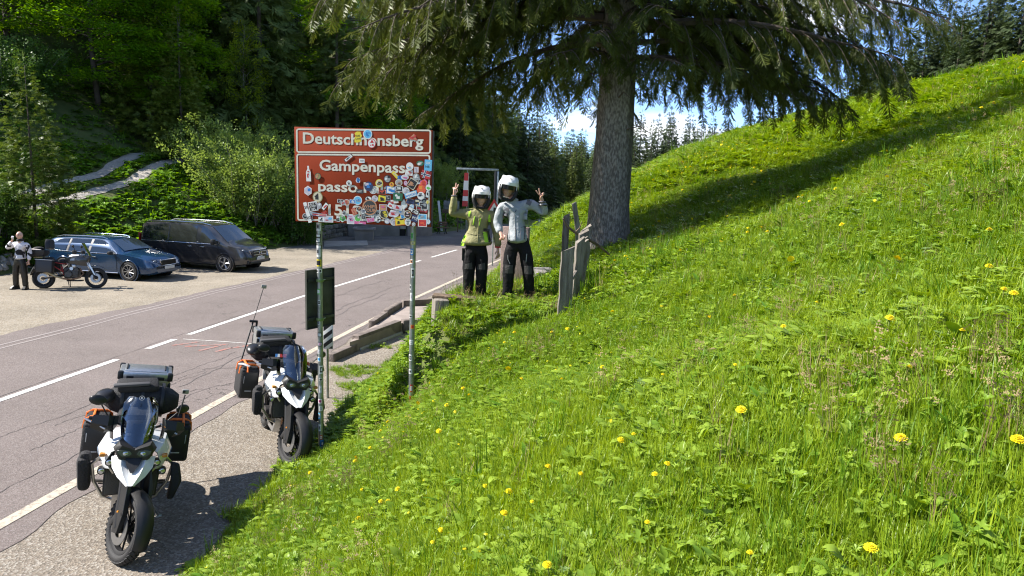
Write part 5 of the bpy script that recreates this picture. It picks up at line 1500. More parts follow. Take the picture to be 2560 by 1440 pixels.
for s_, w_ in (((0, -.5, .68), (1.3, .24, .13)), ((0, .5, .68), (1.3, .24, .13)), ((-.54, 0, .68), (.22, .76, .13)), ((.54, 0, .68), (.22, .76, .13))): MB().rbox(s_, w_, .015).build('rim', m_ren, tg)
MB().box((0, 0, .64), (.84, .74, .02)).build('water', mat('dark water', (.02, .025, .022), .1), tg)
pd = MB().prism([(-10.85, 38.97), (-8.69, 40.4), (-8.07, 37.78), (-10.11, 36.3)], .004, .05, 'Z').build('concrete_pad', mat('pale concrete', (.33, .31, .285), .9, var=.15, scale=2)); tag(pd, 'pale concrete pad on the ground in front of the trough', 'slab')
sw = empty('rubble_wall', (-11.2, 38.5, 0), 0, 'low dry stone wall at the foot of the bank left of the trough', 'wall')
r_ = random.Random(3)
for row in range(3):
    s_ = 0.0
    while s_ < 5.6:
        L = r_.uniform(.3, .6); y = 38.2 + s_ + L / 2
        x = float(lotback(y)) + .12 + row * -.05
        mb = MB().rbox((0, 0, 0), (.34, L - .03, .27 * r_.uniform(.85, 1.05)), .05, (r_.uniform(-.05, .05), r_.uniform(-.05, .05), math.atan2(-(float(lotback(y + .3)) - float(lotback(y - .3))), .6) + r_.uniform(-.05, .05)))
        mb.xf(Matrix.Translation((x + 11.2, y - 38.5, .12 + row * .265)))
        mb.build('stone', mat('rubble stone %d' % r_.randint(0, 2), ((.17, .15, .12), (.22, .20, .17), (.13, .12, .10))[r_.randint(0, 2)], .95, var=.25, scale=6, bump=.6, bscale=18), sw)
        s_ += L
# ------------------------------------------------------------------ motorcycles
rub = mat('tyre rubber', (.022, .022, .023), .75, bump=.3, bscale=90)
blk = mat('black plastic', (.016, .016, .017), .45, bump=.1, bscale=120)
blkm = mat('matt black metal', (.02, .02, .022), .55, .3)
fab = mat('black cordura', (.014, .014, .016), .8, bump=.5, bscale=70, var=.2, scale=12)
wpaint = mat('white bike paint', (.72, .73, .73), .22, coat=.6)
gpaint = mat('grey blue panel', (.24, .29, .36), .35, .3, coat=.4)
alu = mat('brushed aluminium', (.50, .51, .52), .36, .85, var=.10, scale=30)
alub = mat('silver tube', (.52, .52, .51), .28, .9)
alug = mat('dull gold aluminium', (.38, .32, .20), .45, .7)
orng = mat('orange strap', (.78, .17, .02), .6)
glassw = glassmat('wind screen', (.74, .79, .84), .10)
lensm = mat('lamp lens', (.10, .11, .12), .06, .2, coat=1.0)
bright = mat('lamp reflector', (.55, .58, .62), .12, .8)
radm = mat('radiator core', (.16, .145, .12), .6, .5, bump=1, bscale=160)
engm = mat('engine casting', (.075, .072, .07), .45, .6, var=.3, scale=14, bump=.4, bscale=40)
hdr = mat('bronze header pipe', (.22, .13, .08), .35, .85, var=.3, scale=9)
chainm = mat('disc steel', (.33, .33, .33), .35, .9)
def wheel(parent, c, R, w, name, M, spokes=10, wire=False, discs=1, rimm=None, tread=True):
    def B(mb): return mb.xf(M)
    mb = MB(); r = w / 2
    prof = []
    for k in range(14):
        a = 2 * PI * k / 14
        prof.append((R - r * .95 + r * .95 * math.cos(a) * (1.0 if math.cos(a) > 0 else .75), r * math.sin(a)))
    mb.lathe(prof, c, 'Y', 44, closed=True)
    tyre = B(mb).build(name, rub, parent)
    if tread:
        tb_ = MB()
        for k in range(40):
            a = 2 * PI * k / 40
            for s in (-1, 1):
                q = a + (.04 if s > 0 else 0); rr = R - .006
                p = Vector(c) + Vector((rr * math.cos(q), s * r * .55, rr * math.sin(q)))
                rot = Euler((0, -q + PI / 2, 0)).to_matrix() @ Euler((s * -.55, 0, s * .5)).to_matrix()
                tb_.box(p, (.030, .042, .012), rot)
        B(tb_).build('tread_block', rub, tyre, smooth=0)['kind'] = 'stuff'
    ri = R - w * .92
    B(MB().lathe([(ri, -r * .62), (ri - .018, -r * .5), (ri - .022, 0), (ri - .018, r * .5), (ri, r * .62), (ri + .016, r * .66), (ri + .016, -r * .66)], c, 'Y', 40, closed=True)).build('rim', rimm or blkm, tyre)
    mb = MB()
    if wire:
        for k in range(32):
            a = 2 * PI * k / 32; b = a + (.5 if k % 2 else -.5); s = 1 if k % 4 < 2 else -1
            mb.tube([Vector(c) + Vector((.04 * math.cos(b), s * .035, .04 * math.sin(b))), Vector(c) + Vector(((ri - .01) * math.cos(a), s * .01, (ri - .01) * math.sin(a)))], .0028, 4, cap=False)
    else:
        for k in range(spokes):
            a = 2 * PI * k / spokes + (.12 if k % 2 else -.12)
            mb.tube([Vector(c) + Vector((.035 * math.cos(a - .2), .02, .035 * math.sin(a - .2))), Vector(c) + Vector(((ri - .01) * math.cos(a), .012, (ri - .01) * math.sin(a)))], [.013, .008], 6, cap=False)
    B(mb).build('spokes', rimm or blkm, tyre)
    B(MB().cyl(c, .045, w * 1.1, 'Y', 16)).build('hub', blkm, tyre)
    for s in ((-1, 1) if discs == 2 else ((-1,) if discs else ())):
        y = c[1] + s * (w / 2 + .012)
        B(MB().lathe([(.155, -.003), (.085, -.003), (.085, .003), (.155, .003)], (c[0], y, c[2]), 'Y', 32, closed=True)).build('brake_disc', chainm, tyre)
    return tyre
def sweep_shell(c, R, a0, a1, w, t, n=12, k=5):
    """Mudguard: an arched shell over a wheel."""
    secs = []
    for i in range(n + 1):
        a = math.radians(a0 + (a1 - a0) * i / n); lp = []
        ww = w * (1 - .35 * abs(i / n - .5) ** 2 * 4 * .5)
        for j in range(k + 1):
            y = (j / k - .5) * ww; rr = R - .9 * y * y / ww
            lp.append((c[0] + rr * math.cos(a), c[1] + y, c[2] + rr * math.sin(a)))
        for j in range(k, -1, -1):
            y = (j / k - .5) * ww; rr = R - t - .9 * y * y / ww
            lp.append((c[0] + rr * math.cos(a), c[1] + y, c[2] + rr * math.sin(a)))
        secs.append(lp)
    return MB().loft(secs)
def shell(rows, t=.012, normal_in=(0, 0, 0)):
    """Panel from a grid of points, given thickness towards a centre point."""
    n = len(rows[0]); c = Vector(normal_in); mb = MB()
    top = [Vector(p) for r in rows for p in r]
    bot = [p + (c - p).normalized() * t for p in top]
    m = len(rows); fs = []
    for i in range(m - 1):
        for k in range(n - 1):
            a = i * n + k; fs.append((a, a + 1, a + n + 1, a + n)); o = m * n; fs.append((o + a + n, o + a + n + 1, o + a + 1, o + a))
    o = m * n
    for k in range(n - 1):
        fs.append((k + 1, k, o + k, o + k + 1)); a = (m - 1) * n + k; fs.append((a, a + 1, o + a + 1, o + a))
    for i in range(m - 1):
        a = i * n; fs.append((a, a + n, o + a + n, o + a)); a = i * n + n - 1; fs.append((a + n, a, o + a, o + a + n))
    return mb.add(top + bot, fs)
I4 = Matrix.Identity(4)

def touring_bike(loc, yaw, lean, label, steer, second):
    root = empty('motorcycle', loc, 0, label, 'motorcycle', 'white touring motorcycles parked on the shoulder')
    root.rotation_euler = (-lean, 0, yaw)
    FW, RW = (.80, 0, .325), (-.74, 0, .325)
    P0, P1 = Vector((.36, 0, 1.10)), Vector((.70, 0, .42))
    ax = (P0 - P1).normalized()
    MS = Matrix.Translation(P0) @ Matrix.Rotation(steer, 4, ax) @ Matrix.Translation(-P0)
    def T(mb): return mb.xf(MS)
    wheel(root, FW, .330, .112, 'front_wheel', MS, 10, False, 2)
    wheel(root, RW, .328, .165, 'rear_wheel', I4, 10, False, 1)
    for s in (-1, 1):
        T(MB().tube([(.80, s * .10, .33), (.60, s * .10, .72), (.55, s * .10, .80)], [.026, .026, .024], 10).tube([(.60, s * .10, .72), (.40, s * .10, 1.10)], .030, 10)).build('fork_leg', blkm, root)
        T(MB().loft([[(x, s * .105 + y, z) for x, y, z in lp] for lp in (
            [(.86, -.01, .30), (.86, .03, .30), (.76, .03, .27), (.76, -.01, .27)], [(.86, -.015, .50), (.86, .035, .50), (.70, .04, .46), (.70, -.015, .46)],
            [(.76, -.01, .72), (.76, .03, .72), (.60, .03, .68), (.60, -.01, .68)], [(.64, 0, .86), (.64, .02, .86), (.56, .02, .84), (.56, 0, .84)])])).build('fork_guard', blk, root, bevel=.004)
        T(MB().rbox((.69, s * .085, .36), (.06, .05, .11), .012, (0, .5, 0))).build('brake_caliper', blkm, root)
        T(MB().cyl((.815, s * .148, .50), .010, .012, 'Y', 8)).build('reflector', mat('amber reflector', (.65, .25, .02), .3), root)
    T(sweep_shell(FW, .385, -8, 118, .165, .010)).build('front_mudguard', blk, root)
    # frame, engine, pipes
    MB().rbox((.10, 0, .52), (.46, .30, .34), .05).rbox((.14, 0, .74), (.34, .28, .20), .04, (0, -.3, 0)).cyl((.02, .19, .46), .095, .07, 'Y', 18).cyl((.02, -.19, .46), .095, .07, 'Y', 18).cyl((.24, -.17, .56), .06, .06, 'Y', 14).build('engine', engm, root)
    MB().loft([[(.42, y, .46 + .05 * abs(y) / .15) for y in (-.15, -.08, .08, .15)][::1] + [(.40, y, .44) for y in (.15, .08, -.08, -.15)], [(.30, y, .25 + .10 * (abs(y) / .16) ** 2) for y in (-.16, -.08, .08, .16)] + [(.29, y, .27) for y in (.15, .08, -.08, -.15)],
               [(-.12, y, .24 + .10 * (abs(y) / .16) ** 2) for y in (-.16, -.08, .08, .16)] + [(-.12, y, .27) for y in (.15, .08, -.08, -.15)]]).build('skid_plate', alu, root)
    for y in (-.07, 0, .07):
        MB().tube([(.30, y, .70), (.42, y, .64), (.45, y, .50), (.36, y * .6, .34), (.10, y * .3 - .05, .26)], .021, 8).build('header_pipe', hdr, root)
    MB().tube([(.1, -.1, .28), (-.3, -.2, .34), (-.5, -.25, .46)], .03, 8).tube([(-.5, -.25, .46), (-.92, -.27, .62)], [.05, .058], 12).build('silencer', blkm, root)
    MB().tube([(.36, 0, 1.08), (.1, .15, .80), (-.2, .16, .62), (-.25, .14, .40)], .02, 8).tube([(.36, 0, 1.08), (.1, -.15, .80), (-.2, -.16, .62), (-.25, -.14, .40)], .02, 8).tube([(-.1, .14, .78), (-.9, .14, .92)], .016, 8).tube([(-.1, -.14, .78), (-.9, -.14, .92)], .016, 8).build('frame', blkm, root)
    MB().tube([(-.22, .12, .42), (-.74, .12, .33)], [.045, .035], 8).tube([(-.22, -.12, .42), (-.74, -.12, .33)], [.045, .035], 8).build('swing_arm', blkm, root)
    sweep_shell(RW, .385, 55, 150, .17, .012).build('rear_mudguard', blk, root)
    # bodywork
    for s in (-1, 1):
        rows = []
        for x, ys, zs in ((.62, (.12, .20, .235, .20), (1.06, 1.02, .93, .85)), (.50, (.12, .25, .305, .26), (1.11, 1.07, .95, .81)), (.32, (.10, .27, .330, .265), (1.15, 1.11, .97, .80)), (.14, (.06, .23, .285, .22), (1.14, 1.09, .97, .82)), (-.06, (.05, .15, .19, .15), (1.03, 1.0, .92, .84))):
            rows.append([(x, s * y, z) for y, z in zip(ys, zs)])
        sf = shell(rows, .02, (.2, 0, .95)).build('side_fairing', wpaint, root)
        g = shell([[(x, s * y, z) for y, z in zip(a, b)] for x, a, b in ((.46, (.318, .290), (.945, .875)), (.32, (.338, .300), (.955, .86)), (.20, (.312, .270), (.96, .89)))], .006, (.2, 0, .95)).build('fairing_insert', gpaint, sf)
        MB().rbox((.49, s * .145, .68), (.035, .17, .27), .008, (0, -.16, s * -.25)).build('radiator', radm, root)
        MB().rbox((.48, s * .145, .68), (.03, .20, .30), .012, (0, -.16, s * -.25)).build('radiator_shroud', blk, root)
    MB().loft([[(x, y, z) for y, z in lp] for x, lp in ((.16, ((-.12, 1.08), (0, 1.16), (.12, 1.08), (.14, .98), (-.14, .98))), (0, ((-.16, 1.04), (0, 1.13), (.16, 1.04), (.17, .9), (-.17, .9))), (-.14, ((-.11, .96), (0, 1.0), (.11, .96), (.12, .86), (-.12, .86))))]).build('tank', wpaint, root)
    MB().loft([[(x, y * w, z + dz) for y, dz in ((-1, 0), (-.6, .05), (.6, .05), (1, 0), (.9, -.08), (-.9, -.08))] for x, w, z in ((-.08, .11, .93), (-.3, .16, .90), (-.42, .17, .92), (-.48, .16, .99), (-.8, .14, 1.0), (-.9, .10, 1.0))]).build('seat', fab, root)
    # beak: white shield under the lamps with a dark notch
    bk = shell([[(.62, -.19, .98), (.66, -.11, 1.0), (.66, -.055, .96), (.66, .055, .96), (.66, .11, 1.0), (.62, .19, .98)],
                [(.72, -.175, .905), (.76, -.10, .945), (.765, -.045, .905), (.765, .045, .905), (.76, .10, .945), (.72, .175, .905)],
                [(.82, -.12, .85), (.86, -.07, .885), (.87, -.03, .87), (.87, .03, .87), (.86, .07, .885), (.82, .12, .85)],
                [(.93, -.035, .80), (.955, -.02, .815), (.96, -.01, .815), (.96, .01, .815), (.955, .02, .815), (.93, .035, .80)]], .015, (.55, 0, .80))
    bko = bk.build('beak', wpaint, root, smooth=50)
    shell([[(.69, -.075, 1.005), (.69, .075, 1.005)], [(.765, -.06, .955), (.765, .06, .955)], [(.84, -.012, .895), (.84, .012, .895)]], .012, (.5, 0, .8)).build('beak_notch', blk, bko)
    MB().loft([[(x, y * w, z + q) for y, q in ((-1, .02), (-.75, .085), (-.2, .055), (0, .04), (.2, .055), (.75, .085), (1, .02), (.8, -.055), (.25, -.06), (0, -.035), (-.25, -.06), (-.8, -.055))] for x, w, z in ((.50, .15, 1.06), (.62, .19, 1.05), (.69, .17, 1.035), (.705, .15, 1.03))]).build('lamp_housing', blk, root)
    for s in (-1, 1):
        lp = MB().loft([[(x, s * (.082 + y * w), 1.045 + z * w * .62) for y, z in ((-1, -.2), (-.6, -.8), (.3, -.9), (.95, -.1), (1, .6), (.2, .8), (-.7, .5))] for x, w in ((.69, .066), (.716, .062))]).build('headlight', lensm, root)
        MB().ell((.712, s * .075, 1.04), (.012, .026, .022)).build('reflector', bright, lp)
    # screen and its inner panel
    rows = []
    for u in range(7):
        k = u / 6; z = 1.09 + .40 * k; x0 = .67 - .27 * k - .04 * k * k; w = (.130 + .030 * math.sin(k * 2.6)) * (1 if k < .85 else 1 - (k - .85) * 1.3)
        rows.append([(x0 - .10 * (v / 3) ** 2, w * v / 3, z - (.02 if abs(v) == 3 and u == 6 else 0)) for v in range(-3, 4)])
    shell(rows, .006, (.2, 0, 1.2)).build('windscreen', glassw, root)
    shell([[(.655 - .2 * k, -.065 + .02 * k, 1.085 + .17 * k), (.675 - .2 * k, 0, 1.085 + .17 * k), (.655 - .2 * k, .065 - .02 * k, 1.085 + .17 * k)] for k in (0, .5, 1)], .012, (.2, 0, 1.2)).build('screen_panel', mat('grey screen panel', (.07, .08, .095), .4), root)
    MB().rbox((.40, 0, 1.20), (.05, .22, .13), .02, (0, -.6, 0)).build('instrument', blk, root)
    for s in (-1, 1):
        shell([[(.58, s * .20, 1.13), (.50, s * .235, 1.12)], [(.54, s * .215, 1.24), (.46, s * .25, 1.23)], [(.49, s * .21, 1.33), (.43, s * .235, 1.31)]], .005, (.2, 0, 1.2)).build('wind_deflector', glassw, root)
    # handlebar group turns with the wheel
    T(MB().tube([(.22, -.43, 1.19), (.27, -.30, 1.21), (.34, -.12, 1.17), (.34, .12, 1.17), (.27, .30, 1.21), (.22, .43, 1.19)], .013, 8)).build('handlebar', blkm, root)
    for s in (-1, 1):
        T(MB().tube([(.265, s * .31, 1.208), (.215, s * .44, 1.188)], .019, 10)).build('grip', blk, root)
        T(shell([[(.34, s * .23, 1.28), (.39, s * .34, 1.285), (.32, s * .455, 1.26)], [(.375, s * .23, 1.20), (.43, s * .34, 1.195), (.36, s * .47, 1.19)], [(.35, s * .24, 1.12), (.385, s * .34, 1.11), (.33, s * .45, 1.13)]], .012, (.2, s * .36, 1.18))).build('hand_guard', blk, root)
        T(MB().tube([(.30, s * .22, 1.22), (.43, s * .36, 1.165), (.22, s * .475, 1.18)], .009, 6)).build('guard_bar', alub, root)
        T(MB().tube([(.27, s * .28, 1.22), (.25, s * .40, 1.36)], .007, 6)).build('mirror_stalk', blkm, root)
        T(MB().ell((.245, s * .43, 1.385), (.028, .082, .052), (0, 0, s * .25))).build('mirror', blk, root)
        T(MB().tube([(.31, s * .24, 1.20), (.36, s * .36, 1.21)], .006, 6)).build('lever', alub, root)
        MB().rbox((.60, s * .27, .985), (.06, .05, .035), .012).build('indicator', mat('amber lens', (.5, .2, .03), .2), root)
    # crash bars, their lamps and pouches
    for s in (-1, 1):
        MB().tube([(.40, s * .16, .98), (.50, s * .29, .92), (.44, s * .36, .83), (.36, s * .33, .62), (.40, s * .24, .48), (.36, s * .13, .42)], .0165, 9).tube([(.50, s * .29, .92), (.56, s * .20, .84), (.55, s * .16, .78)], .014, 8).tube([(.36, s * .33, .62), (.08, s * .27, .50), (.0, s * .18, .42)], .0165, 8).build('crash_bar', alub, root)
        for (x, y, z) in ((.60, .205, .915), (.53, .265, .80)):
            ao = MB().cyl((x, s * y, z), .037, .055, 'X', 16).build('auxiliary_lamp', blk, root)
            MB().ell((x + .028, s * y, z), (.008, .028, .028)).build('lens', bright, ao)
    MB().rbox((.40, -.42, .73), (.17, .11, .36), .045, (.10, .15, 0)).rbox((.42, -.42, .89), (.12, .10, .12), .04, (.1, 0, 0)).build('pouch', fab, root)
    MB().loft([[(.5, .34, .88), (.5, .42, .86), (.44, .42, .84), (.44, .34, .86)], [(.54, .36, .66), (.54, .46, .68), (.34, .46, .66), (.34, .36, .64)], [(.52, .34, .48), (.52, .40, .48), (.40, .40, .47), (.40, .34, .47)]]).build('pouch', fab, root, bevel=.02)
    # luggage
    for s in (-1, 1):
        px_, py_, pz_ = -.56, s * .405, .76
        pn = MB().rbox((px_, py_, pz_), (.46, .25, .43), .035, seg=3).build('pannier', fab, root)
        MB().rbox((px_ + .232, py_, pz_ - .01), (.012, .20, .36), .004).build('front_panel', blk, pn)
        MB().rbox((px_, py_, pz_ + .222), (.42, .21, .03), .012).build('lid_fold', fab, pn)
        for xo in (-.13, .11):
            MB().tube([(px_ + xo, py_ - .128, pz_ + .12), (px_ + xo, py_ - .12, pz_ + .215), (px_ + xo, py_ - .07, pz_ + .248), (px_ + xo, py_ + .07, pz_ + .248), (px_ + xo, py_ + .12, pz_ + .215), (px_ + xo, py_ + .128, pz_ + .12)], .015, 6).build('strap', orng, pn)
        MB().tube([(px_ - .13, py_ + s * .04, pz_ + .252), (px_ + .11, py_ + s * .04, pz_ + .252), (px_ + .20, py_ + s * .04, pz_ + .235), (px_ + .238, py_ + s * .04, pz_ + .17)], .014, 6).build('strap', orng, pn)
        MB().rbox((px_ + .242, py_ + s * .08, pz_ + .06), (.004, .008, .10), .001).rbox((px_ + .242, py_ - .01, pz_ - .10), (.004, .09, .014), .001).build('label_print', mat('pale print', (.45, .45, .45), .5), pn)
    tx, tz = -1.06, 1.20
    tc_ = MB().rbox((tx, 0, tz), (.38, .53, .27), .02).build('top_case', alug if not second else alu, root)
    lid = MB().rbox((tx, 0, tz + .175), (.395, .55, .085), .018).build('lid', alu, tc_)
    MB().rbox((tx, 0, tz + .222), (.32, .44, .012), .006).build('lid_panel', alu, lid)
    for sx in (-1, 1):
        for sy in (-1, 1):
            MB().rbox((tx + sx * .180, sy * .258, tz + .175), (.055, .060, .10), .015).build('corner_cap', blk, tc_)
            MB().rbox((tx + sx * .176, sy * .255, tz - .02), (.035, .035, .25), .01).build('corner_edge', blk, tc_)
    for sy in (-1, 1): MB().rbox((tx + .196, sy * .16, tz + .155), (.014, .075, .035), .005).build('latch', blkm, tc_)
    MB().tube([(tx + .1, -.2, tz + .235), (tx - .1, -.2, tz + .235)], .008, 6).tube([(tx + .1, .2, tz + .235), (tx - .1, .2, tz + .235)], .008, 6).build('tie_bar', blkm, tc_)
    r = random.Random(3 if second else 2); secs = []
    for k in range(11):
        y = -.40 + .08 * k; e = (1 - abs(2 * k / 10 - 1) ** 4) ** .5 if 0 < k < 10 else .45
        secs.append([(-.66 + .175 * e * math.copysign(abs(math.cos(q)) ** .6, math.cos(q)) * (1 + .04 * r.uniform(-1, 1)), y * .93, 1.16 + .155 * e * math.copysign(abs(math.sin(q)) ** .6, math.sin(q)) * (1 + .05 * r.uniform(-1, 1))) for q in [2 * PI * i / 14 for i in range(14)]])
    db = MB().loft(secs).build('duffel_bag', fab, root, smooth=60)
    for y in (-.2, 0, .2):
        MB().torus((-.66, y, 1.165), .190, .012, 'Y', 20, 6, (.5, 1.6)).build('strap', blk, db)
        MB().rbox((-.51, y, 1.22), (.02, .04, .05), .006).build('buckle', blk, db)
    MB().rbox((-.60, -.06, 1.345), (.22, .42, .09), .04, (.06, .25, .1)).build('backpack', fab, root)
    MB().rbox((-.50, -.12, 1.375), (.06, .36, .035), .015, (.1, .2, .1)).build('padded_strap', mat('grey webbing', (.06, .06, .065), .8), root)
    MB().ell((-.52, -.37, 1.22), (.15, .10, .07), (0, .2, -.3)).build('rolled_bag', mat('glossy black dry bag', (.02, .02, .022), .35), root)
    MB().rbox((-.35, -.02, 1.06), (.22, .40, .16), .05, (0, .15, 0)).build('tank_bag', fab, root)
    # stand, plate, pegs
    MB().tube([(.02, .14, .36), (-.02, .30, .0 + .055)], .012, 8).build('side_stand', alub, root)
    MB().rbox((-.02, .31, .05), (.07, .06, .012), .004, (lean, 0, 0)).build('stand_foot', alub, root)
    for s in (-1, 1): MB().rbox((-.12, s * .25, .40), (.05, .12, .025), .008).build('foot_peg', blkm, root)
    MB().rbox((-1.05, 0, .72), (.012, .18, .16), .004, (0, -.4, 0)).build('number_plate', mat('white plate', (.6, .6, .6), .4), root)
    if not second:
        cm = MB().rbox((.10, .40, 1.50), (.035, .065, .048), .008).build('action_camera', mat('silver camera', (.30, .29, .27), .4, .3), root)
        MB().tube([(.18, .36, 1.25), (.12, .40, 1.47)], .008, 6).build('camera_arm', blkm, cm)
        MB().cyl((.122, .385, 1.505), .014, .02, 'X', 12).build('lens', blk, cm)
        em = MB(); c = Vector((.448, 0, 1.515)); M_ = Matrix.Translation(c) @ Matrix.Rotation(-.60, 4, 'Y')
        em.lathe([(.020, -.001), (.024, -.001), (.024, .001), (.020, .001)], (0, 0, 0), 'X', 20, closed=True); em.ell((0, 0, 0), (.001, .010, .009)); em.xf(M_)
        em.build('screen_emblem', mat('pale print', (.45, .45, .45), .5), root)
    else:
        cs = MB().tube([(-.66, -.52, .86), (-.98, -.34, 1.52)], .013, 8).tube([(-.98, -.34, 1.52), (-1.15, -.22, 2.02)], .006, 6).build('camera_pole', blkm, root)
        MB().rbox((-.985, -.33, 1.54), (.04, .12, .035), .01).rbox((-1.0, -.28, 1.50), (.03, .03, .08), .01).build('pole_clamp', blkm, cs)
        MB().rbox((-1.155, -.215, 2.05), (.04, .075, .055), .008).build('action_camera', mat('silver camera', (.30, .29, .27), .4, .3), cs)
        for k, m_ in enumerate((PM['b'], PM['w'], PM['r'])):
            MB().box((-.12, -.13 + .03 * k, 1.235), (.004, .03, .045)).build('flag_patch', m_, root, smooth=0)
        MB().box((-.12, -.02, 1.235), (.004, .05, .045)).build('flag_patch', PM['r'], root, smooth=0)
        MB().tube([(-.5, -.54, 1.0), (-.42, -.5, 1.02), (-.36, -.42, 1.0)], .02, 6).build('strap_end', PM['s'], root)
    return root
def yaw_of(h): return math.atan2(h[1], h[0])
touring_bike((-4.06, 6.84, 0), yaw_of((.44, -.90)), math.radians(9), 'nearest white touring motorcycle with silver top case, black bags and orange straps', math.radians(26), False)
touring_bike((-3.24, 9.16, 0), yaw_of((.50, -.865)), math.radians(8), 'white touring motorcycle behind the sign post with a tall camera pole', math.radians(16), True)

# --- the dark adventure bike in the lot, seen from its right side
def dark_bike():
    root = empty('motorcycle', (-13.82, 21.0, 0), math.radians(15), 'dark adventure motorcycle with an open top box parked beside the blue car', 'motorcycle')
    root.rotation_euler = (math.radians(-7), 0, math.radians(15)); root.scale = (.94, .94, .94)
    FW, RW = (.80, 0, .34), (-.74, 0, .335)
    dk = mat('dark grey bike paint', (.03, .031, .036), .25, coat=.5); redf = mat('red frame paint', (.42, .03, .03), .35)
    wheel(root, FW, .345, .10, 'front_wheel', I4, wire=True, discs=2, rimm=blkm, tread=False)
    wheel(root, RW, .34, .15, 'rear_wheel', I4, wire=True, discs=1, rimm=blkm, tread=False)
    for s in (-1, 1):
        MB().tube([(.80, s * .09, .34), (.64, s * .09, .66)], .026, 8).build('fork_leg', blkm, root)
        MB().tube([(.66, s * .09, .62), (.40, s * .09, 1.14)], .026, 8).build('fork_tube', alub, root)
        MB().loft([[(x, s * .10 + y, z) for y in (0, .02)] + [(x - .05, s * .10 + y, z - .03) for y in (.02, 0)] for x, z in ((.80, .46), (.70, .70), (.64, .80))]).build('fork_guard', alub, root)
    sweep_shell(FW, .43, 40, 120, .12, .01).build('front_mudguard', dk, root)
    MB().rbox((.10, 0, .52), (.44, .28, .36), .05).cyl((.04, -.17, .47), .10, .06, 'Y', 18).cyl((.26, -.15, .62), .07, .05, 'Y', 14).build('engine', engm, root)
    MB().cyl((.14, -.20, .66), .055, .03, 'Y', 16).rbox((.2, -.17, .74), (.12, .06, .10), .02).build('clutch_cover', alu, root)
    MB().tube([(.34, -.08, .66), (.46, -.10, .50), (.36, -.14, .36), (.10, -.17, .30), (-.12, -.18, .33)], .032, 8).build('header_pipe', hdr, root)
    MB().tube([(-.12, -.18, .33), (-.30, -.22, .40)], .03, 8).tube([(-.30, -.22, .40), (-.78, -.26, .66)], [.045, .055], 12).build('silencer', alug, root)
    MB().rbox((.18, 0, .26), (.44, .26, .05), .015).build('skid_plate', blkm, root)
    MB().tube([(.36, 0, 1.08), (.12, -.14, .70), (-.12, -.14, .50)], .02, 8).tube([(.36, 0, 1.08), (.12, .14, .70), (-.12, .14, .50)], .02, 8).build('frame', blkm, root)
    MB().tube([(-.08, -.14, .80), (-.62, -.13, .92)], .016, 8).tube([(-.16, -.14, .58), (-.60, -.13, .88)], .016, 8).tube([(-.08, .14, .80), (-.62, .13, .92)], .016, 8).build('subframe', redf, root)
    MB().tube([(-.14, -.02, .45), (-.2, -.02, .72)], .028, 8).build('shock', redf, root)
    MB().tube([(-.18, -.12, .43), (-.74, -.10, .335)], [.04, .03], 8).tube([(-.18, .12, .43), (-.74, .10, .335)], [.04, .03], 8).build('swing_arm', blkm, root)
    for s in (-1, 1):
        tk = shell([[(x, s * y, z) for y, z in zip(a, b)] for x, a, b in ((.58, (.06, .15, .17, .12), (1.04, 1.0, .86, .74)), (.38, (.08, .21, .24, .18), (1.14, 1.08, .92, .76)), (.12, (.07, .17, .19, .15), (1.14, 1.06, .92, .82)), (-.08, (.05, .11, .12, .10), (1.0, .97, .90, .86)))], .02, (.2, 0, .95)).build('tank_fairing', dk, root)
        shell([[(x, s * y, z) for y, z in zip(a, b)] for x, a, b in ((.36, (.15, .19), (1.12, 1.09)), (.12, (.13, .17), (1.115, 1.065)), (-.06, (.08, .105), (1.0, .975)))], .008, (.2, 0, .9)).build('white_stripe', wpaint, tk)
        shell([[(x, s * y, z) for y, z in zip(a, b)] for x, a, b in ((.24, (.222, .225), (1.0, .93)), (.10, (.192, .196), (.98, .92)))], .006, (.2, 0, .9)).build('silver_patch', gpaint, tk)
    MB().loft([[(x, y * w, z + dz) for y, dz in ((-1, 0), (-.6, .05), (.6, .05), (1, 0), (.9, -.08), (-.9, -.08))] for x, w, z in ((-.06, .10, .93), (-.25, .15, .89), (-.42, .16, .91), (-.48, .15, .98), (-.72, .13, 1.0))]).build('seat', fab, root)
    MB().rbox((.58, 0, 1.0), (.12, .24, .22), .04, (0, .2, 0)).build('front_cowl', dk, root)
    shell([[(.66 - .22 * k, -.16, 1.08 + .42 * k), (.68 - .22 * k, 0, 1.08 + .42 * k), (.66 - .22 * k, .16, 1.08 + .42 * k)] for k in (0, .5, 1)], .01, (.1, 0, 1.2)).build('windscreen', glassmat('pale screen', (.8, .85, .9), .35), root)
    MB().tube([(.24, -.42, 1.20), (.30, -.28, 1.22), (.36, 0, 1.18), (.30, .28, 1.22), (.24, .42, 1.20)], .013, 8).build('handlebar', blkm, root)
    for s in (-1, 1):
        MB().rbox((.30, s * .40, 1.20), (.12, .14, .13), .04).build('hand_guard', blk, root)
        MB().tube([(.28, s * .26, 1.22), (.27, s * .36, 1.36)], .008, 6).build('mirror_stalk', blkm, root); MB().ell((.26, s * .40, 1.39), (.03, .08, .05)).build('mirror', blk, root)
        pn = MB().rbox((-.58, s * .34, .74), (.48, .20, .40), .02, (0, .07, 0)).build('pannier', mat('dark grey box', (.045, .048, .055), .5, .3), root)
        for xx in (-.81, -.35): MB().rbox((xx, s * .34, .74 - .07 * (xx + .58)), (.025, .21, .40), .008, (0, .07, 0)).build('edge_trim', blkm, pn)
        MB().rbox((-.58, s * .34, .945), (.49, .21, .02), .006, (0, .07, 0)).build('lid_rim', alu, pn)
    MB().rbox((-.78, 0, 1.03), (.42, .2, .03), .01).build('rack', alug, root)
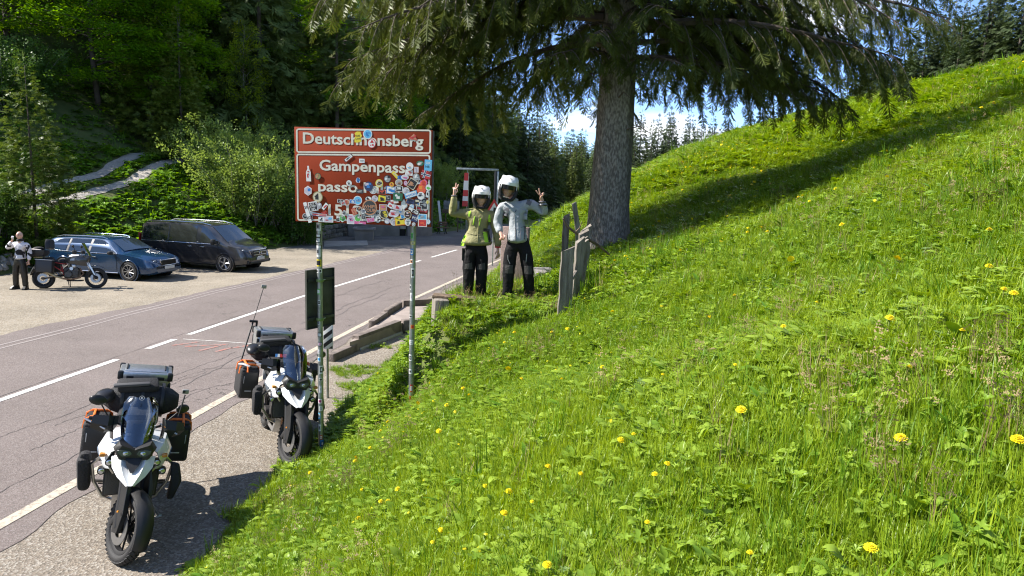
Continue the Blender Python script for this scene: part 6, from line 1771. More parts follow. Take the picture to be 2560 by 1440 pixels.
    tc_ = MB().loft([[(-.86 + x * k, y * k, z) for x, y in ((-.26, -.22), (.22, -.24), (.26, 0), (.22, .24), (-.26, .22))] for k, z in ((.82, 1.06), (1.0, 1.14), (1.04, 1.26))]).build('top_box', blk, root)
    MB().loft([[(-.60 + .05 * k + dz_ * .0, y, z) for y, z in ((-.25, 1.28), (-.25, 1.50), (-.16, 1.62), (.16, 1.62), (.25, 1.50), (.25, 1.28))] if k < 2 else [(-.60 + .13, y * .8, 1.30 + (z - 1.28) * .85 + .02) for y, z in ((-.25, 1.28), (-.25, 1.50), (-.16, 1.62), (.16, 1.62), (.25, 1.50), (.25, 1.28))] for k, dz_ in ((0, 0), (1, 0), (2, 0))]).build('open_lid', blk, tc_)
    MB().rbox((-.92, -.05, 1.27), (.28, .30, .05), .02, (.05, .1, 0)).build('contents', mat('pale cloth', (.55, .5, .47), .8), tc_)
    MB().ell((-.90, .10, 1.31), (.17, .14, .07)).build('contents', fab, tc_)
    MB().tube([(-.02, .14, .36), (-.06, .28, .04)], .013, 8).build('side_stand', blkm, root)
    MB().tube([(.0, -.14, .33), (.06, -.2, .10)], .013, 8).build('centre_stand', blkm, root)
    MB().rbox((-1.04, 0, .62), (.012, .18, .2), .004, (0, .45, 0)).build('number_plate', mat('white plate', (.6, .6, .6), .4), root)
    sweep_shell(RW, .41, 100, 165, .16, .012).build('rear_mudguard', blk, root)
    MB().rbox((.35, -.15, .93), (.03, .04, .05), .01).build('badge', PM['w'], root)
dark_bike()

# ------------------------------------------------------------------ cars
gl_dark = mat('dark car glass', (.012, .016, .018), .05, 0, spec=.9, coat=.8)
gl_ws = mat('windscreen glass', (.03, .04, .045), .04, 0, spec=1.0, coat=1.0)
chrome = mat('chrome trim', (.65, .66, .67), .18, 1.0)
alloy = mat('silver alloy', (.42, .42, .43), .35, .8)
arch_m = mat('arch shade and seam black', (.008, .008, .008), .9)  # near black paints the shade of arches, spoke gaps and crease; also door seams
platem = mat('white plate', (.6, .6, .6), .4)
def interp_cols(tab, x):
    xs = [r[0] for r in tab]
    return [float(np.interp(x, xs, [r[k] for r in tab])) for k in range(1, len(tab[0]))]
def smooth_tab(tab, n=60):
    xs = np.linspace(tab[0][0], tab[-1][0], n); A = np.array([[x] + interp_cols(tab, x) for x in xs])
    B = A.copy()
    for _ in range(2):
        B[1:-1, 1:] = .25 * B[:-2, 1:] + .5 * B[1:-1, 1:] + .25 * B[2:, 1:]
    return B.tolist()
class Car:
    def __init__(self, root, tab, paint):
        self.root = root; self.tab = smooth_tab(tab, 64)
        secs = []
        for r in self.tab:
            x, zb, ys, yb, zl, yr, zr = r
            half = [(ys * .86, zb), (ys * .97, zb + .06), (ys, zb + .22 if zb + .22 < zl else (zb + zl) / 2), (ys * 1.0, .55 * zl + .45 * zb), (yb + (ys - yb) * .45, .86 * zl + .14 * zb), (yb, zl), (yb + (yr - yb) * .5 + .012, zl + (zr - zl) * .5), (yr, zr - .022), (yr - .05, zr), (yr * .5, zr + .018)]
            secs.append([(x, y, z) for y, z in half] + [(x, 0, zr + .026)] + [(x, -y, z) for y, z in reversed(half)])
        self.body = MB().loft(secs).build('body', paint, root, smooth=35)
    def P(self, x, s, side, off=.006):
        zb, ys, yb, zl, yr, zr = interp_cols(self.tab, x)
        y = yb + (yr - yb) * s + .012 * math.sin(PI * s); z = zl + (zr - .03 - zl) * s
        n = Vector((0, zr - zl, yb - yr)).normalized()
        return Vector((x, side * (y + n.y * off), z + n.z * off))
    def side(self, name, x0, x1, slo, shi, side, m, off=.006, n=10, parent=None):
        rows = []
        for i in range(n + 1):
            u = i / n; x = x0 + (x1 - x0) * u
            a, b = slo(u), shi(u)
            rows.append([self.P(x, a + (b - a) * k / 4, side, off) for k in range(5)])
        return shell(rows, .008, (0, 0, .9)).build(name, m, parent or self.root)
    def line(self, name, pts, r, m, off=.008, side=-1):
        return MB().tube([self.P(x, s, side, off) for x, s in pts], r, 6).build(name, m, self.root)
def car_wheel(root, x, y, R, side, nsp, twin, seed=0):
    w = .21
    t = MB().lathe([(R * .70, -w / 2), (R * .93, -w / 2), (R * .99, -w * .36), (R, 0), (R * .99, w * .36), (R * .93, w / 2), (R * .70, w / 2)], (x, y, R), 'Y', 40, closed=True).build('wheel', rub, root)
    yo = y + side * w / 2
    MB().lathe([(R * .72, -.004), (R * .66, -.02), (.0, -.03), (.0, -.06), (R * .72, -.06)], (x, yo, R), Matrix.Rotation(-side * PI / 2, 3, 'X') if side > 0 else Matrix.Rotation(PI / 2, 3, 'X'), 32, closed=True).build('spoke_backing', arch_m, t)  # backing behind the spokes, with the shade there painted as near black
    rim = MB().torus((x, yo - side * .004, R), R * .70, .014, 'Y', 40, 6)
    for k in range(nsp):
        a = 2 * PI * k / nsp + .2
        for da in ((-.13, .13) if twin else (0,)):
            rim.tube([(x + .05 * math.cos(a), yo - side * .012, R + .05 * math.sin(a)), (x + R * .69 * math.cos(a + da + (0 if twin else .25)), yo - side * .006, R + R * .69 * math.sin(a + da + (0 if twin else .25)))], [.020, .014], 5)
    rim.cyl((x, yo - side * .012, R), .06, .03, 'Y', 16)
    rim.build('rim', alloy, t)
def finish_wheels(root, xs, yw, R, ar, nsp, twin):
    for x in xs:
        for s in (-1, 1):
            MB().cyl((x, s * (yw - .09), R + .01), ar, .2, 'Y', 36).build('wheel_arch', arch_m, root)  # black disc on the closed body, painted as the shade inside the arch
            MB().torus((x, s * (yw + .012), R + .01), ar + .008, .018, 'Y', 36, 6, (1, .5)).build('arch_lip', root['paint_mat'] and bpy.data.materials[root['paint_mat']], root)
            car_wheel(root, x, s * (yw - .075), R, s, nsp, twin)
blue = mat('dark blue car paint', (.010, .045, .115), .25, .35, coat=1.0)
grey = mat('dark grey van paint', (.042, .042, .046), .28, .4, coat=1.0)
def estate():
    a = math.radians(-12); h = Vector((math.cos(a), math.sin(a), 0)); l = Vector((-math.sin(a), math.cos(a), 0)); k = .92
    fw = Vector((-12.95, 22.9, 0)); c = fw - h * 1.47 * k + l * .84 * k
    root = empty('estate_car', c, a, 'dark blue estate car with roof rails parked behind the dark motorcycle', 'car'); root.scale = (k, k, k); root['paint_mat'] = blue.name
    T_ = [(-2.42, .44, .66, .70, .80, .60, .88), (-2.37, .34, .80, .82, .92, .64, 1.05), (-2.2, .27, .88, .90, .95, .66, 1.34), (-1.95, .22, .90, .92, .955, .66, 1.42), (-1.2, .20, .92, .935, .95, .65, 1.465), (-.4, .19, .925, .935, .945, .63, 1.485), (.30, .19, .925, .93, .945, .62, 1.465), (.55, .19, .92, .93, .95, .63, 1.42),
         (1.10, .20, .92, .92, .97, .72, 1.06), (1.22, .2, .915, .915, .96, .74, 1.0), (1.8, .21, .90, .88, .87, .66, .93), (2.15, .22, .86, .82, .78, .56, .83), (2.33, .25, .78, .72, .68, .46, .72), (2.43, .32, .66, .58, .56, .36, .60)]
    C = Car(root, T_, blue)
    for s in (-1, 1):
        C.side('window', -2.02, -1.22, lambda u: .12 + .45 * (1 - u) ** 2.2, lambda u: .62 + .33 * min(1, u * 1.6), s, gl_dark)
        C.side('window', -1.12, -.28, lambda u: .10, lambda u: .95, s, gl_dark)
        C.side('window', -.18, .92, lambda u: .10, lambda u: .95 - max(0, u - .35) ** 1.35 * 1.35, s, gl_dark)
        C.line('window_trim', [(-2.08, .5), (-1.95, .16), (-1.6, .04), (-.8, .03), (0, .03), (1.0, .05)], .012, chrome, .01, s)
        C.line('window_trim', [(-2.08, .5), (-1.9, .78), (-1.5, .97), (-.6, 1.0), (.2, .99), (.6, .70), (1.0, .08)], .012, chrome, .01, s)
        MB().tube([(-1.9, s * .60, 1.46), (-1.6, s * .60, 1.52), (-.6, s * .59, 1.545), (.1, s * .57, 1.525), (.3, s * .56, 1.47)], .018, 8).build('roof_rail', chrome, root)
        C.side('pillar', -1.22, -1.12, lambda u: .05, lambda u: .97, s, blk, .007, 2); C.side('pillar', -.28, -.18, lambda u: .05, lambda u: .97, s, blk, .007, 2)
        MB().rbox((.80, s * 1.03, 1.0), (.14, .18, .13), .045).build('mirror', blk, root)
        for x in (-1.05, .0): MB().rbox((x, s * .938, .82), (.18, .03, .028), .01).build('door_handle', chrome, root)
        MB().tube([(-1.05, s * .925, .27), (1.0, s * .925, .27)], .016, 6).build('sill_trim', chrome, root)
        for x in (-1.17, -.23, .95): MB().box((x, s * .9275, .62), (.008, .006, .60)).build('door_seam', arch_m, root)
        hl = shell([[(2.08, s * .72, .80), (2.2, s * .62, .795), (2.30, s * .48, .785)], [(2.10, s * .75, .71), (2.24, s * .66, .70), (2.35, s * .48, .70)]], .02, (1.5, 0, .6)).build('headlight', lensm, root)
        MB().ell((2.28, s * .56, .745), (.03, .06, .025)).build('lamp', bright, hl)
        MB().rbox((2.30, s * .58, .36), (.05, .26, .07), .02, (0, 0, s * -.4)).build('fog_lamp', bright, root)
    shell([[(1.14 - (1.14 - .52) * k, y * (.70 - .12 * k), 1.075 + .36 * k + .028 * (1 - abs(y))) for y in (-1, -.5, 0, .5, 1)] for k in (0, .33, .66, 1)], .008, (0, 0, .9)).build('windscreen', gl_ws, root)
    shell([[(-2.43 + .14 * k, y * (.64 - .04 * k), .98 + .34 * k) for y in (-1, 0, 1)] for k in (0, .5, 1)], .008, (0, 0, .9)).build('rear_window', gl_dark, root)
    MB().rbox((2.41, 0, .665), (.06, .80, .19), .04).build('grille', blk, root)
    MB().tube([(2.40, -.44, .76), (2.44, -.25, .775), (2.455, 0, .78), (2.44, .25, .775), (2.40, .44, .76), (2.42, .36, .57), (2.455, 0, .56), (2.42, -.36, .57), (2.40, -.44, .76)], .014, 6).build('grille_frame', chrome, root)
    for k in range(-6, 7): MB().box((2.445, k * .055, .668), (.02, .012, .17)).build('grille_bar', blkm, root)
    MB().rbox((2.46, 0, .48), (.015, .52, .11), .005).build('number_plate', platem, root)
    MB().rbox((2.36, 0, .36), (.1, 1.2, .10), .03).build('lower_grille', blk, root)
    for s in (-1, 1): MB().tube([(2.0, s * .1, 1.0), (1.28, s * .1 + .35, 1.02)], .008, 4).build('wiper', blk, root)
    finish_wheels(root, (1.47, -1.37), .915, .345, .39, 9, False)
estate()
def van():
    a = math.radians(-14); h = Vector((math.cos(a), math.sin(a), 0)); l = Vector((-math.sin(a), math.cos(a), 0)); k = .93
    fw = Vector((-10.9, 25.75, 0)); c = fw - h * 1.62 * k + l * .86 * k
    root = empty('passenger_van', c, a, 'dark grey passenger van with silver roof rails parked in front of the green bank', 'van'); root.scale = (k, k, k); root['paint_mat'] = grey.name
    T_ = [(-2.58, .46, .78, .80, .98, .70, 1.20), (-2.53, .34, .90, .92, 1.08, .76, 1.70), (-2.40, .28, .95, .95, 1.10, .78, 1.83), (-2.0, .25, .955, .96, 1.11, .78, 1.88), (-1.0, .24, .96, .96, 1.10, .78, 1.905), (.2, .24, .96, .96, 1.10, .77, 1.90), (.75, .24, .96, .955, 1.10, .76, 1.86), (1.0, .24, .955, .95, 1.09, .76, 1.76),
         (1.66, .25, .95, .93, 1.10, .80, 1.24), (1.80, .25, .945, .92, 1.08, .80, 1.16), (2.2, .27, .92, .88, .98, .72, 1.06), (2.45, .30, .86, .80, .84, .60, .92), (2.58, .36, .74, .68, .66, .48, .72), (2.62, .42, .64, .58, .58, .40, .62)]
    C = Car(root, T_, grey)
    for s in (-1, 1):
        C.side('window', -2.32, -1.08, lambda u: .08 + .10 * (1 - u) ** 3, lambda u: .80 + .12 * min(1, 2 * u), s, gl_dark)
        C.side('window', -1.0, .28, lambda u: .07, lambda u: .93, s, gl_dark)
        C.side('window', .48, 1.30, lambda u: .10 + .02 * u, lambda u: .93 - max(0, u - .25) ** 1.3 * .75, s, gl_dark)
        C.side('window', 1.36, 1.62, lambda u: .12, lambda u: .46 - .30 * u, s, gl_dark, n=4)
        C.line('window_trim', [(-2.38, .03), (-1.0, .02), (.3, .02), (1.3, .03)], .012, chrome, .01, s)
        MB().tube([(-2.3, s * .70, 1.86), (-2.1, s * .71, 1.935), (-1, s * .71, 1.96), (.4, s * .70, 1.95), (.85, s * .69, 1.86)], .018, 8).build('roof_rail', chrome, root)
        MB().rbox((1.18, s * 1.07, 1.22), (.14, .2, .22), .05).build('mirror', blk, root)
        MB().rbox((1.245, s * 1.07, 1.26), (.02, .17, .12), .008).build('mirror_cap', grey, root)
        for x in (-.02, .58): MB().rbox((x, s * .975, .98), (.20, .03, .035), .012).build('door_handle', chrome, root)
        for x in (-1.04, .38, 1.32): MB().box((x, s * .962, .72), (.008, .006, .72)).build('door_seam', arch_m, root)
        MB().box((-.9, s * .964, .80), (2.4, .006, .012)).build('body_crease', arch_m, root)  # flat strip; the shade of the crease is put into its dark colour
        hl = shell([[(2.16, s * .86, .97), (2.34, s * .76, .95), (2.46, s * .56, .92)], [(2.24, s * .88, .88), (2.42, s * .78, .85), (2.53, s * .58, .82)]], .02, (1.5, 0, .6)).build('headlight', lensm, root)
        MB().ell((2.36, s * .76, .92), (.05, .05, .028)).build('lamp', bright, hl)
        MB().rbox((2.52, s * .62, .42), (.08, .3, .12), .03, (0, 0, s * -.4)).build('air_intake', blk, root)
    shell([[(1.70 - (1.70 - .94) * k, y * (.82 - .12 * k), 1.215 + .60 * k + .03 * (1 - abs(y))) for y in (-1, -.5, 0, .5, 1)] for k in (0, .33, .66, 1)], .008, (0, 0, .9)).build('windscreen', gl_ws, root)
    shell([[(-2.60 + .08 * k, y * .72, 1.12 + .58 * k) for y in (-1, 0, 1)] for k in (0, .5, 1)], .008, (0, 0, .9)).build('rear_window', gl_dark, root)
    for s in (-1, 1): MB().rbox((-2.56, s * .83, 1.2), (.06, .12, .42), .02).build('tail_lamp', mat('red lamp', (.3, .02, .02), .2), root)
    MB().rbox((2.585, 0, .76), (.06, .95, .26), .05).build('grille', blk, root)
    MB().tube([(2.50, -.56, .90), (2.60, 0, .915), (2.50, .56, .90), (2.56, .48, .64), (2.63, 0, .62), (2.56, -.48, .64), (2.50, -.56, .90)], .016, 6).build('grille_frame', chrome, root)
    for z in (.71, .83): MB().rbox((2.615, 0, z), (.02, .84, .022), .006).build('grille_bar', chrome, root)
    st_ = MB().torus((2.635, 0, .78), .075, .010, 'X', 24, 6)
    for k_ in range(3):
        q = PI / 2 + 2 * PI * k_ / 3; st_.tube([(2.635, 0, .78), (2.635, .072 * math.cos(q), .78 + .072 * math.sin(q))], [.014, .004], 5)
    st_.build('emblem', chrome, root)
    MB().rbox((2.645, 0, .55), (.015, .52, .11), .005).build('number_plate', platem, root)
    MB().rbox((2.60, 0, .40), (.1, 1.3, .08), .03).build('lower_lip', blk, root)
    for s in (-1, 1): MB().tube([(1.78, s * .08, 1.19), (1.60, s * .08 + .5, 1.30)], .008, 4).build('wiper', blk, root)
    finish_wheels(root, (1.62, -1.58), .955, .355, .40, 5, True)
van()
# ------------------------------------------------------------------ people
skin = mat('skin', (.66, .40, .31), .5, var=.08, scale=9)
skin_m = mat('tanned skin', (.58, .34, .25), .5, var=.08, scale=9)
FOLDS = {'jacket': (.11, .026), 'trousers': (.12, .028), 'jersey': (.12, .022)}
class G:
    """Skeleton graph grown into one surface with a Skin modifier."""
    def __init__(self): self.v = []; self.e = []; self.r = []
    def add(self, p, r, prev=None):
        self.v.append(Vector(p)); self.r.append(r if isinstance(r, tuple) else (r, r)); i = len(self.v) - 1
        if prev is not None: self.e.append((prev, i))
        return i
    def chain(self, pts, prev=None):
        for p, r in pts: prev = self.add(p, r, prev)
        return prev
    def build(self, name, m, parent, sub=2, root=0):
        me = bpy.data.meshes.new(name); me.from_pydata(self.v, self.e, [])
        o = bpy.data.objects.new(name, me); COL.objects.link(o); o.parent = parent
        me.materials.append(m)
        sk = o.modifiers.new('skin', 'SKIN'); sk.use_smooth_shade = True; sk.branch_smoothing = .6
        if not me.skin_vertices: 
            bpy.context.view_layer.objects.active = o
        for i, sv in enumerate(me.skin_vertices[0].data):
            sv.radius = self.r[i]; sv.use_root = (i == root)
        fold = FOLDS.get(name)
        sb = o.modifiers.new('sub', 'SUBSURF'); sb.levels = sub + (1 if fold else 0); sb.render_levels = sub + (1 if fold else 0)
        if fold:
            tx = bpy.data.textures.new(name + '_folds', 'CLOUDS'); tx.noise_scale = fold[0]; tx.noise_depth = 2
            dm = o.modifiers.new('folds', 'DISPLACE'); dm.texture = tx; dm.strength = fold[1]; dm.mid_level = .5; dm.texture_coords = 'LOCAL'
        return o
def hand(g, wrist, w, d, side, curl, spread=.0, s=1.0):
    """Palm and five fingers from wrist point w along d; side: thumb direction; curl: five values 0 straight .. 1 fist."""
    d = Vector(d).normalized(); side = (Vector(side) - d * Vector(side).dot(d)).normalized(); n = d.cross(side)
    w = Vector(w)
    pm = g.add(w + d * .045 * s, (.030 * s, .020 * s), wrist)
    kn = g.add(w + d * .085 * s, (.034 * s, .017 * s), pm)
    for k in range(4):
        off = side * (.030 - .020 * k) * s; L = (.070, .080, .074, .058)[k] * s
        b = w + d * .092 * s + off; dd = (d + side * (.26, .08, -.08, -.22)[k] * (1 + spread * (1 if k < 2 else 0) * (1 if k == 0 else -1))).normalized()
        c = curl[k + 1]; pts = [(b, .0095 * s)]; p = b; a = 0
        for j, f in enumerate((.45, .32, .23)):
            a += c * (1.5, 1.6, 1.0)[j]; p = p + (dd * math.cos(a) + n * math.sin(a)) * L * f; pts.append((p, (.0092, .0085, .0072)[j] * s))
        g.chain(pts, kn)
    tb_ = w + d * .03 * s + side * .025 * s
    c = curl[0]
    p1 = tb_ + (d * .55 + side * (.9 - 1.0 * c) + n * .75 * c).normalized() * .038 * s
    p2 = p1 + (d * .8 + side * (.45 - 1.2 * c) + n * .6 * c).normalized() * .030 * s
    g.chain([(tb_, .012 * s), (p1, .0105 * s), (p2, .009 * s)], pm)
def head_mesh(c, s, fwd, tilt, m, name, parent):
    """Oval head with brow, nose, lips, chin and ears; fwd is the facing, tilt leans it sideways."""
    f = Vector(fwd).normalized(); x = f.cross(Vector((0, 0, 1))).normalized(); z = x.cross(f)
    Mt = Matrix((x, f, z)).transposed() @ Matrix.Rotation(tilt, 3, 'Y')
    n, mm = 24, 18; vs = []; fs = []
    for i in range(mm + 1):
        th = PI * i / mm
        for k in range(n):
            q = 2 * PI * k / n
            px_, py_, pz_ = math.sin(th) * math.cos(q), math.sin(th) * math.sin(q), math.cos(th)
            p = Vector((px_ * .074, py_ * .092, pz_ * .115))
            if pz_ < 0: p.x *= 1 - .30 * (-pz_) ** 1.4; p.y *= 1 - .12 * (-pz_)
            if py_ > 0:
                g_ = lambda a, b, sx, sz: math.exp(-((p.x - a) / sx) ** 2 - ((p.z - b) / sz) ** 2)
                p.y += .020 * g_(0, -.012, .013, .022) + .006 * g_(0, .030, .05, .012) - .010 * (g_(.032, .008, .016, .012) + g_(-.032, .008, .016, .012)) + .007 * g_(0, -.052, .024, .009) + .010 * g_(0, -.092, .022, .016)
            vs.append(Mt @ (p * s) + Vector(c))
    for i in range(mm):
        for k in range(n):
            k2 = (k + 1) % n; fs.append((i * n + k, (i + 1) * n + k, (i + 1) * n + k2, i * n + k2))
    mb = MB().add(vs, fs)
    for sd in (-1, 1):
        mb.ell(Mt @ (Vector((sd * .076, -.008, 0)) * s) + Vector(c), (.010 * s, .020 * s, .032 * s), Mt @ Matrix.Rotation(sd * .3, 3, 'Z'), 10, 7)
    return mb.build(name, m, parent, smooth=70), Mt
def local(Mt, c, s):
    return lambda p: Mt @ (Vector(p) * s) + Vector(c)
lens_d = mat('dark visor', (.01, .012, .014), .12, 0, spec=.4)
hel_w = mat('white helmet shell', (.70, .71, .70), .25, coat=.6)
mouth_m = mat('lips', (.34, .11, .09), .5); teeth_m = mat('teeth', (.6, .58, .52), .4); eye_m = mat('dark eye', (.02, .016, .012), .2)
def helmet(c, s, Mt, parent, black_jaw=True, tall=1.0):
    """Open flip front helmet: shell with a face opening, raised chin bar, dark sun visor and black padding."""
    L = local(Mt, c, s)
    n, mm = 36, 22; vs = []; fs = []
    R = (.132, .160, .150)
    def pt(i, k, gr=1.0):
        th = PI * .86 * i / mm; q = 2 * PI * k / n
        return (R[0] * math.sin(th) * math.cos(q) * gr, (R[1] * math.sin(th) * math.sin(q) - .010) * gr, (R[2] * math.cos(th) + .012) * gr)
    def hole(p): return p[1] > .02 and -.135 < p[2] < .055 and abs(p[0]) < .105 - max(0, p[2]) * .3
    top = [pt(i, k) for i in range(mm + 1) for k in range(n)]; bot = [pt(i, k, .91) for i in range(mm + 1) for k in range(n)]
    o = len(top)
    face = {}
    for i in range(mm):
        for k in range(n):
            a = (i * n + k, (i + 1) * n + k, (i + 1) * n + (k + 1) % n, i * n + (k + 1) % n)
            ctr = [sum(top[j][d] for j in a) / 4 for d in range(3)]
            if not hole(ctr): face[(i, k)] = a
    ed = {}
    for a in face.values():
        fs.append(a); fs.append(tuple(o + j for j in reversed(a)))
        for j in range(4): ed.setdefault(tuple(sorted((a[j], a[(j + 1) % 4]))), []).append((a[j], a[(j + 1) % 4]))
    for e in ed.values():
        if len(e) == 1: p, q = e[0]; fs.append((q, p, o + p, o + q))
    hs = MB().add([L(p) for p in top + bot], fs).build('helmet', hel_w, parent, smooth=50)
    # raised chin bar over the brow
    rows = []
    for z, y, g in ((.048, .150, 1.0), (.085, .152, 1.02), (.125, .118, .98), (.150, .075, .85)):
        rows.append([L((.115 * g * math.sin(u * 1.25), y - .075 * (1 - math.cos(u * 1.25)) * 1.9, z)) for u in (-1, -.66, -.33, 0, .33, .66, 1)])
    shell(rows, .014 * s, L((0, 0, .02))).build('chin_bar', hel_w, hs)
    rows = [[L((.098 * math.sin(u * 1.2), .132 - .06 * (1 - math.cos(u * 1.2)) * 1.9 - .012 * k, .064 + .05 * k)) for u in (-1, -.5, 0, .5, 1)] for k in (0, .5, 1)]
    rows2 = [[L((.100 * math.sin(u * 1.2), .146 - .06 * (1 - math.cos(u * 1.2)) * 1.9 + .0 * k, .052 - .060 * k)) for u in (-1, -.5, 0, .5, 1)] for k in (0, .5, 1)]
    shell(rows2, .004, L((0, 0, 0))).build('sun_visor', lens_d, hs)
    mb = MB()
    for sd in (-1, 1):
        mb.tube([L((sd * .100, .065, .04)), L((sd * .102, .075, -.04)), L((sd * .085, .085, -.095)), L((sd * .055, .092, -.128))], [.018 * s, .024 * s, .024 * s, .016 * s], 8)
    mb.tube([L((-.095, .02, -.125)), L((-.06, .075, -.135)), L((0, .09, -.138)), L((.06, .075, -.135)), L((.095, .02, -.125))], .016 * s, 8)
    mb.build('padding', fab, hs)
    MB().rbox(L((0, .128, .128)), (.03 * s, .012 * s, .008 * s), .003, Mt.to_3x3() if hasattr(Mt, 'to_3x3') else Mt).build('vent', blk, hs)
    return hs
def face_bits(c, s, Mt, parent, glasses=False):
    L = local(Mt, c, s)
    MB().ell(L((0, .083, -.052)), (.024 * s, .006 * s, .005 * s), Mt, 10, 6).build('mouth', mouth_m, parent)
    MB().ell(L((0, .087, -.050)), (.016 * s, .004 * s, .0028 * s), Mt, 10, 6).build('teeth', teeth_m, parent)
    for sd in (-1, 1):
        MB().ell(L((sd * .031, .076, .010)), (.013 * s, .006 * s, .007 * s), Mt, 10, 6).build('eye', eye_m, parent)
        MB().tube([L((sd * .014, .088, .030)), L((sd * .032, .088, .035)), L((sd * .048, .080, .030))], .003 * s, 5).build('eyebrow', eye_m, parent)
    if glasses:
        mb = MB()
        for sd in (-1, 1):
            mb.lathe([(.020, -.0015), (.023, -.0015), (.023, .0015), (.020, .0015)], (0, 0, 0), 'Y', 16, closed=True) if False else mb.tube([L((sd * .033 + .022 * math.cos(q), .096 - .012 * abs(math.cos(q)) * 0, .008 + .017 * math.sin(q))) for q in [2 * PI * k / 12 for k in range(13)]], .0022 * s, 5)
            mb.tube([L((sd * .055, .094, .012)), L((sd * .078, .02, .012))], .002 * s, 5)
        mb.tube([L((-.011, .098, .010)), L((.011, .098, .010))], .002 * s, 5)
        mb.build('glasses', mat('red brown frame', (.15, .03, .02), .4), parent)
def patch_on(name, m, parent, rows, t=.006, inn=(0, 0, 1)): return shell(rows, t, inn).build(name, m, parent)

trou = mat('black motorcycle trousers', (.008, .008, .009), .8, spec=.2, bump=1.0, bscale=16, var=.3, scale=7)
knee_m = mat('grey knee panel', (.035, .034, .032), .75, bump=.4, bscale=60)
boot_m = mat('black boots', (.012, .012, .012), .45, bump=.2, bscale=40)
olive = mat('olive green jacket', (.25, .235, .105), .75, var=.10, scale=9, bump=1.0, bscale=15)
greyj = mat('light grey jacket', (.29, .315, .33), .75, var=.08, scale=8, bump=1.0, bscale=14)
neon = mat('neon yellow panel', (.42, .75, .04), .6)
dgrey = mat('dark grey panel', (.10, .10, .115), .7)
zipm = mat('black zip', (.015, .015, .017), .5)
def boots(parent, feet, s=1.0):
    for (x, y, z, a) in feet:
        b = MB().loft([[(x + dx * math.cos(a) + dy * math.sin(a), y - dy * math.cos(a) + dx * math.sin(a), z + dz) for dx, dy, dz in lp] for lp in (
            [(-.045, -.07, 0), (.045, -.07, 0), (.050, .10, 0), (.035, .17, 0), (-.035, .17, 0), (-.050, .10, 0)],
            [(-.050, -.075, .03), (.050, -.075, .03), (.056, .10, .03), (.040, .185, .03), (-.040, .185, .03), (-.056, .10, .03)],
            [(-.048, -.07, .075), (.048, -.07, .075), (.052, .08, .075), (.034, .165, .06), (-.034, .165, .06), (-.052, .08, .075)],
            [(-.050, -.065, .13), (.050, -.065, .13), (.050, .045, .13), (.035, .065, .12), (-.035, .065, .12), (-.050, .045, .13)],
            [(-.055, -.06, .22), (.055, -.06, .22), (.055, .05, .22), (.04, .06, .22), (-.04, .06, .22), (-.055, .05, .22)])]).build('boot', boot_m, parent, smooth=50)
        MB().loft([[(x + dx * math.cos(a) + dy * math.sin(a), y - dy * math.cos(a) + dx * math.sin(a), z + dz) for dx, dy in ((-.052, -.08), (.052, -.08), (.058, .10), (.04, .19), (-.04, .19), (-.058, .10))] for dz in (-.01, .022)]).build('sole', rub, b)

# local axes of each person: x to the picture's right, y away from the camera, z up
def body_graph(J, s, wom=False):
    """Body from the pelvis: torso, neck, legs; returns the graph and the shoulder nodes."""
    g = G()
    pel = g.add(J['pel'], (.125 * s, .095 * s))
    wa = g.add(J['waist'], (.115 * s, .085 * s), pel); ch = g.add(J['chest'], (.140 * s, .100 * s), wa)
    nb = g.add(J['neckb'], (.070 * s, .070 * s), ch); g.add(J['head'], .055 * s, nb)
    for k in 'rl':
        hp = g.add(J[k + 'hip'], .088 * s, pel); kn = g.add(J[k + 'knee'], .060 * s, hp); g.add(J[k + 'ank'], .042 * s, kn)
    return g, ch
def arm(g, ch, J, k, s, handspec):
    sh = g.add(J[k + 'sh'], .058 * s, ch); el = g.add(J[k + 'el'], .043 * s, sh); wr = g.add(J[k + 'wr'], .028 * s, el)
    hand(g, wr, J[k + 'wr'], *handspec)
def garment_top(parent, J, s, m, name, dr=.022, hem=None, hemr=.17, sl=.012):
    g = G()
    h0 = g.add(hem, (hemr * 1.02 * s, hemr * .74 * s)); h1 = g.add(Vector(hem) * .55 + Vector(J['waist']) * .45, (hemr * .98 * s, hemr * .72 * s), h0)
    wa = g.add(J['waist'], (.150 * s, .118 * s), h1); c0 = g.add(Vector(J['waist']) * .45 + Vector(J['chest']) * .55, (.158 * s, .122 * s), wa)
    ch = g.add(J['chest'], (.160 * s, .118 * s), c0); nb = g.add(J['neckb'], (.088 * s, .082 * s), ch); g.add(Vector(J['neckb']) + Vector((0, 0, .035)), (.078 * s, .075 * s), nb)
    for k in 'rl':
        sh = g.add(J[k + 'sh'], .082 * s, ch); m1 = g.add((Vector(J[k + 'sh']) + Vector(J[k + 'el'])) / 2, .072 * s, sh); el = g.add(J[k + 'el'], .066 * s, m1)
        m2 = g.add((Vector(J[k + 'el']) + Vector(J[k + 'wr'])) / 2, .056 * s, el); g.add(Vector(J[k + 'wr']) * .94 + Vector(J[k + 'el']) * .06, .044 * s, m2)
    return g.build(name, m, parent)
def garment_legs(parent, J, s, m, name, r=(.125, .105, .088, .078)):
    g = G(); pel = g.add(J['pel'], (.165 * s, .125 * s)); g.add(Vector(J['pel']) + Vector((0, 0, .14)), (.150 * s, .115 * s), pel)
    for k in 'rl':
        hp = g.add(J[k + 'hip'], r[0] * s, pel); mid = g.add((Vector(J[k + 'hip']) + Vector(J[k + 'knee'])) / 2, r[1] * s, hp)
        kn = g.add(J[k + 'knee'], r[2] * s, mid); m2 = g.add((Vector(J[k + 'knee']) + Vector(J[k + 'ank'])) / 2, r[3] * s * 1.02, kn); g.add(Vector(J[k + 'ank']) + Vector((0, 0, -.02)), r[3] * s, m2)
    return g.build(name, m, parent)
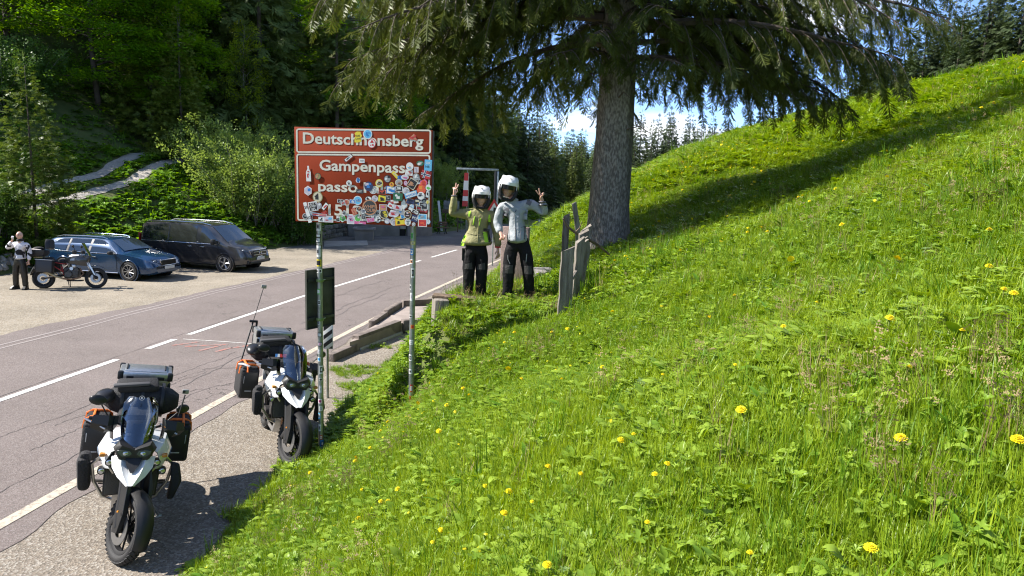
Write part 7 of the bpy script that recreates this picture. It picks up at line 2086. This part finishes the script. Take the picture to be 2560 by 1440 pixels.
def ray_hit(o):
    """Evaluated surface of a garment, for laying panels on it."""
    from mathutils.bvhtree import BVHTree
    dg = bpy.context.evaluated_depsgraph_get(); ev = o.evaluated_get(dg); me = ev.to_mesh()
    t = BVHTree.FromPolygons([v.co.copy() for v in me.vertices], [tuple(p.vertices) for p in me.polygons]); ev.to_mesh_clear(); return t
def panel(tree, name, m, parent, corners, nu=5, nv=5, off=.004, t=.006):
    """Cloth panel laid on the front of a garment; corners (x,z): bottom left, bottom right, top right, top left."""
    rows = []
    for j in range(nv + 1):
        v = j / nv; r = []
        for i in range(nu + 1):
            u = i / nu
            x = (corners[0][0] * (1 - u) + corners[1][0] * u) * (1 - v) + (corners[3][0] * (1 - u) + corners[2][0] * u) * v
            z = (corners[0][1] * (1 - u) + corners[1][1] * u) * (1 - v) + (corners[3][1] * (1 - u) + corners[2][1] * u) * v
            h = tree.ray_cast(Vector((x, -2, z)), Vector((0, 1, 0)))
            y = h[0].y - off if h[0] is not None else None
            r.append((x, y, z))
        rows.append(r)
    ys = [p[1] for r in rows for p in r if p[1] is not None]
    if not ys: return None
    ym = sum(ys) / len(ys)
    rows = [[(x, y if y is not None else ym, z) for x, y, z in r] for r in rows]
    return shell(rows, t, (0, 5, rows[0][0][2])).build(name, m, parent)
def seam(tree, name, m, parent, pts, r=.004):
    out = []
    for k in range(len(pts) - 1):
        for i in range(5):
            u = i / 5; x = pts[k][0] * (1 - u) + pts[k + 1][0] * u; z = pts[k][1] * (1 - u) + pts[k + 1][1] * u
            h = tree.ray_cast(Vector((x, -2, z)), Vector((0, 1, 0)))
            if h[0] is not None: out.append((x, h[0].y - r * .4, z))
    if len(out) > 1: MB().tube(out, r, 5).build(name, m, parent)

PG = 'people'
# woman in the olive jacket
w_ = empty('person', (-.558, 9.98, H(-.558, 9.98) - .02), 0, 'person in an olive green jacket and white helmet raising one hand in a victory sign', 'person')
J = dict(pel=(.005, .02, .84), waist=(.02, .02, 1.02), chest=(.045, .03, 1.24), neckb=(.06, .03, 1.37), head=(.066, .01, 1.47),
         rhip=(-.085, .02, .76), lhip=(.105, .02, .76), rknee=(-.085, .0, .44), lknee=(.10, .0, .45), rank=(-.10, .02, .10), lank=(.095, .02, .10),
         rsh=(-.135, .03, 1.315), rel=(-.345, .02, 1.285), rwr=(-.325, -.02, 1.57), lsh=(.235, .03, 1.305), lel=(.315, .03, 1.03), lwr=(.330, .0, .80))
g, ch = body_graph(J, .92, True)
arm(g, ch, J, 'r', .9, ((.08, -.05, 1), (.9, -.35, .05), (.75, .0, .02, .95, .95), .5, 1.0))
arm(g, ch, J, 'l', .9, ((.12, -.12, -1), (-.6, -.8, 0), (.2, .25, .25, .3, .3), 0, .95))
g.build('body', skin, w_)
jw = garment_top(w_, J, 1.07, olive, 'jacket', hem=(.02, .02, .83), hemr=.238)
tw = garment_legs(w_, J, 1.06, trou, 'trousers')
bpy.context.view_layer.update()
tj = ray_hit(jw)
hm_, Mt = head_mesh((.070, -.01, 1.535), 1.02, (.05, -1, -.05), -.03, skin, 'head', w_)
face_bits((.070, -.01, 1.535), 1.02, Mt, hm_); helmet((.070, -.01, 1.545), 1.06, Mt, w_)
panel(tj, 'neon_panel', neon, jw, [(-.215, .84), (-.165, .83), (-.125, .99), (-.16, .99)], 3, 4)
panel(tj, 'neon_panel', neon, jw, [(.155, .86), (.20, .86), (.17, 1.04), (.105, 1.05)], 3, 4)
panel(tj, 'black_panel', zipm, jw, [(.20, .86), (.235, .86), (.20, 1.06), (.17, 1.06)], 2, 4)
panel(tj, 'pocket_flap', zipm, jw, [(.115, 1.065), (.205, 1.06), (.205, 1.095), (.115, 1.10)], 3, 2)
for (x0, z0, x1, z1) in ((-.035, 1.15, -.010, 1.30), (.055, 1.14, .070, 1.27)): seam(tj, 'neon_zip', neon, jw, [(x0, z0), (x1, z1)], .008)
panel(tj, 'neon_panel', neon, jw, [(-.115, 1.28), (-.095, 1.25), (-.07, 1.36), (-.10, 1.37)], 2, 3)
panel(tj, 'neon_panel', neon, jw, [(.175, 1.20), (.215, 1.19), (.205, 1.30), (.185, 1.30)], 2, 3)
seam(tj, 'zip', olive, jw, [(.03, .80), (.045, 1.35)], .006)
seam(tj, 'waist_seam', mat('olive seam', (.13, .12, .055), .8), jw, [(-.17, 1.03), (.0, 1.0), (.2, 1.04)], .005)
seam(tj, 'hem_band', mat('pale hem', (.36, .34, .2), .8), jw, [(-.225, .815), (0, .795), (.23, .815)], .008)
MB().torus((-.327, -.012, 1.553), .036, .010, 'Z', 18, 6).build('cuff', dgrey, jw); MB().torus((.329, .002, .83), .036, .012, 'Z', 18, 6).build('red_cuff', mat('red cuff', (.55, .04, .05), .6), jw)
tt_ = ray_hit(tw)
for x in (-.088, .10): panel(tt_, 'knee_panel', knee_m, tw, [(x - .06, .50), (x + .06, .50), (x + .05, .60), (x - .05, .57)], 4, 3)
panel(tt_, 'thigh_panel', knee_m, tw, [(-.19, .62), (-.14, .60), (-.13, .80), (-.19, .80)], 2, 4)
boots(w_, ((-.10, .03, .0, -.25), (.095, .03, -.0, .2)))
# man in the grey jacket
mn = empty('person', (.094, 9.69, H(.094, 9.69) - .02), 0, 'taller person in a light grey jacket and white helmet holding up a victory sign', 'person')
J = dict(pel=(-.035, .02, .93), waist=(-.05, .02, 1.10), chest=(-.08, .03, 1.34), neckb=(-.12, .03, 1.49), head=(-.165, .0, 1.57),
         rhip=(-.135, .02, .84), lhip=(.075, .02, .84), rknee=(-.145, .0, .50), lknee=(.125, -.01, .51), rank=(-.165, .02, .11), lank=(.165, .02, .12),
         rsh=(-.285, .03, 1.40), rel=(-.335, .03, 1.14), rwr=(-.275, -.10, 1.02), lsh=(.125, .03, 1.455), lel=(.345, .0, 1.32), lwr=(.285, -.10, 1.50))
g, ch = body_graph(J, 1.0)
arm(g, ch, J, 'r', 1.0, ((.25, -.5, -.8), (.6, .2, .6), (.4, .75, .8, .8, .8), 0, 1.0))
arm(g, ch, J, 'l', 1.0, ((-.28, -.10, 1), (-.8, -.5, .1), (.8, .0, .03, .95, .95), .8, 1.05))
g.build('body', skin_m, mn)
jm = garment_top(mn, J, 1.06, greyj, 'jacket', hem=(-.045, .02, .88), hemr=.212)
tm_ = garment_legs(mn, J, 1.04, trou, 'trousers', (.12, .105, .09, .078))
bpy.context.view_layer.update()
tj = ray_hit(jm)
hm_, Mt = head_mesh((-.196, -.02, 1.645), 1.04, (.12, -1, -.08), -.17, skin_m, 'head', mn)
face_bits((-.196, -.02, 1.645), 1.04, Mt, hm_); helmet((-.198, -.02, 1.655), 1.12, Mt, mn)
panel(tj, 'chest_pocket', mat('pale grey pocket', (.30, .32, .33), .75), jm, [(-.02, 1.23), (.085, 1.23), (.085, 1.34), (-.02, 1.34)], 4, 4, .006, .012)
panel(tj, 'pocket_flap', greyj, jm, [(-.025, 1.32), (.09, 1.32), (.09, 1.365), (-.025, 1.365)], 4, 2, .014, .010)
panel(tj, 'dark_panel', dgrey, jm, [(-.255, 1.28), (-.185, 1.26), (-.175, 1.38), (-.245, 1.39)], 3, 3)
panel(tj, 'stripe_panel', dgrey, jm, [(.045, .92), (.065, .92), (.075, 1.14), (.055, 1.14)], 2, 5)
panel(tj, 'shoulder_panel', dgrey, jm, [(.06, 1.45), (.12, 1.42), (.15, 1.50), (.08, 1.515)], 3, 3)
for pts in (((-.155, .93), (-.165, 1.13)), ((-.065, .95), (-.075, 1.15)), ((.115, 1.17), (.105, 1.32)), ((.125, .95), (.128, 1.07)), ((-.085, 1.33), (-.07, 1.37))): seam(tj, 'zip', zipm, jm, pts, .006)
seam(tj, 'pocket_seam', dgrey, jm, [(-.22, .92), (-.235, 1.1), (-.21, 1.15)], .004); seam(tj, 'pocket_seam', dgrey, jm, [(.0, .92), (.0, 1.12), (.14, 1.15)], .004)
seam(tj, 'front_flap', mat('grey seam', (.22, .23, .24), .8), jm, [(-.05, .84), (-.11, 1.42)], .005); seam(tj, 'hem_band', mat('grey seam', (.22, .23, .24), .8), jm, [(-.22, .885), (-.04, .855), (.15, .885)], .006)
MB().torus((.288, -.09, 1.485), .040, .012, 'Z', 18, 6).build('cuff', dgrey, jm)
MB().torus((.30, -.07, 1.44), .056, .010, 'Z', 18, 6).build('cuff_strap', zipm, jm)
tt_ = ray_hit(tm_)
for x in (-.148, .125): panel(tt_, 'knee_panel', knee_m, tm_, [(x - .055, .46), (x + .055, .46), (x + .055, .58), (x - .055, .58)], 4, 3)
seam(tt_, 'light_zip', mat('pale zip', (.35, .36, .37), .5), tm_, [(-.135, .60), (-.165, .66), (-.17, .74)], .004); seam(tt_, 'light_zip', mat('pale zip', (.35, .36, .37), .5), tm_, [(.09, .63), (.10, .78)], .005)
boots(mn, ((-.165, .03, .0, -.25), (.165, .03, .02, .3)))
# bareheaded man with the cup beside the dark motorcycle
mc = empty('person', (-15.055, 20.53, .01), 0, 'bald person in black and white patterned jersey drinking from a cup', 'person')
cowm = mat('black and white jersey', (.70, .69, .74), .8, col2=(.012, .012, .016), scale=5.0, detail=1.5, lo=.57, hi=.58)
J = dict(pel=(.09, .0, .88), waist=(.11, .0, 1.06), chest=(.135, .02, 1.30), neckb=(.15, .0, 1.45), head=(.155, -.01, 1.54),
         rhip=(.0, .0, .80), lhip=(.19, .0, .80), rknee=(-.05, -.02, .46), lknee=(.215, -.02, .46), rank=(-.09, .0, .10), lank=(.205, .0, .10),
         rsh=(-.04, .02, 1.38), rel=(-.20, -.10, 1.24), rwr=(.045, -.20, 1.49), lsh=(.335, .02, 1.38), lel=(.385, .05, 1.11), lwr=(.375, -.02, .88))
g, ch = body_graph(J, 1.0)
arm(g, ch, J, 'r', 1.0, ((.45, -.1, .6), (.2, .5, .8), (.3, .55, .6, .6, .6), 0, 1.0)); arm(g, ch, J, 'l', 1.0, ((.05, -.2, -1), (-.6, -.8, 0), (.3, .4, .45, .5, .5), 0, 1.0))
g.build('body', skin_m, mc)
jc = garment_top(mc, J, 1.06, cowm, 'jersey', hem=(.10, .0, .92), hemr=.205); tc2 = garment_legs(mc, J, 1.02, mat('black leather trousers', (.015, .014, .013), .4, bump=.6, bscale=14), 'trousers')
hm_, Mt = head_mesh((.155, -.02, 1.64), 1.03, (-.15, -1, .1), .05, skin, 'head', mc); face_bits((.155, -.02, 1.64), 1.03, Mt, hm_, True)
MB().torus((.152, .0, 1.50), .070, .030, 'Z', 20, 8, (1, 1.3)).build('collar', fab, jc)
boots(mc, ((-.09, .02, .0, -.3), (.205, .02, .0, .25)))
cp = MB().lathe([(.027, 0), (.034, .09)], (.098, -.235, 1.555), Matrix.Rotation(.5, 3, 'X') @ Matrix.Rotation(.35, 3, 'Y'), 16).build('drinking_cup', mat('clear white cup', (.6, .6, .62), .2)); 
cp.location = mc.location; tag(cp, 'small pale drinking cup held to the mouth of the bald person', 'cup')

# ------------------------------------------------------------------ dandelions and buttercups
yel = leafmat('dandelion yellow', (.78, .62, .012), (.82, .72, .02), .15, .6)
stemm = leafmat('dandelion stem', (.12, .19, .04), (.17, .2, .05), .2, .5)
def flower_mesh(R, rows, n0):
    vs, fs = [], []
    rr_ = random.Random(1)
    for k in range(rows):
        n = n0 - 3 * k; el = .04 + .26 * k
        for i in range(n):
            a = 2 * PI * (i + .5 * (k % 2)) / n + rr_.uniform(-.08, .08); L = R * (1 - .15 * k) * rr_.uniform(.88, 1.08); w = .075 * R
            ca, sa = math.cos(a), math.sin(a); o = len(vs); z = .0022 * k
            for d, ww in ((.05 * R, w * .6), (L * .7, w), (L, w * .8)):
                x = d * math.cos(el); zz = z + d * math.sin(el) * (1 - .35 * d / L)
                vs.append((ca * x - sa * ww, sa * x + ca * ww, zz)); vs.append((ca * x + sa * ww, sa * x - ca * ww, zz))
            fs += [(o, o + 1, o + 3, o + 2), (o + 2, o + 3, o + 5, o + 4)]
    return mesh_of('flower_head', vs, fs, yel)
fh = flower_mesh(.0195, 5, 30)
mb = MB().tube([(0, 0, -.17), (.008, .003, -.07), (0, 0, .001)], [.0028, .0025, .003], 6).lathe([(.004, -.012), (.010, -.004), (.006, .002)], n=8)
sm_ = bpy.data.meshes.new('stem'); sm_.from_pydata(mb.v, [], mb.f); sm_.materials.append(stemm); sm_.shade_smooth()
bt = flower_mesh(.012, 2, 9)
DG = 'dandelions flowering in the meadow'
def dandelion(x, y, h, s, label=None):
    o = empty('dandelion', (x, y, H(x, y) + h), random.uniform(0, 6.28), label or 'yellow dandelion flowering in the meadow grass', 'flower', DG if label is None else None)
    o.rotation_euler = (random.uniform(-.25, .1) + .25, random.uniform(-.3, .2), o.rotation_euler.z if False else random.uniform(-.4, .4)); o.scale = (s, s, s)
    for nm, me in (('flower_head', fh), ('stem', sm_)):
        c = bpy.data.objects.new(nm, me); COL.objects.link(c); c.parent = o
DAND = [(0.16, 2.26, 0.1, 0.95), (1.01, 1.75, 0.1, 1.0), (1.57, 2.01, 0.1, 1.11), (1.36, 2.26, 0.1, 1.12), (1.05, 2.96, 0.1, 1.29), (0.57, 3.25, 0.1, 1.14), (0.02, 3.32, 0.1, 1.13), (-0.11, 3.6, 0.1, 0.85), (0.0, 3.09, 0.1, 1.1), (-0.76, 4.56, 0.1, 1.15), (0.22, 3.37, 0.1, 0.99), (0.68, 2.73, 0.1, 0.8), (0.62, 2.69, 0.1, 0.71), (0.36, 3.09, 0.1, 0.73), (-0.59, 6.34, 0.1, 1.35), (-0.46, 6.68, 0.1, 1.35), (0.69, 4.91, 0.1, 1.13), (1.95, 3.46, 0.1, 1.33), (2.35, 3.17, 0.1, 0.98), (2.39, 3.29, 0.1, 0.83), (2.72, 3.89, 0.1, 1.09), (2.02, 3.0, 0.1, 0.68), (1.72, 2.86, 0.1, 0.66), (1.59, 3.91, 0.1, 0.83), (1.87, 5.67, 0.1, 0.8), (-1.04, 4.56, 0.1, 1.09), (-0.88, 4.56, 0.1, 0.95), (-0.81, 4.45, 0.1, 1.06), (-0.36, 3.24, 0.1, 0.68), (-0.33, 3.36, 0.1, 0.9), (-2.25, 7.43, 0.1, 1.35), (-1.17, 5.27, 0.1, 0.94), (-1.38, 4.7, 0.1, 0.85), (-1.33, 4.67, 0.1, 0.84), (3.39, 4.9, 0.1, 1.23), (4.41, 10.75, 0.1, 1.35), (0.52, 2.32, 0.1, 0.55), (0.75, 1.93, 0.1, 0.55), (-1.56, 6.69, 0.1, 1.28), (-0.55, 4.4, 0.1, 0.78), (0.13, 3.05, 0.1, 0.55), (-0.79, 7.04, 0.1, 1.23), (0.63, 3.25, 0.1, 0.57), (0.94, 4.05, 0.1, 0.58), (1.23, 3.62, 0.1, 0.55), (2.0, 4.42, 0.1, 0.62)]
for (x, y, h, s) in DAND: dandelion(x, y, h, s)
P = np.concatenate([meadow(900, 16, 60, 2, 46, 0), meadow(420, 13, 40, 4, 20), meadow(130, 5, 14, -14, 30)])
P[:, 2] += rng.uniform(.10, .2, len(P))
scatter('meadow_flowers', [fh, bt], P, rng.uniform(0, 6, len(P)), rng.uniform(.8, 1.5, len(P)) * (1 + P[:, 1] / 60), (rng.random(len(P)) < .3).astype(int), .4, 'small yellow flowers sprinkled over the upper meadow')
P = np.concatenate([meadow(160, 2.5, 9, -30, 10), patch(40, -1.6, -.6, 6.5, 8.6)]); P[:, 2] += .11
scatter('buttercups', [bt], P, rng.uniform(0, 6, len(P)), rng.uniform(.7, 1.1, len(P)), np.zeros(len(P)), .5, 'tiny yellow buttercups in the lower meadow grass')
